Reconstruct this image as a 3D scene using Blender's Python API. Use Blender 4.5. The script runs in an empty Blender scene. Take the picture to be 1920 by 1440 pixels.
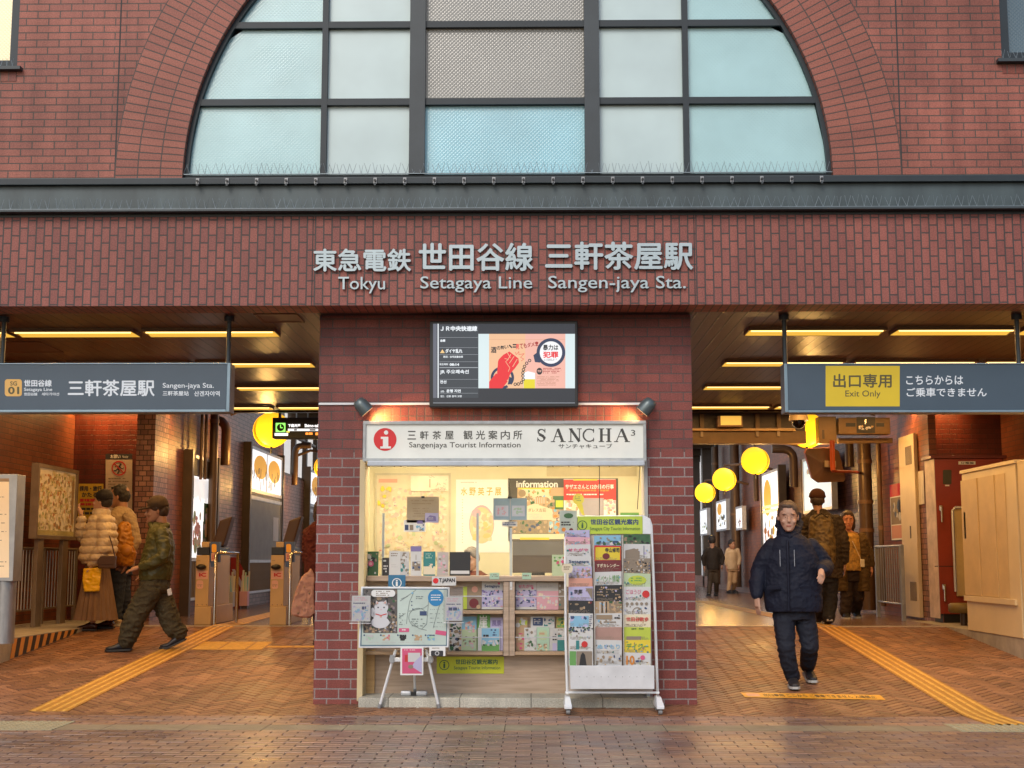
import bpy, bmesh, math, random
from mathutils import Vector, Matrix, noise
random.seed(7)
S = bpy.context.scene
COL = S.collection
R_ = math.radians
# ---------------------------------------------------------------- camera
FPX = 2560.0
PITCH, YAW = R_(7.345), R_(0.8)
CAM = Vector((0, -11.4, 1.25))
cd = bpy.data.cameras.new('camera'); cd.sensor_width = 36; cd.lens = 36*FPX/1920; cd.clip_end = 500; cd.clip_start = .1
cam = bpy.data.objects.new('camera', cd); COL.objects.link(cam)
cam.location = CAM; cam.rotation_euler = (R_(90)+PITCH, 0, YAW); S.camera = cam
RM = cam.rotation_euler.to_matrix()
# ---------------------------------------------------------------- world, sun, exposure
W = bpy.data.worlds.new('World'); S.world = W; W.use_nodes = True
nt = W.node_tree; nt.nodes.clear()
so = nt.nodes.new('ShaderNodeOutputWorld'); bg = nt.nodes.new('ShaderNodeBackground'); sk = nt.nodes.new('ShaderNodeTexSky')
sk.sky_type = 'NISHITA'; sk.sun_disc = False; sk.sun_elevation = R_(38); sk.sun_rotation = R_(200); sk.dust_density = 2.0; sk.air_density = 1.0
bg.inputs[1].default_value = .125
nt.links.new(sk.outputs[0], bg.inputs[0]); nt.links.new(bg.outputs[0], so.inputs[0])
sl = bpy.data.lights.new('sun', 'SUN'); sl.energy = .8; sl.angle = R_(25); sl.color = (1, .95, .88)
sun = bpy.data.objects.new('sun', sl); COL.objects.link(sun)
# from behind the camera, slightly left, high
sd = Vector((math.sin(R_(200))*math.cos(R_(38)), math.cos(R_(200))*math.cos(R_(38)), math.sin(R_(38))))
sun.rotation_euler = (-sd).to_track_quat('-Z', 'Y').to_euler(); sun.location = (-4, -14, 12)
S.view_settings.view_transform = 'Standard'; S.view_settings.look = 'None'; S.view_settings.gamma = 1
S.view_settings.use_curve_mapping = False; S.view_settings.exposure = 0.35
S.render.engine = 'CYCLES'; S.cycles.use_denoising = True; S.cycles.max_bounces = 6; S.cycles.diffuse_bounces = 3
S.cycles.glossy_bounces = 3; S.cycles.transparent_max_bounces = 12; S.cycles.transmission_bounces = 4; S.cycles.sample_clamp_indirect = 6
S.cycles.caustics_reflective = False; S.cycles.caustics_refractive = False

# ---------------------------------------------------------------- reading distances off the photograph
def ray(px, py):
    return RM @ Vector(((px-960)/FPX, (720-py)/FPX, -1))
def PY(px, py, Y):
    d = ray(px, py); return CAM + d*((Y-CAM.y)/d.y)
def PX(px, py, X):
    d = ray(px, py); return CAM + d*((X-CAM.x)/d.x)
def PZ(px, py, Z):
    d = ray(px, py); return CAM + d*((Z-CAM.z)/d.z)
RT, RZ = 5.7, .44                                   # the ramp ends at Y=5.7, .44 m up
def floorz(y):
    return 0 if y <= 0 else (RZ*y/RT if y < RT else RZ)
def PF(px, py):
    p = PZ(px, py, 0)
    if p.y <= 0: return p
    d = ray(px, py); k = RZ/RT
    t = (0-CAM.z - k*(0-CAM.y)) / (d.z - k*d.y)      # z = k*y
    p = CAM + d*t
    if p.y <= RT: return p
    return PZ(px, py, RZ)
# ---------------------------------------------------------------- materials
def lin(c):
    return tuple(((v/255/12.92) if v/255 <= .04045 else ((v/255+.055)/1.055)**2.4) for v in c)
MC = {}
def _new(name):
    m = bpy.data.materials.new(name); m.use_nodes = True
    t = m.node_tree; b = t.nodes['Principled BSDF']; return m, t, b
def N(t, typ, **k):
    n = t.nodes.new(typ)
    for a, v in k.items():
        if a.startswith('i_'):
            n.inputs[a[2:].replace('_', ' ')].default_value = v
        else: setattr(n, a, v)
    return n
def M(name, col, rough=.5, metal=0, var=.12, vs=4., bump=0., bs=60., emit=0, ecol=None, spec=.5, alpha=1, coat=0, stretch=None):
    if name in MC: return MC[name]
    m, t, b = _new(name); L = t.links.new
    b.inputs['Roughness'].default_value = rough; b.inputs['Metallic'].default_value = metal
    b.inputs['Specular IOR Level'].default_value = spec; b.inputs['Coat Weight'].default_value = coat
    c4 = (*col, 1)
    b.inputs['Base Color'].default_value = c4
    if var or bump:
        tc = N(t, 'ShaderNodeTexCoord'); src = tc.outputs['Object' if name.startswith(('fabric_', 'skin_', 'hair_', 'navy_', 'green_nylon', 'cream_nylon', 'camo_', 'orange_nylon', 'bag_', 'mustard_')) else 'UV']
        if stretch:
            mp = N(t, 'ShaderNodeMapping'); mp.inputs['Scale'].default_value = stretch; L(src, mp.inputs[0]); src = mp.outputs[0]
    if var:
        n1 = N(t, 'ShaderNodeTexNoise', i_Scale=vs, i_Detail=5.0, i_Roughness=.6); L(src, n1.inputs['Vector'])
        mx = N(t, 'ShaderNodeMix', data_type='RGBA', blend_type='MIX')
        mr = N(t, 'ShaderNodeMapRange'); mr.inputs[1].default_value = .3; mr.inputs[2].default_value = .7
        L(n1.outputs[0], mr.inputs[0]); L(mr.outputs[0], mx.inputs[0])
        mx.inputs[6].default_value = (*[v*(1-var) for v in col], 1); mx.inputs[7].default_value = (*[min(1, v*(1+var)) for v in col], 1)
        L(mx.outputs[2], b.inputs['Base Color'])
    if bump:
        n2 = N(t, 'ShaderNodeTexNoise', i_Scale=bs, i_Detail=4.0); L(src, n2.inputs['Vector'])
        bp = N(t, 'ShaderNodeBump', i_Strength=bump, i_Distance=.01); L(n2.outputs[0], bp.inputs['Height']); L(bp.outputs[0], b.inputs['Normal'])
    if emit:
        b.inputs['Emission Color'].default_value = (*(ecol or col), 1); b.inputs['Emission Strength'].default_value = emit
    if alpha < 1: b.inputs['Alpha'].default_value = alpha
    MC[name] = m; return m
def BR(name, c1, c2, mortar, bw, bh, ms=.006, swap=False, offset=.5, rough=.6, bump=.5, spec=.4, dirt=.35, bias=0., mottle=.25):
    if name in MC: return MC[name]
    m, t, b = _new(name); L = t.links.new
    tc = N(t, 'ShaderNodeTexCoord'); sp = N(t, 'ShaderNodeSeparateXYZ'); cb = N(t, 'ShaderNodeCombineXYZ')
    L(tc.outputs['UV'], sp.inputs[0])
    L(sp.outputs[1 if swap else 0], cb.inputs[0]); L(sp.outputs[0 if swap else 1], cb.inputs[1])
    # slight waviness of the courses
    nz = N(t, 'ShaderNodeTexNoise', i_Scale=3.0, i_Detail=2.0); L(cb.outputs[0], nz.inputs['Vector'])
    vm = N(t, 'ShaderNodeVectorMath', operation='MULTIPLY_ADD'); L(nz.outputs[1], vm.inputs[0]); vm.inputs[1].default_value = (.006, .006, 0); L(cb.outputs[0], vm.inputs[2])
    br = N(t, 'ShaderNodeTexBrick', offset=offset, i_Scale=1.0); L(vm.outputs[0], br.inputs['Vector'])
    br.inputs['Color1'].default_value = (*c1, 1); br.inputs['Color2'].default_value = (*c2, 1); br.inputs['Mortar'].default_value = (*mortar, 1)
    br.inputs['Mortar Size'].default_value = ms; br.inputs['Mortar Smooth'].default_value = .3; br.inputs['Bias'].default_value = bias
    br.inputs['Brick Width'].default_value = bw; br.inputs['Row Height'].default_value = bh
    n1 = N(t, 'ShaderNodeTexNoise', i_Scale=90.0, i_Detail=3.0); L(tc.outputs['UV'], n1.inputs['Vector'])
    n2 = N(t, 'ShaderNodeTexNoise', i_Scale=1.1, i_Detail=5.0); L(tc.outputs['UV'], n2.inputs['Vector'])
    hs = N(t, 'ShaderNodeHueSaturation')
    a1 = N(t, 'ShaderNodeMapRange'); L(n1.outputs[0], a1.inputs[0]); a1.inputs[1].default_value = .3; a1.inputs[2].default_value = .7; a1.inputs[3].default_value = 1-mottle; a1.inputs[4].default_value = 1+mottle
    a2 = N(t, 'ShaderNodeMapRange'); L(n2.outputs[0], a2.inputs[0]); a2.inputs[1].default_value = .3; a2.inputs[2].default_value = .7; a2.inputs[3].default_value = 1-dirt; a2.inputs[4].default_value = 1+dirt
    mu = N(t, 'ShaderNodeMath', operation='MULTIPLY'); L(a1.outputs[0], mu.inputs[0]); L(a2.outputs[0], mu.inputs[1])
    # rain streaks and soot that run down the wall
    mp = N(t, 'ShaderNodeMapping'); mp.inputs['Scale'].default_value = (5, .55, 1); L(tc.outputs['UV'], mp.inputs[0])
    n3 = N(t, 'ShaderNodeTexNoise', i_Scale=1.0, i_Detail=6.0, i_Roughness=.65); L(mp.outputs[0], n3.inputs['Vector'])
    a3 = N(t, 'ShaderNodeMapRange'); L(n3.outputs[0], a3.inputs[0]); a3.inputs[1].default_value = .35; a3.inputs[2].default_value = .62; a3.inputs[3].default_value = 1-dirt*.9; a3.inputs[4].default_value = 1.06
    mu3 = N(t, 'ShaderNodeMath', operation='MULTIPLY'); L(mu.outputs[0], mu3.inputs[0]); L(a3.outputs[0], mu3.inputs[1]); mu = mu3
    L(mu.outputs[0], hs.inputs['Value']); L(br.outputs['Color'], hs.inputs['Color']); L(hs.outputs[0], b.inputs['Base Color'])
    bp = N(t, 'ShaderNodeBump', i_Strength=bump, i_Distance=.004); bp.invert = True
    ad = N(t, 'ShaderNodeMath', operation='MULTIPLY_ADD'); L(n1.outputs[0], ad.inputs[0]); ad.inputs[1].default_value = -.25; L(br.outputs['Fac'], ad.inputs[2])
    L(ad.outputs[0], bp.inputs['Height']); L(bp.outputs[0], b.inputs['Normal'])
    b.inputs['Roughness'].default_value = rough; b.inputs['Specular IOR Level'].default_value = spec
    MC[name] = m; return m
def ISL(name, stops, rough=.45, bump=.3, var=.25, rvar=.15, big=.3):
    """every loose piece of the mesh (a paver) takes its own colour out of the ramp"""
    if name in MC: return MC[name]
    m, t, b = _new(name); L = t.links.new
    g = N(t, 'ShaderNodeNewGeometry'); cr = N(t, 'ShaderNodeValToRGB'); L(g.outputs['Random Per Island'], cr.inputs[0])
    e = cr.color_ramp.elements
    e[0].color = (*stops[0], 1); e[1].color = (*stops[-1], 1)
    for i, c in enumerate(stops[1:-1]): x = e.new((i+1)/(len(stops)-1)); x.color = (*c, 1)
    tc = N(t, 'ShaderNodeTexCoord')
    n1 = N(t, 'ShaderNodeTexNoise', i_Scale=45.0, i_Detail=4.0); L(tc.outputs['UV'], n1.inputs['Vector'])
    n2 = N(t, 'ShaderNodeTexNoise', i_Scale=.9, i_Detail=5.0); L(tc.outputs['UV'], n2.inputs['Vector'])
    a1 = N(t, 'ShaderNodeMapRange'); L(n1.outputs[0], a1.inputs[0]); a1.inputs[1].default_value = .3; a1.inputs[2].default_value = .7; a1.inputs[3].default_value = 1-var; a1.inputs[4].default_value = 1+var
    a2 = N(t, 'ShaderNodeMapRange'); L(n2.outputs[0], a2.inputs[0]); a2.inputs[1].default_value = .3; a2.inputs[2].default_value = .7; a2.inputs[3].default_value = 1-big; a2.inputs[4].default_value = 1+big
    mu = N(t, 'ShaderNodeMath', operation='MULTIPLY'); L(a1.outputs[0], mu.inputs[0]); L(a2.outputs[0], mu.inputs[1])
    hs = N(t, 'ShaderNodeHueSaturation'); L(cr.outputs[0], hs.inputs['Color']); L(mu.outputs[0], hs.inputs['Value']); L(hs.outputs[0], b.inputs['Base Color'])
    rr = N(t, 'ShaderNodeMapRange'); L(n2.outputs[0], rr.inputs[0]); rr.inputs[1].default_value = .3; rr.inputs[2].default_value = .7; rr.inputs[3].default_value = rough-rvar; rr.inputs[4].default_value = rough+rvar
    L(rr.outputs[0], b.inputs['Roughness'])
    bp = N(t, 'ShaderNodeBump', i_Strength=bump, i_Distance=.004); L(n1.outputs[0], bp.inputs['Height']); L(bp.outputs[0], b.inputs['Normal'])
    MC[name] = m; return m
def GLASS(name, col, rough=.02, mixf=.12):
    """thin clear sheet: mostly see-through, a little mirror"""
    if name in MC: return MC[name]
    m, t, b = _new(name); L = t.links.new; t.nodes.remove(b)
    out = t.nodes['Material Output']; tr = N(t, 'ShaderNodeBsdfTransparent'); tr.inputs[0].default_value = (*col, 1)
    gl = N(t, 'ShaderNodeBsdfGlossy'); gl.inputs['Roughness'].default_value = rough
    mx = N(t, 'ShaderNodeMixShader'); mx.inputs[0].default_value = .06
    L(tr.outputs[0], mx.inputs[1]); L(gl.outputs[0], mx.inputs[2]); L(mx.outputs[0], out.inputs[0])
    MC[name] = m; return m
# ---------------------------------------------------------------- text
TC = {}
def glyphs(s, bold=0.):
    k = (s, bold)
    if k in TC: return TC[k]
    c = bpy.data.curves.new('txt', 'FONT'); c.body = s; c.offset = bold; c.resolution_u = 3
    o = bpy.data.objects.new('txt', c)
    me = bpy.data.meshes.new_from_object(o)
    V = [(v.co.x, v.co.y) for v in me.vertices]; F = [tuple(p.vertices) for p in me.polygons]
    bpy.data.objects.remove(o); bpy.data.curves.remove(c); bpy.data.meshes.remove(me)
    if not V: V = [(0, 0)]
    x0 = min(v[0] for v in V); x1 = max(v[0] for v in V); y0 = min(v[1] for v in V); y1 = max(v[1] for v in V)
    TC[k] = (V, F, x0, x1, y0, y1); return TC[k]
# ---------------------------------------------------------------- mesh builder
class MB:
    def __init__(s, plane=None):
        s.V = []; s.F = []; s.FM = []; s.mats = []; s.sm = []; s.plane = plane; s.uv = {}
    def mi(s, m):
        if m not in s.mats: s.mats.append(m)
        return s.mats.index(m)
    def add(s, V, F, m, smooth=False):
        b = len(s.V); s.V += [Vector(v) for v in V]; i = s.mi(m)
        for f in F: s.F.append(tuple(b+k for k in f)); s.FM.append(i); s.sm.append(smooth)
        return s
    def quad(s, a, b, c, d, m): return s.add([a, b, c, d], [(0, 1, 2, 3)], m)
    def box(s, x0, x1, y0, y1, z0, z1, m):
        V = [(x, y, z) for z in (z0, z1) for y in (y0, y1) for x in (x0, x1)]
        return s.add(V, [(0, 2, 3, 1), (4, 5, 7, 6), (0, 1, 5, 4), (2, 6, 7, 3), (0, 4, 6, 2), (1, 3, 7, 5)], m)
    def obox(s, c, ax, ay, az, m):
        """oriented box: centre and three half-axis vectors"""
        c = Vector(c); ax = Vector(ax); ay = Vector(ay); az = Vector(az)
        V = [c+ax*i+ay*j+az*k for k in (-1, 1) for j in (-1, 1) for i in (-1, 1)]
        return s.add(V, [(0, 2, 3, 1), (4, 5, 7, 6), (0, 1, 5, 4), (2, 6, 7, 3), (0, 4, 6, 2), (1, 3, 7, 5)], m)
    def cyl(s, p0, p1, r, m, n=12, r1=None, caps=True, smooth=True):
        return s.tube([p0, p1], [r, r if r1 is None else r1], m, n, caps, smooth)
    def tube(s, P, r, m, n=10, caps=True, smooth=True):
        P = [Vector(p) for p in P]; k = len(P)
        if not isinstance(r, (list, tuple)): r = [r]*k
        t0 = (P[1]-P[0]).normalized(); up = Vector((0, 0, 1)) if abs(t0.z) < .9 else Vector((1, 0, 0))
        a = t0.cross(up).normalized(); V = []
        for i in range(k):
            t = (P[min(i+1, k-1)]-P[max(i-1, 0)]).normalized()
            a = (a - t*a.dot(t)).normalized(); b = t.cross(a)
            for j in range(n):
                w = 2*math.pi*j/n; V.append(P[i]+a*math.cos(w)*r[i]+b*math.sin(w)*r[i])
        F = [(i*n+j, i*n+(j+1) % n, (i+1)*n+(j+1) % n, (i+1)*n+j) for i in range(k-1) for j in range(n)]
        s.add(V, F, m, smooth)
        if caps:
            s.add(V[:n], [tuple(range(n-1, -1, -1))], m); s.add(V[-n:], [tuple(range(n))], m)
        return s
    def sphere(s, c, r, m, nu=16, nv=10):
        c = Vector(c); r = (r, r, r) if not isinstance(r, (tuple, list)) else r
        V = [c+Vector((0, 0, r[2]))]
        for i in range(1, nv):
            p = math.pi*i/nv
            for j in range(nu):
                q = 2*math.pi*j/nu; V.append(c+Vector((r[0]*math.sin(p)*math.cos(q), r[1]*math.sin(p)*math.sin(q), r[2]*math.cos(p))))
        V.append(c-Vector((0, 0, r[2]))); F = []
        for j in range(nu):
            F.append((0, 1+j, 1+(j+1) % nu)); e = len(V)-1; F.append((e, e-nu+(j+1) % nu, e-nu+j))
            for i in range(nv-2): a = 1+i*nu; F.append((a+j, a+nu+j, a+nu+(j+1) % nu, a+(j+1) % nu))
        return s.add(V, F, m, True)
    # --- drawing on a plane read off the photo; lay = millimetres in front of it
    def pt(s, x, y, lay=0):
        ax, v = s.plane[0], s.plane[1]; k = s.plane[2] if len(s.plane) > 2 else 1
        d = -.001*lay*k
        if ax == 'Y': return PY(x, y, v+d)
        if ax == 'X': return PX(x, y, v+d)
        if ax == 'Z': return PZ(x, y, v-d)
        if ax == 'P':                                    # any vertical plane: point, normal towards the viewer
            q, nn = v; dd = ray(x, y); return CAM+dd*((q+nn*(.001*lay)-CAM).dot(nn)/dd.dot(nn))
    def pr(s, x0, y0, x1, y1, m, lay=1):
        return s.quad(s.pt(x0, y1, lay), s.pt(x1, y1, lay), s.pt(x1, y0, lay), s.pt(x0, y0, lay), m)
    def pp(s, pts, m, lay=1):
        return s.add([s.pt(x, y, lay) for x, y in pts], [tuple(range(len(pts)))[::-1]], m)
    def pd(s, cx, cy, r, m, lay=1, n=24, ry=None):
        ry = ry or r
        return s.pp([(cx+r*math.cos(2*math.pi*i/n), cy+ry*math.sin(2*math.pi*i/n)) for i in range(n)], m, lay)
    def pring(s, cx, cy, r0, r1, m, lay=1, n=32, a0=0, a1=360, asp=1):
        V = []; 
        for i in range(n+1):
            w = R_(a0+(a1-a0)*i/n)
            V += [s.pt(cx+r0*math.cos(w), cy+asp*r0*math.sin(w), lay), s.pt(cx+r1*math.cos(w), cy+asp*r1*math.sin(w), lay)]
        return s.add(V, [(2*i, 2*i+1, 2*i+3, 2*i+2) for i in range(n)], m)
    def pline(s, pts, w, m, lay=1):
        for (xa, ya), (xb, yb) in zip(pts[:-1], pts[1:]):
            L = math.hypot(xb-xa, yb-ya) or 1; nx, ny = -(yb-ya)/L*w/2, (xb-xa)/L*w/2
            s.pp([(xa+nx, ya+ny), (xb+nx, yb+ny), (xb-nx, yb-ny), (xa-nx, ya-ny)], m, lay)
        return s
    def ptx(s, t, x0, y0, x1, y1, m, lay=2, bold=0., shear=0, thick=0, fit=True):
        """text filling the pixel box x0,y0 (top left) - x1,y1 (bottom right)"""
        V, F, a, b, c, d = glyphs(t, 0)
        if bold:
            a -= bold; b += bold; c -= bold; d += bold
            V0, F0 = V, F; V = []; F = []
            for i, (ox, oy) in enumerate(((bold, 0), (-bold, 0), (0, bold), (0, -bold))):
                F += [tuple(k+len(V) for k in f) for f in F0]; V += [(v[0]+ox, v[1]+oy, i*.15) for v in V0]
        def q(v, l):
            u = (v[0]-a)/(b-a or 1); w = (v[1]-c)/(d-c or 1)
            return s.pt(x0+(x1-x0)*u, y1+(y0-y1)*w+shear*u, l+(v[2] if len(v) > 2 else 0))
        s.add([q(v, lay) for v in V], F, m)
        if thick:
            s.add([q(v, lay-thick) for v in V], F, m)
            from collections import Counter
            ct = Counter(); 
            for f in F:
                for i in range(len(f)): ct[tuple(sorted((f[i], f[(i+1) % len(f)])))] += 1
            W2 = [q(v, lay) for v in V]+[q(v[:2], lay-thick) for v in V]; n = len(V)
            s.add(W2, [(i, j, j+n, i+n) for (i, j), k in ct.items() if k == 1], m)
        return s
    def scrib(s, x0, y0, x1, y1, m, lay=2, h=2., gap=1.6, seed=0, fill=.8):
        """rows of tiny unreadable print"""
        r = random.Random(seed+int(x0*7+y0*13)); y = y0
        while y+h <= y1+.01:
            x = x0; end = x0+(x1-x0)*r.uniform(.7, 1)
            while x < end:
                w = r.uniform(1.2, 4.5)*h/2; w = min(w, end-x)
                if r.random() < fill: s.pr(x, y, x+w*.85, y+h*r.uniform(.75, 1), m, lay)
                x += w
            y += h+gap
        return s
    def blot(s, x0, y0, x1, y1, mats, lay=2, n=20, sz=4, seed=0):
        """loose patches of colour, as in a printed picture"""
        r = random.Random(seed+int(x0*3+y0*5)); 
        for i in range(n):
            cx = r.uniform(x0, x1); cy = r.uniform(y0, y1); a = r.uniform(.4, 1)*sz; b = r.uniform(.4, 1)*sz; k = r.randint(5, 8); ph = r.random()*6
            P = [(min(x1, max(x0, cx+a*r.uniform(.7, 1.2)*math.cos(ph+2*math.pi*j/k))), min(y1, max(y0, cy+b*r.uniform(.7, 1.2)*math.sin(ph+2*math.pi*j/k)))) for j in range(k)]
            s.pp(P, r.choice(mats), lay+i*.05)
        return s
    def mesh(s, name, origin=(0, 0, 0), bevel=0, uvmode=True):
        me = bpy.data.meshes.new(name); o = Vector(origin)
        me.from_pydata([v-o for v in s.V], [], s.F)
        for m in s.mats: me.materials.append(m)
        me.polygons.foreach_set('material_index', s.FM); me.polygons.foreach_set('use_smooth', s.sm)
        if bevel:
            bm = bmesh.new(); bm.from_mesh(me); bmesh.ops.remove_doubles(bm, verts=bm.verts, dist=1e-5)
            bm.normal_update()
            E = [e for e in bm.edges if len(e.link_faces) == 2 and e.calc_face_angle(0) > R_(40)]
            bmesh.ops.bevel(bm, geom=E, offset=bevel, segments=2, affect='EDGES', clamp_overlap=True, profile=.6)
            bm.to_mesh(me); bm.free()
        me.update()
        uvl = me.uv_layers.new(name='UVMap'); vs = me.vertices; dat = uvl.data
        for p in me.polygons:
            n = p.normal
            if abs(n.z) > .75:
                for li in p.loop_indices:
                    co = vs[me.loops[li].vertex_index].co+o; dat[li].uv = (co.x, co.y)
            else:
                h = math.hypot(n.x, n.y) or 1; tx, ty = -n.y/h, n.x/h
                if (tx if abs(tx) > abs(ty) else ty) < 0: tx, ty = -tx, -ty
                for li in p.loop_indices:
                    co = vs[me.loops[li].vertex_index].co+o; dat[li].uv = (co.x*tx+co.y*ty, co.z)
        return me
    def build(s, name, parent=None, origin=None, bevel=0, **kw):
        if parent is not None: org = Vector(parent['_org'])
        else: org = Vector(origin) if origin is not None else s.base()
        me = s.mesh(name, org, bevel); o = bpy.data.objects.new(name, me); COL.objects.link(o)
        if parent is not None: o.parent = parent; o['_org'] = list(org)
        else: o.location = org; o['_org'] = list(org)
        tag(o, **kw); return o
    def base(s):
        xs = [v.x for v in s.V]; ys = [v.y for v in s.V]; zs = [v.z for v in s.V]
        return Vector(((min(xs)+max(xs))/2, (min(ys)+max(ys))/2, min(zs)))
def tag(o, label=None, cat=None, group=None, kind=None):
    if label: o['label'] = label
    if cat: o['category'] = cat
    if group: o['group'] = group
    if kind: o['kind'] = kind
    return o
def thing(name, loc, label, cat, group=None):
    o = bpy.data.objects.new(name, None); COL.objects.link(o); o.empty_display_size = .1; o.location = loc; o['_org'] = list(loc)
    return tag(o, label, cat, group)
def copy_tree(o, loc, label=None, rz=None):
    def rec(a, par):
        c = a.copy(); COL.objects.link(c)
        if par: c.parent = par; c.matrix_parent_inverse = a.matrix_parent_inverse.copy()
        for ch in a.children: rec(ch, c)
        return c
    c = rec(o, None); c.location = loc
    if rz is not None: c.rotation_euler.z = rz
    if label: c['label'] = label
    return c
# ================================================================ materials
brick_up = BR('facade_brick', (.355, .118, .082), (.295, .097, .071), (.10, .068, .055), .196, .0655, .006, rough=.55, dirt=.28)
brick_ring = BR('arch_brick', (.36, .122, .083), (.30, .100, .072), (.085, .06, .05), .0665, .196, .006, offset=0, rough=.55, dirt=.16)
brick_lin = BR('lintel_brick', (.315, .100, .076), (.24, .077, .063), (.065, .05, .046), .1335, .0705, .007, swap=True, rough=.55, dirt=.15)
brick_pier = BR('pier_brick', (.25, .060, .046), (.165, .040, .037), (.27, .22, .21), .205, .082, .0065, rough=.45, dirt=.2)
brick_pierdk = BR('pier_upper_brick', (.235, .060, .046), (.165, .042, .038), (.10, .06, .055), .205, .082, .006, rough=.5, dirt=.2)
brick_sold = BR('soldier_brick', (.30, .085, .05), (.2, .05, .035), (.12, .08, .06), .25, .071, .005, swap=True, offset=0, rough=.5)
brick_in = BR('passage_brick', (.27, .085, .034), (.18, .052, .024), (.10, .05, .035), .21, .070, .006, rough=.4, dirt=.2)
brick_in2 = BR('passage_brick_pale', (.36, .18, .13), (.18, .075, .055), (.05, .025, .02), .105, .070, .007, rough=.35, dirt=.2)
steel = M('dark_steel_paint', (.038, .050, .058), .45, var=.2, vs=2, bump=.05)
steel2 = M('beam_web_paint', (.060, .085, .092), .45, var=.3, vs=1.3, bump=.05, stretch=(4, .6, 1))
frame_m = M('window_frame_paint', (.016, .026, .034), .5, var=.15)
black = M('black_plastic', (.012, .012, .013), .4)
white = M('white_paint', (.72, .74, .76), .4, var=.05)
paper = M('white_paper', (.78, .78, .76), .6, var=.03)
grey = M('grey_metal', (.30, .31, .32), .4, metal=.3)
lgrey = M('light_grey_metal', (.55, .57, .6), .35, metal=.4)
chrome = M('polished_steel', (.65, .65, .63), .22, metal=1)
concrete = M('kerb_concrete', (.34, .31, .27), .8, var=.25, bump=.5)
darkbrown = M('dark_brown_metal', (.065, .042, .026), .4, var=.2)
ink = M('dark_ink', (.03, .03, .035), .6, var=0)
# ================================================================ ground
g = MB(); gm = BR('far_paving', (.13, .09, .085), (.09, .062, .06), (.05, .04, .04), .2, .1, .006, rough=.5)
g.quad((-60, -60, -.012), (60, -60, -.012), (60, 0, -.012), (-60, 0, -.012), gm)
g.quad((-60, 0, -.012), (60, 0, -.012), (60, 120, -.012), (-60, 120, -.012), gm)
g.build('ground', origin=(0, 0, 0), kind='structure')

def paver_mesh(cells, bounds, m, zf, gap=.0075, h=.005):
    """cells: rectangles as (cx, cy, half-length vector, half-width vector); clipped to bounds"""
    bm = bmesh.new()
    for cx, cy, u, v in cells:
        lu = math.hypot(*u); lv = math.hypot(*v)
        def ring(ins, z):
            a = 1-ins/lu; b = 1-ins/lv
            return [bm.verts.new((cx+u[0]*a*i+v[0]*b*j, cy+u[1]*a*i+v[1]*b*j, z)) for i, j in ((-1, -1), (1, -1), (1, 1), (-1, 1))]
        jz = random.uniform(-.0012, .0012); r0 = ring(gap*.5, -h); r1 = ring(gap*.5+.003, jz)
        bm.faces.new(r1)
        for k in range(4): bm.faces.new((r0[k], r0[(k+1) % 4], r1[(k+1) % 4], r1[k]))
    x0, x1, y0, y1 = bounds
    for co, no in (((x0, 0, 0), (-1, 0, 0)), ((x1, 0, 0), (1, 0, 0)), ((0, y0, 0), (0, -1, 0)), ((0, y1, 0), (0, 1, 0))):
        bmesh.ops.bisect_plane(bm, geom=bm.verts[:]+bm.edges[:]+bm.faces[:], plane_co=co, plane_no=no, clear_outer=True)
    bm.normal_update(); mb = MB(); bm.verts.ensure_lookup_table()
    V = [(v.co.x, v.co.y, v.co.z+zf(v.co.y)) for v in bm.verts]; F = [tuple(v.index for v in f.verts) for f in bm.faces]
    bm.verts.index_update(); F = [tuple(v.index for v in f.verts) for f in bm.faces]
    mb.add(V, F, m); bm.free(); return mb
DRY0, DRY1 = -1.07, -.74            # the pale drain strip, Y
pv = ISL('plaza_paver', [(.25, .135, .09), (.17, .10, .085), (.32, .175, .11), (.22, .15, .13), (.15, .09, .08), (.27, .16, .12)], rough=.36, rvar=.14, bump=.35, big=.3)
def basket(x0, x1, y0, y1):
    c = []; i0 = int(x0/.2)-1; 
    for i in range(i0, int(x1/.2)+2):
        for j in range(int(y0/.1)-1, int(y1/.1)+2):
            X = i*.2+(.1 if j % 2 else 0)+.004*math.sin(j*1.7); Y = j*.1; c.append((X, Y, (.1, 0), (0, .05))); continue
            if X > x1 or X+.2 < x0 or Y > y1 or Y+.2 < y0: continue
            if (i+j) % 2: c += [(X+.1, Y+.05, (.1, 0), (0, .05)), (X+.1, Y+.15, (.1, 0), (0, .05))]
            else: c += [(X+.05, Y+.1, (0, .1), (.05, 0)), (X+.15, Y+.1, (0, .1), (.05, 0))]
    return c
b = MB(); b.quad((-9, -5.4, -.005), (9, -5.4, -.005), (9, -.05, -.005), (-9, -.05, -.005), M('joint_sand', (.030, .024, .022), .9)); b.build('plaza_bed', origin=(0, 0, 0), kind='structure')
paver_mesh(basket(-7, 7, -5.0, DRY0), (-7, 7, -5.0, DRY0), pv, lambda y: 0).build('plaza_paving', origin=(0, 0, 0), kind='structure')
paver_mesh(basket(-7, 7, DRY1, -.12), (-7, 7, DRY1, -.12), pv, lambda y: 0).build('plaza_paving_edge', origin=(0, 0, 0), kind='structure')
# drain strip of pale slabs
mb = MB(); sm = M('drain_slab', (.215, .20, .15), .55, var=.2, vs=6, bump=.4); x = -8.
while x < 8: mb.box(x+.003, x+.597, DRY0+.004, DRY1-.004, -.02, .001, sm); x += .6
mb.build('paved_strip', origin=(0, 0, 0), kind='structure')
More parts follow.
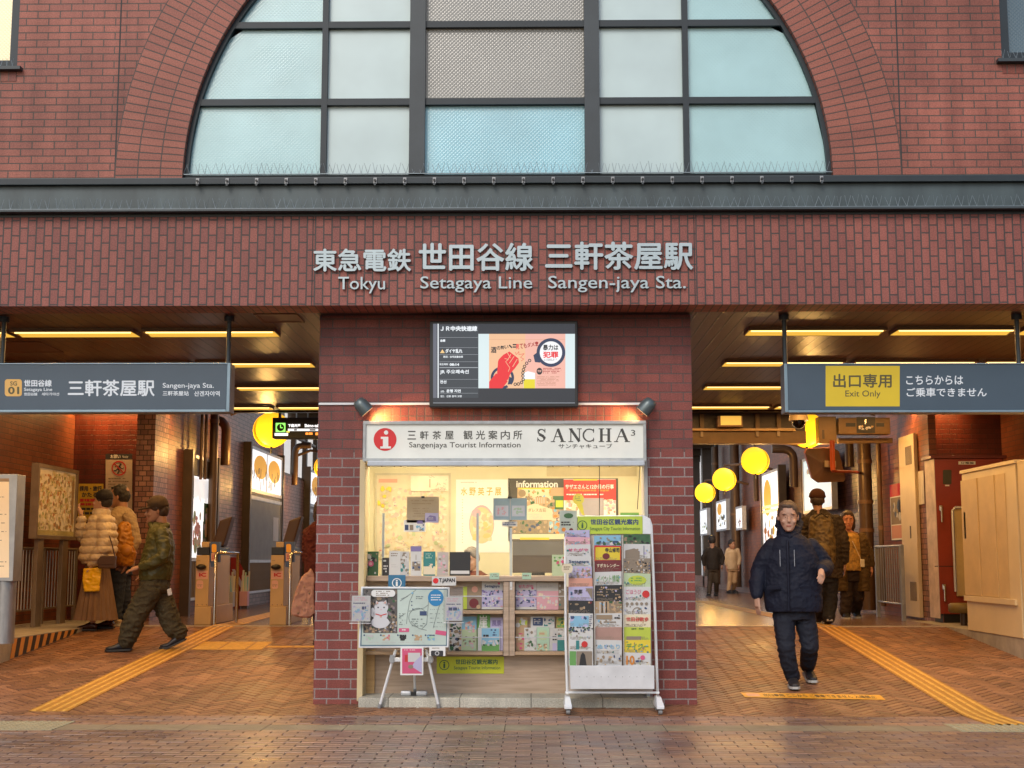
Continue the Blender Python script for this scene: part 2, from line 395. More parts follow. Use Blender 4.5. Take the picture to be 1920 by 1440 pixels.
# herringbone ramp
hb = ISL('ramp_brick', [(.24, .112, .058), (.155, .072, .038), (.30, .145, .072), (.20, .092, .048), (.125, .06, .034)], rough=.42, rvar=.1, bump=.35, big=.28)
def herring(x0, x1, y0, y1, w=.075, k=3):
    """herringbone of bricks w wide and k*w long, zigzags running across"""
    c = []; r = int(max(x1-x0, y1-y0)/w)+10; s2 = math.sqrt(.5)
    cx0, cy0 = (x0+x1)/2, (y0+y1)/2
    for x in range(-r, r):
        for y in range(-r, r):
            q = (x-y) % (2*k)
            if q == 0: bx, by, ux, uy = (x+k/2)*w, (y+.5)*w, k*w/2, 0
            elif q == 2*k-1: bx, by, ux, uy = (x+.5)*w, (y+k/2)*w, 0, k*w/2
            else: continue
            X = cx0+(bx-by)*s2; Y = cy0+(bx+by)*s2
            if X < x0-.2 or X > x1+.2 or Y < y0-.2 or Y > y1+.2: continue
            u = (s2*ux, s2*ux) if ux else (-s2*uy, s2*uy)
            v = (-s2*w/2, s2*w/2) if ux else (s2*w/2, s2*w/2)
            c.append((X, Y, u, v))
    return c
XL, XR = -5.4, 5.08
mb = MB(); mb.add([(XL, -.12, -.006), (XR, -.12, -.006), (XR, 0, -.006), (XL, 0, -.006), (XR, RT, RZ-.006), (XL, RT, RZ-.006)], [(0, 1, 2, 3), (3, 2, 4, 5)], M('ramp_bed', (.020, .010, .007), .9))
mb.build('ramp_bed', origin=(0, 0, 0), kind='structure')
rz = lambda y: max(0, y)*RZ/RT
paver_mesh(herring(XL, XR, -.12, RT), (XL, XR, -.12, RT), hb, rz, gap=.012).build('ramp', origin=(0, 0, 0), kind='structure')
# platform floor behind the ramp
pf = BR('platform_floor_tile', (.20, .12, .085), (.165, .10, .072), (.14, .09, .07), .30, .30, .004, offset=0, rough=.26, bump=.1, dirt=.2, mottle=.08)
mb = MB(); mb.box(-6.6, 6.6, RT+.003, 62, -.01, RZ, pf); mb.box(XL+.0, XR, RT-.06, RT+.06, RZ-.05, RZ+.003, M('threshold_stone', (.42, .36, .28), .5)); mb.build('platform', origin=(0, 0, 0), kind='structure')
for nm, xa, xb, y0 in (('side_platform', -9, XL, 1.9), ('side_platform', XR, 9, 2.55)):
    mb = MB(); mb.box(xa, xb, y0, RT+1.5, -.01, RZ+.004, concrete); mb.build(nm, origin=(0, 0, 0), kind='structure')

# ================================================================ tactile paving
def tact_mat(nm, c): return M(nm, c, .55, var=.15, vs=8, bump=.2)
tyel = tact_mat('tactile_yellow', (.38, .18, .025)); tbar = {}; tol = tact_mat('tactile_weathered', (.33, .31, .20))
def tile_strip(name, p, q, w, m, zf, nb=4, dots=False, dash=True):
    """guiding strip from p to q (x, y), w wide, raised bars along it or rows of dots"""
    p = Vector(p); q = Vector(q); d = (q-p); Ln = d.length; d.normalize(); n = Vector((-d.y, d.x)); mb = MB()
    def P(u, v, z): a = p+d*u+n*v; return (a.x, a.y, zf(a.y)+z)
    u = 0
    while u < Ln-.01:
        e = min(u+.3, Ln)
        for z0, z1 in ((-.002, .004),):
            V = [P(a, b2, z) for z in (z0, z1) for b2 in (-w/2, w/2) for a in (u+.0015, e-.0015)]
            mb.add(V, [(0, 2, 3, 1), (4, 5, 7, 6), (0, 1, 5, 4), (2, 6, 7, 3), (0, 4, 6, 2), (1, 3, 7, 5)], m)
        if dots:
            for i in range(int(w/.06)):
                for j in range(5):
                    uu = u+.03+j*.06; vv = -w/2+.03+i*.06
                    if uu < Ln:
                        c = P(uu, vv, .004); mb.cyl(c, (c[0], c[1], c[2]+.005), .016, m, 8, .011)
        else:
            for i in range(nb):
                vv = -w/2+w*(i+.5)/nb; a, b2 = u+.012, e-.012
                V = [P(a, vv-.016, .004), P(b2, vv-.016, .004), P(b2, vv+.016, .004), P(a, vv+.016, .004), P(a+.006, vv-.009, .009), P(b2-.006, vv-.009, .009), P(b2-.006, vv+.009, .009), P(a+.006, vv+.009, .009)]
                mb.add(V, [(4, 5, 6, 7), (0, 1, 5, 4), (1, 2, 6, 5), (2, 3, 7, 6), (3, 0, 4, 7)], M('tactile_bar_pale', (.62, .35, .06), .5, var=.2, vs=14) if m is tyel else m)  # raised bars in a lighter yellow than the tile, for contrast
        u = e
    return mb
def fz(y): return floorz(y) if y > 0 else 0
a0 = PF(90, 1334); a1 = PF(448, 1168)
tile_strip('t', a0.xy, a1.xy, .33, tyel, fz).build('tactile_strip', origin=(0, 0, 0), kind='structure')
c0 = PF(372, 1211); c1 = PF(584, 1213)
mid = a0.lerp(a1, (c0.y-a0.y)/(a1.y-a0.y))
mb = tile_strip('t', (mid.x+.17, c0.y), (mid.x+.95, c0.y), .62, tyel, fz, nb=7); mb.build('tactile_pad', origin=(0, 0, 0), kind='structure')
tile_strip('t', (mid.x+.95, c1.y), (-1.9, c1.y), .17, tyel, fz, nb=1).build('tactile_branch', origin=(0, 0, 0), kind='structure')
e0 = PF(448, 1166); e1 = PF(520, 1149); e2 = PF(600, 1143)
mb = tile_strip('t', (a1.x, RT+.07), e1.xy, .3, tyel, fz); mb.build('tactile_turn', origin=(0, 0, 0), kind='structure')
tile_strip('t', e1.xy, (e2.x+.6, e2.y), .3, tyel, fz).build('tactile_inner', origin=(0, 0, 0), kind='structure')
r0 = PF(1862, 1349); r1 = PF(1556, 1176)
tile_strip('t', (r0.x, -.72), (r1.x, RT), .32, tyel, fz).build('tactile_strip', origin=(0, 0, 0), kind='structure')
tile_strip('t', (r1.x-.02, RT+.07), (r1.x-.3, 16), .3, tyel, fz).build('tactile_inner', origin=(0, 0, 0), kind='structure')
l0 = PF(0, 1348)
tile_strip('t', (l0.x-1.6, (DRY0+DRY1)/2+.08), (-3.55, (DRY0+DRY1)/2+.08), .54, tol, fz, dots=True).build('tactile_dots', origin=(0, 0, 0), kind='structure')
l1 = PF(1772, 1360)
tile_strip('t', (l1.x, (DRY0+DRY1)/2+.04), (6.3, (DRY0+DRY1)/2+.04), .46, tol, fz, dots=True).build('tactile_dots', origin=(0, 0, 0), kind='structure')
# yellow warning tape on the floor in the right passage
mb = MB(('Z', 0)); tp = M('yellow_tape', (.75, .38, .03), .4, var=.1)
pa = [PF(1388, 1299), PF(1650, 1304), PF(1661, 1313), PF(1397, 1308)]
pa = [Vector((v.x, v.y, floorz(v.y)+.004)) for v in pa]; mb.add(pa, [(3, 2, 1, 0)], tp)
def tapept(u, v, l=.0055):
    q = pa[3].lerp(pa[2], u).lerp(pa[0].lerp(pa[1], u), v); return Vector((q.x, q.y, floorz(q.y)+l))
V, F, ga, gb, gc, gd = glyphs('出口専用 ここから ご乗車できません 入場禁止', .01)
mb.add([tapept(.15+.8*(v[0]-ga)/(gb-ga), .2+.6*(v[1]-gc)/(gd-gc)) for v in V], F, ink)
mb.add([tapept(.03, .2, .005), tapept(.12, .2, .005), tapept(.12, .8, .005), tapept(.03, .8, .005)], [(0, 1, 2, 3)], M('tape_pink', (.75, .42, .28), .5))
mb.build('floor_tape', label='long yellow warning tape with dark lettering stuck on the brick floor of the right passage', cat='floor tape')

# ================================================================ station building
XC = PY(950, 334, 0).x; ZC = PY(950, 334, 0).z
RI = (PY(1560, 334, 0).x-PY(340, 334, 0).x)/2; RO = RI+.588
zb0 = PY(960, 400, 0).z; zb1 = PY(960, 337, 0).z; zl0 = PY(960, 573, 0).z
ZT = ZC+RO+.6
B = thing('station_building', (0, 0, 0), 'red brick station building with a big arched window over two open passages', 'building')
XA, XB = -9.2, 9.2
wl = [PY(38, 0, 0), PY(0, 127, 0)]; wr = [PY(1873, 0, 0), PY(1920, 112, 0)]
mb = MB()
# field of wall outside the arch ring, cut into columns; small windows left out
def wall_cols(x0, x1, z0f, z1, n=1, m=brick_up, y=0):
    for i in range(n):
        xa = x0+(x1-x0)*i/n; xb = x0+(x1-x0)*(i+1)/n
        mb.quad((xa, y, z0f(xa)), (xb, y, z0f(xb)), (xb, y, z1), (xa, y, z1), m)
def circ(x):
    q = RO**2-(x-XC)**2; return ZC+math.sqrt(max(0, q))
wall_cols(XC-RO, XC+RO, circ, ZT, 96)
WLx0, WLx1, WLz = wl[0].x-1.5, wl[0].x, wl[1].z
WRx0, WRx1, WRz = wr[0].x, wr[0].x+1.5, wr[1].z
for xa, xb in ((XA, WLx0), (WLx1, XC-RO), (XC+RO, WRx0), (WRx1, XB)): wall_cols(xa, xb, lambda x: zb1, ZT)
mb.quad((WLx0, 0, zb1), (WLx1, 0, zb1), (WLx1, 0, WLz), (WLx0, 0, WLz), brick_up); mb.quad((WLx0, 0, WLz+2.6), (WLx1, 0, WLz+2.6), (WLx1, 0, ZT), (WLx0, 0, ZT), brick_up)
mb.quad((WRx0, 0, zb1), (WRx1, 0, zb1), (WRx1, 0, WRz), (WRx0, 0, WRz), brick_up); mb.quad((WRx0, 0, WRz+2.6), (WRx1, 0, WRz+2.6), (WRx1, 0, ZT), (WRx0, 0, ZT), brick_up)
for x0_, x1_, z_ in ((WLx0, WLx1, WLz), (WRx0, WRx1, WRz)):   # reveals
    for xx in (x0_, x1_): mb.quad((xx, 0, z_), (xx, .12, z_), (xx, .12, z_+2.6), (xx, 0, z_+2.6), brick_up)
for xa in (XC-RO-.004, XC+RO-.006):
    mb.box(xa, xa+.012, -.0015, .01, zb1, ZT, M('expansion_joint', (.035, .035, .035), .7))
# sides, back and roof
for xx in (XA, XB): mb.quad((xx, 0, zl0), (xx, 8.3, zl0), (xx, 8.3, ZT), (xx, 0, ZT), brick_up)
mb.quad((XA, 8.3, zl0), (XB, 8.3, zl0), (XB, 8.3, ZT), (XA, 8.3, ZT), brick_up); mb.quad((XA, 0, ZT), (XB, 0, ZT), (XB, 8.3, ZT), (XA, 8.3, ZT), concrete)
mb.build('wall', B)
# arch ring of three rows of voussoirs
me_mb = MB(); n = 128
for i in range(n):
    w0 = math.pi*i/n; w1 = math.pi*(i+1)/n
    f = lambda r, w, y=-.004: (XC-r*math.cos(w), y, ZC+r*math.sin(w))
    me_mb.quad(f(RI, w0), f(RI, w1), f(RO, w1), f(RO, w0), brick_ring)
for i in range(n):
    w0 = math.pi*i/n; w1 = math.pi*(i+1)/n
    me_mb.quad(f(RI, w0), f(RI, w0, .14), f(RI, w1, .14), f(RI, w1), brick_ring)
for k in (0, 1):
    z0 = zb1-.01; xa = XC-RO if k == 0 else XC+RI
    me_mb.quad((xa, -.004, z0), (xa+.588, -.004, z0), (xa+.588, -.004, ZC), (xa, -.004, ZC), brick_ring)
o = me_mb.build('arch', B)
uv = o.data.uv_layers[0].data; rm = RI+.29
for p in o.data.polygons:
    for li in p.loop_indices:
        v = o.data.vertices[o.data.loops[li].vertex_index].co; r = math.hypot(v.x-XC, v.z-ZC); w = math.atan2(v.z-ZC, -(v.x-XC))
        if p.index < n: uv[li].uv = (w*rm+.03, r-RI)
        elif p.index < 2*n: uv[li].uv = (w*rm+.03, v.y)
        else: uv[li].uv = (v.z-ZC+.03+(9.975), min(abs(v.x-XC), RO)-RI)
# lintel of soldier bricks with its steel beam above
mb = MB(); mb.box(XA, XB, -.03, .32, zl0, zb0+.01, brick_lin)
for px in (586, 1302): x = PY(px, 480, -.03).x; mb.box(x-.004, x+.004, -.032, -.02, zl0, zb0, M('expansion_joint', (.035, .035, .035), .7))
for px in (168, ): pass
mb.build('lintel', B)
mb = MB(); zt = zb1
mb.box(XA, XB, -.05, .1, zb0+.012, zt-.05, steel2)
mb.box(XA, XB, -.10, .1, zt-.055, zt, frame_m); mb.box(XA, XB, -.125, -.05, zb0-.004, zb0+.018, steel)
mb.box(XA, XB, -.04, -.031, zb0-.03, zb0-.003, black)
mb.build('steel_beam', B, bevel=.004)
# arched window: frame, bars and one pane per opening
YW = .10
fm = MB()
for r0_, r1_, ya, yb in ((RI-.036, RI+.001, YW-.05, YW+.03),):
    for i in range(n):
        w0 = math.pi*i/n; w1 = math.pi*(i+1)/n; f = lambda r, w, y: (XC-r*math.cos(w), y, ZC+r*math.sin(w))
        fm.quad(f(r0_, w0, ya), f(r0_, w1, ya), f(r1_, w1, ya), f(r1_, w0, ya), frame_m); fm.quad(f(r0_, w0, ya), f(r0_, w0, yb), f(r0_, w1, yb), f(r0_, w1, ya), frame_m)
xs_m = [(PY(a, 200, YW-.05).x, PY(c, 200, YW-.05).x, w) for a, c, w in ((602, 613, 0), (768, 797, 1), (1096, 1124, 1), (1281, 1292, 0))]
zs_m = [(PY(960, c, YW-.05).z, PY(960, a, YW-.05).z) for a, c in ((38, 50), (183, 195))]
dz = zs_m[0][0]-zs_m[1][0]
zs_all = [(zs_m[1][0]+k*dz, zs_m[1][1]+k*dz) for k in range(0, 6)]
zbot = PY(960, 327, YW-.05).z
fm.box(XC-RI+.01, XC+RI-.01, YW-.06, YW+.03, zb1-.02, zbot, frame_m)
for a, c, w in xs_m:
    xm = max(abs(a-XC), abs(c-XC)); zz = ZC+math.sqrt(RI**2-xm**2)-.01
    if w: fm.box(a, c, YW-.075, YW+.03, zbot-.001, zz, steel2 if 0 else steel)
    else: fm.box(a, c, YW-.05, YW+.03, zbot-.001, zz, frame_m)
xedges = [XC-RI]+[v for a, c, w in xs_m for v in (a, c)]+[XC+RI]
cols = [(xedges[i], xedges[i+1]) for i in range(0, len(xedges), 2)]
for z0_, z1_ in zs_all:
    if z0_ > ZC+RI: continue
    hw = math.sqrt(RI**2-(z0_-ZC)**2) if z0_ > ZC else RI
    for ca, cb_ in cols:
        xa, xb = max(ca, XC-hw), min(cb_, XC+hw)
        if xb > xa: fm.box(xa-.0005, xb+.0005, YW-.047, YW+.028, z0_, z1_, frame_m)
FR = fm.build('window_frame', B)
def PANE(name, col, rough, emit=0, ecol=(1, .8, .5), bump=.6, sc=42):
    m, t, b_ = _new(name); L = t.links.new
    tc = N(t, 'ShaderNodeTexCoord'); mp = N(t, 'ShaderNodeMapping'); mp.inputs['Rotation'].default_value = (0, 0, R_(45)); mp.inputs['Scale'].default_value = (sc, sc, sc); L(tc.outputs['UV'], mp.inputs[0])
    vo = N(t, 'ShaderNodeTexVoronoi', i_Scale=1.0, i_Randomness=0.0); vo.distance = 'CHEBYCHEV'; L(mp.outputs[0], vo.inputs['Vector'])
    n1 = N(t, 'ShaderNodeTexNoise', i_Scale=1.7, i_Detail=3.0); L(tc.outputs['UV'], n1.inputs['Vector'])
    mx = N(t, 'ShaderNodeMix', data_type='RGBA'); L(n1.outputs[0], mx.inputs[0]); mx.inputs[6].default_value = (*[v*.78 for v in col], 1); mx.inputs[7].default_value = (*[min(1, v*1.2) for v in col], 1)
    L(mx.outputs[2], b_.inputs['Base Color']); bp = N(t, 'ShaderNodeBump', i_Strength=bump, i_Distance=.006); L(vo.outputs['Distance'], bp.inputs['Height']); L(bp.outputs[0], b_.inputs['Normal'])
    b_.inputs['Roughness'].default_value = rough; b_.inputs['Specular IOR Level'].default_value = .8
    if emit: b_.inputs['Emission Color'].default_value = (*ecol, 1); b_.inputs['Emission Strength'].default_value = emit
    return m
p_cyan = PANE('patterned_glass', (.42, .66, .68), .14, bump=.4); p_plain = PANE('frosted_glass', (.54, .68, .68), .3, bump=.03)
p_warm = PANE('patterned_glass_lit_room', (.24, .24, .22), .18, emit=.02, ecol=(1, .8, .55), bump=.55, sc=42); p_cy2 = PANE('coarse_patterned_glass', (.30, .60, .70), .2, bump=.55, sc=42)
p_lit = PANE('pane_of_lit_room', (.45, .4, .28), .3, emit=.5, ecol=(1, .78, .42)); p_dk = PANE('dark_pane', (.09, .14, .17), .15)
rows_z = [zbot]+[v for z in zs_all for v in z]+[ZC+RI]
rows = [(rows_z[i], rows_z[i+1]) for i in range(0, len(rows_z)-1, 2)]
for ri, (za, zc_) in enumerate(rows):
    if za > ZC+RI-.05: continue
    for ci, (ca, cb_) in enumerate(cols):
        def clampz(x): return min(zc_, ZC+math.sqrt(max(0, (RI-.03)**2-(x-XC)**2)))
        pm = MB(); k = 10; m = {0: p_cyan, 4: p_cyan, 1: p_plain, 3: p_plain, 2: p_cy2 if ri == 0 else p_warm}[ci]; ok = False
        for i in range(k):
            xa = ca+(cb_-ca)*i/k; xb = ca+(cb_-ca)*(i+1)/k; z1 = clampz(xa); z2 = clampz(xb)
            if max(z1, z2) <= za+.01: continue
            ok = True; pm.quad((xa, YW, za), (xb, YW, za), (xb, YW, max(z2, za+.002)), (xa, YW, max(z1, za+.002)), m)
        if ok: pm.build('pane', FR)
# small windows at the edges
for x0_, x1_, z_, m in ((WLx0, WLx1, WLz, p_lit), (WRx0, WRx1, WRz, p_dk)):
    mb = MB(); f_ = .075
    mb.box(x0_, x0_+f_, .02, .12, z_, z_+2.6, frame_m); mb.box(x1_-f_, x1_, .02, .12, z_, z_+2.6, frame_m); mb.box(x0_+f_, x1_-f_, .02, .12, z_, z_+f_, frame_m); mb.box(x0_+f_, x1_-f_, .02, .12, z_+1.2, z_+1.2+f_, frame_m)
    mb.box(x0_-.05, x1_+.05, -.06, .02, z_-.035, z_-.003, steel)
    w = mb.build('window', B, bevel=.003)
    pm = MB(); pm.quad((x0_+f_, .08, z_+f_), (x1_-f_, .08, z_+f_), (x1_-f_, .08, z_+2.6), (x0_+f_, .08, z_+2.6), m); pm.build('pane', w)
    # soldier course under the sill
    sm_ = MB(); sm_.box(x0_, x1_, -.004, .01, z_-.125, z_-.036, brick_sold); sm_.build('sill_course', w)
# bird spikes: three rows of wires
spk = M('spike_wire', (.26, .31, .34), .4, metal=.5)
def spikes(x0, x1, z, y, h, step, seed, dens=1.):
    r = random.Random(seed); mb = MB(); mb.box(x0, x1, y-.008, y+.008, z-.001, z+.004, spk); x = x0
    while x < x1:
        if r.random() < dens:
            for sgn in (-1, 1):
                a = Vector((x, y, z)); q = a+Vector((sgn*h*r.uniform(.15, .35), r.uniform(-.03, .02), h*r.uniform(.8, 1)))
                mb.tube([a, q], [.0022, .0016], spk, 3, False)
        x += step*r.uniform(.8, 1.2)
    return mb
spikes(-6, 6, zb0+.02, -.10, .105, .075, 1).build('bird_spikes', B)
spikes(XC-RI, XC+RI, zbot+.0, .02, .10, .062, 2).build('bird_spikes', B)
spikes(WLx0, WLx1, WLz-.002, -.03, .08, .05, 3).build('bird_spikes', B); spikes(WRx0, WRx1, WRz-.002, -.03, .08, .05, 4).build('bird_spikes', B)
# small brackets along the top edge of the beam
xq = PY(371, 340, -.1).x; xe = PY(1540, 332, -.1).x; nb_ = 22
for i in range(nb_):
    x = xq+(xe-xq)*i/(nb_-1); mb = MB(); z = zb1-.012
    mb.box(x-.014, x+.014, -.112, -.1005, z-.048, z+.004, grey); mb.cyl((x, -.112, z-.022), (x, -.128, z-.022), .011, black, 8); mb.box(x-.008, x+.008, -.125, -.112, z-.066, z-.045, steel)
    mb.build('bracket', B)
# ================================================================ ceiling over the passages
board = BR('ceiling_board', (.10, .045, .026), (.075, .033, .019), (.005, .003, .002), 3.95, .112, .010, swap=True, offset=0, rough=.32, bump=.8, dirt=.25, mottle=.08, spec=.5)
mb = MB(); ZCE = zl0+.012
mb.quad((XA, .32, ZCE), (XB, .32, ZCE), (XB, 8.3, ZCE), (XA, 8.3, ZCE), board); mb.box(XA, XB, 8.3, 8.42, ZCE-.02, ZCE+.3, darkbrown)
mb.build('ceiling', B)
# access panels in the ceiling
for x0_, y0_, x1_, y1_ in ((475, 588, 572, 604), (-60, 641, 120, 660)):
    a = PZ(x0_, y0_, ZCE); c = PZ(x1_, y1_, ZCE); mb = MB(); pmt = M('panel_edge', (.16, .08, .055), .5)
    xa, xb = min(a.x, c.x), max(a.x, c.x); ya, yb = min(a.y, c.y), max(a.y, c.y)
    for q in ((xa, xb, ya, ya+.025), (xa, xb, yb-.025, yb), (xa, xa+.025, ya, yb), (xb-.025, xb, ya, yb)): mb.box(*q, ZCE-.006, ZCE-.001, pmt)
    mb.box(xa+.026, xb-.026, ya+.026, yb-.026, ZCE-.003, ZCE-.001, M('panel_face', (.11, .05, .035), .45)); mb.build('access_panel', B)
# ================================================================ station name in steel letters
letm = M('brushed_steel_letter', (.42, .50, .53), .4, metal=.3, var=.05)
T = thing('station_name_sign', PY(945, 545, -.03), 'raised steel lettering of the station name across the brick lintel', 'sign')
for t_, x0_, y0_, x1_, y1_, bo in (('東急電鉄', 587, 466, 771, 509, .022), ('世田谷線', 785, 455, 1000, 508, .022), ('三軒茶屋駅', 1022, 453, 1300, 506, .022),
                              ('Tokyu', 634, 519, 722, 550, .006), ('Setagaya Line', 788, 518, 998, 548, .006), ('Sangen-jaya Sta.', 1028, 517, 1286, 548, .006)):
    mb = MB(('Y', -.03)); mb.ptx(t_, x0_, y0_, x1_, y1_, letm, 32, bold=bo, thick=22); mb.build('lettering', T)
# ================================================================ passage walls
pale_cream = M('cream_enamel', (.70, .58, .36), .4, var=.08, vs=2)
WLX, WRX, WY = -5.10, 5.35, 7.0
dkred = BR('recess_red_tile', (.14, .026, .013), (.10, .02, .011), (.05, .02, .015), .21, .07, .004, rough=.35)
def wall_thing(label, sgn, xn, xs, rng):
    T = thing('brick_wall', (xs, 7, 0), label, 'wall')
    mb = MB(); a, c = sorted((xn, sgn*9.2)); mb.box(a, c, .36, 7.8, -.01, zl0, brick_in); mb.build('near_wall', T)
    mb = MB(); a, c = sorted((xn, xs+sgn*.12)); mb.box(a, c, 7.8, 8.2, RZ, zl0, dkred); mb.build('recess_wall', T)
    for nm, y0, y1, z1, m in rng:
        mb = MB(); a, c = sorted((xs, xs+sgn*(.25 if sgn < 0 else .10))); mb.box(a, c, y0, y1, RZ, z1, m); mb.build(nm, T)
    return T
TL_ = wall_thing('long brick side wall of the left passage, stepping back behind the ticket gates', -1, -6.47, WLX,
    [('corner_pier', WY, 7.7, zl0, brick_in2), ('side_wall', 7.703, 10.4, 4.9, brick_in), ('side_wall', 10.403, 16.5, 4.9, brick_in2), ('low_wall', 16.503, 46, 3.0, brick_in2)])
TR_ = wall_thing('long brick side wall of the right passage with pipes and framed boards on it', 1, 6.6, WRX,
    [('corner_pier', WY, 7.55, zl0, brick_in), ('side_wall', 7.553, 9.6, 4.9, brick_in), ('side_wall', 9.603, 13.2, 4.9, brick_in2), ('side_wall', 13.203, 27.6, 4.9, brick_in)])
# lower half of the right corner pier is paler tile
mb = MB(); mb.box(WRX-.004, WRX+.097, WY-.004, 7.54, RZ, 1.95, brick_in2); mb.build('pale_base', TR_)
# high windows of the left wall; pillars and openings at the far end of the right one
mul = MB(); y = 16.5
while y < 46: mul.box(WLX-.1, WLX, y, y+.16, 3.0, 4.9, darkbrown); y += 1.5
mul.box(WLX-.1, WLX-.02, 16.5, 46, 3.0, 3.06, darkbrown); mul.box(WLX-.1, WLX-.02, 16.5, 46, 3.9, 3.95, darkbrown); mul.build('window_bars', TL_)
mul = MB(); y = 28.2
while y < 46: mul.box(WRX, WRX+.3, y, y+.35, RZ, 4.9, darkbrown); y += 3.1
mul.box(WRX, WRX+.25, 27.6, 46, RZ, .75, brick_in); mul.build('far_pillars', TR_)
# roofs over the platform edges, open between them
for nm, xa, xb in (('platform_roof', -6.0, -4.3), ('platform_roof', 4.5, 6.0)):
    mb = MB(); mb.box(xa, xb, 8.45, 47, 4.9, 5.0, darkbrown); 
    y = 10
    while y < 46: mb.box(xa, xb, y, y+.12, 4.7, 4.899, darkbrown); y += 3
    mb.build(nm, label='dark roof over the %s platform edge behind the passage' % ('left' if xa < 0 else 'right'), cat='roof')
for nm, xa, xb in (('far', -18, 18),):  # added white backdrop, so the far openings look bright with daylight
    mb = MB(); fm_ = M('backdrop_white', (.80, .80, .78), .7, var=.04); mb.box(xa, xb, 50, 56, 0, 9, fm_); T = thing('daylight_backdrop', ((xa+xb)/2, 50, 0), 'plain white building shape added as a bright daylight backdrop beyond the passages', 'building'); mb.build('wall', T)
    for i in range(10):
        for z_ in (1.6, 4.6): mb = MB(); x = xa+1.2+i*3.5; mb.box(x, x+1.3, 49.96, 49.995, z_, z_+1.4, p_dk); mb.build('window', T)
# ================================================================ ceiling lights
tube_m = M('fluorescent_tube', (1, .8, .45), .5, emit=2.2, ecol=(1, .66, .22), var=0)
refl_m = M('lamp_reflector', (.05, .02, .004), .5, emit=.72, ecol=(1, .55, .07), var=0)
trim_m = M('lamp_trim', (.22, .12, .06), .4)
def ceiling_light(xa, xb, y0, label):
    T = thing('ceiling_light', ((xa+xb)/2, y0+.15, ZCE), label, 'ceiling light', 'fluorescent strips in the passage ceilings')
    z = ZCE
    mb = MB(); mb.box(xa, xb, y0, y0+.012, z-.032, z-.001, trim_m); mb.box(xa, xb, y0+.30, y0+.312, z-.036, z-.001, trim_m)
    mb.box(xa, xa+.01, y0+.012, y0+.30, z-.032, z-.001, trim_m); mb.box(xb-.01, xb, y0+.012, y0+.30, z-.032, z-.001, trim_m); mb.build('frame', T)
    mb = MB(); mb.quad((xa+.011, y0+.08, z-.003), (xb-.011, y0+.08, z-.003), (xb-.011, y0+.298, z-.034), (xa+.011, y0+.298, z-.034), refl_m); mb.build('reflector', T)
    mb = MB(); mb.cyl((xa+.03, y0+.055, z-.024), (xb-.03, y0+.055, z-.024), .014, tube_m, 8); mb.build('tube', T)
    ld = bpy.data.lights.new('strip_light', 'AREA'); ld.shape = 'RECTANGLE'; ld.size = xb-xa-.06; ld.size_y = .04; ld.energy = 17; ld.color = (1, .53, .17)
    lo_ = bpy.data.objects.new('strip_light', ld); COL.objects.link(lo_); lo_.parent = T; lo_.location = (0, -.095, -.040)
rowsL = [(614, [(-235, 3), (13, 245), (262, 514)]), (675, [(-140, 105), (120, 351), (363, 584)]), (721, [(215, 428), (437, 640)]), (759, [(130, 318), (330, 506), (516, 690)])]
rowsR = [(614, [(1403, 1662), (1680, 1905), (1918, 2150)]), (675, [(1358, 1585), (1601, 1831), (1845, 2070)]), (721, [(1322, 1525), (1535, 1730)]), (759, [(1272, 1446), (1456, 1630), (1640, 1810)])]
row_w = ['front', 'second', 'third', 'farthest']
seg_w = {2: ['left', 'right'], 3: ['left', 'middle', 'right']}
for side, rws in (('left', rowsL), ('right', rowsR)):
    for i, (yy, segs) in enumerate(rws):
        y0 = PZ(960, yy, ZCE).y
        for j, (pa_, pb_) in enumerate(segs):
            ceiling_light(PZ(pa_, yy, ZCE).x, PZ(pb_, yy, ZCE).x, y0, 'warm yellow strip light, %s in the %s row of the %s passage ceiling' % (seg_w[len(segs)][j], row_w[i], side))
# ================================================================ hanging signs
navy = M('sign_slate_blue', (.055, .088, .125), .4, var=.05); sgnw = M('sign_white_letter', (.62, .66, .70), .5, var=0, emit=.12, ecol=(.8, .9, 1))
sgny = M('sign_yellow', (.72, .52, .02), .45, var=.04); sgntx = M('sign_dark_letter', (.10, .085, .03), .5, var=0); sgnor = M('station_code_orange', (.78, .45, .12), .5, var=0)
alum = M('aluminium_edge', (.20, .28, .34), .35, metal=.4)
def hang_sign(label, px0, px1, rods):
    Y = .45; a = PY(px0, 684, Y); c = PY(px1, 768, Y)
    T = thing('hanging_sign', ((a.x+c.x)/2, Y+.08, c.z), label, 'sign')
    mb = MB(); mb.box(a.x, c.x, Y, Y+.17, c.z, a.z, navy); mb.build('panel', T, bevel=.004)
    mb = MB(); t_ = .012
    mb.box(a.x-.03, a.x-.001, Y-.008, Y+.18, c.z-.02, a.z+.01, alum); mb.box(c.x+.001, c.x+.03, Y-.008, Y+.18, c.z-.02, a.z+.01, alum)
    mb.box(a.x, c.x, Y-.01, Y+.18, c.z-.022, c.z-.001, alum); mb.box(a.x, c.x, Y-.006, Y+.176, a.z+.001, a.z+.012, alum); mb.build('frame', T, bevel=.003)
    for r in rods:
        x = PY(r, 640, Y+.09).x; mb = MB(); mb.cyl((x, Y+.09, c.z-.02), (x, Y+.09, ZCE-.001), .021, steel, 10); mb.cyl((x, Y+.09, ZCE-.05), (x, Y+.09, ZCE-.0015), .045, steel, 10); mb.build('hanger_rod', T)
    return T, MB(('Y', Y))
T, mb = hang_sign('blue-grey hanging station name sign with an orange code square over the left passage', -170, 424, (6, 429, -168))
pts = [];
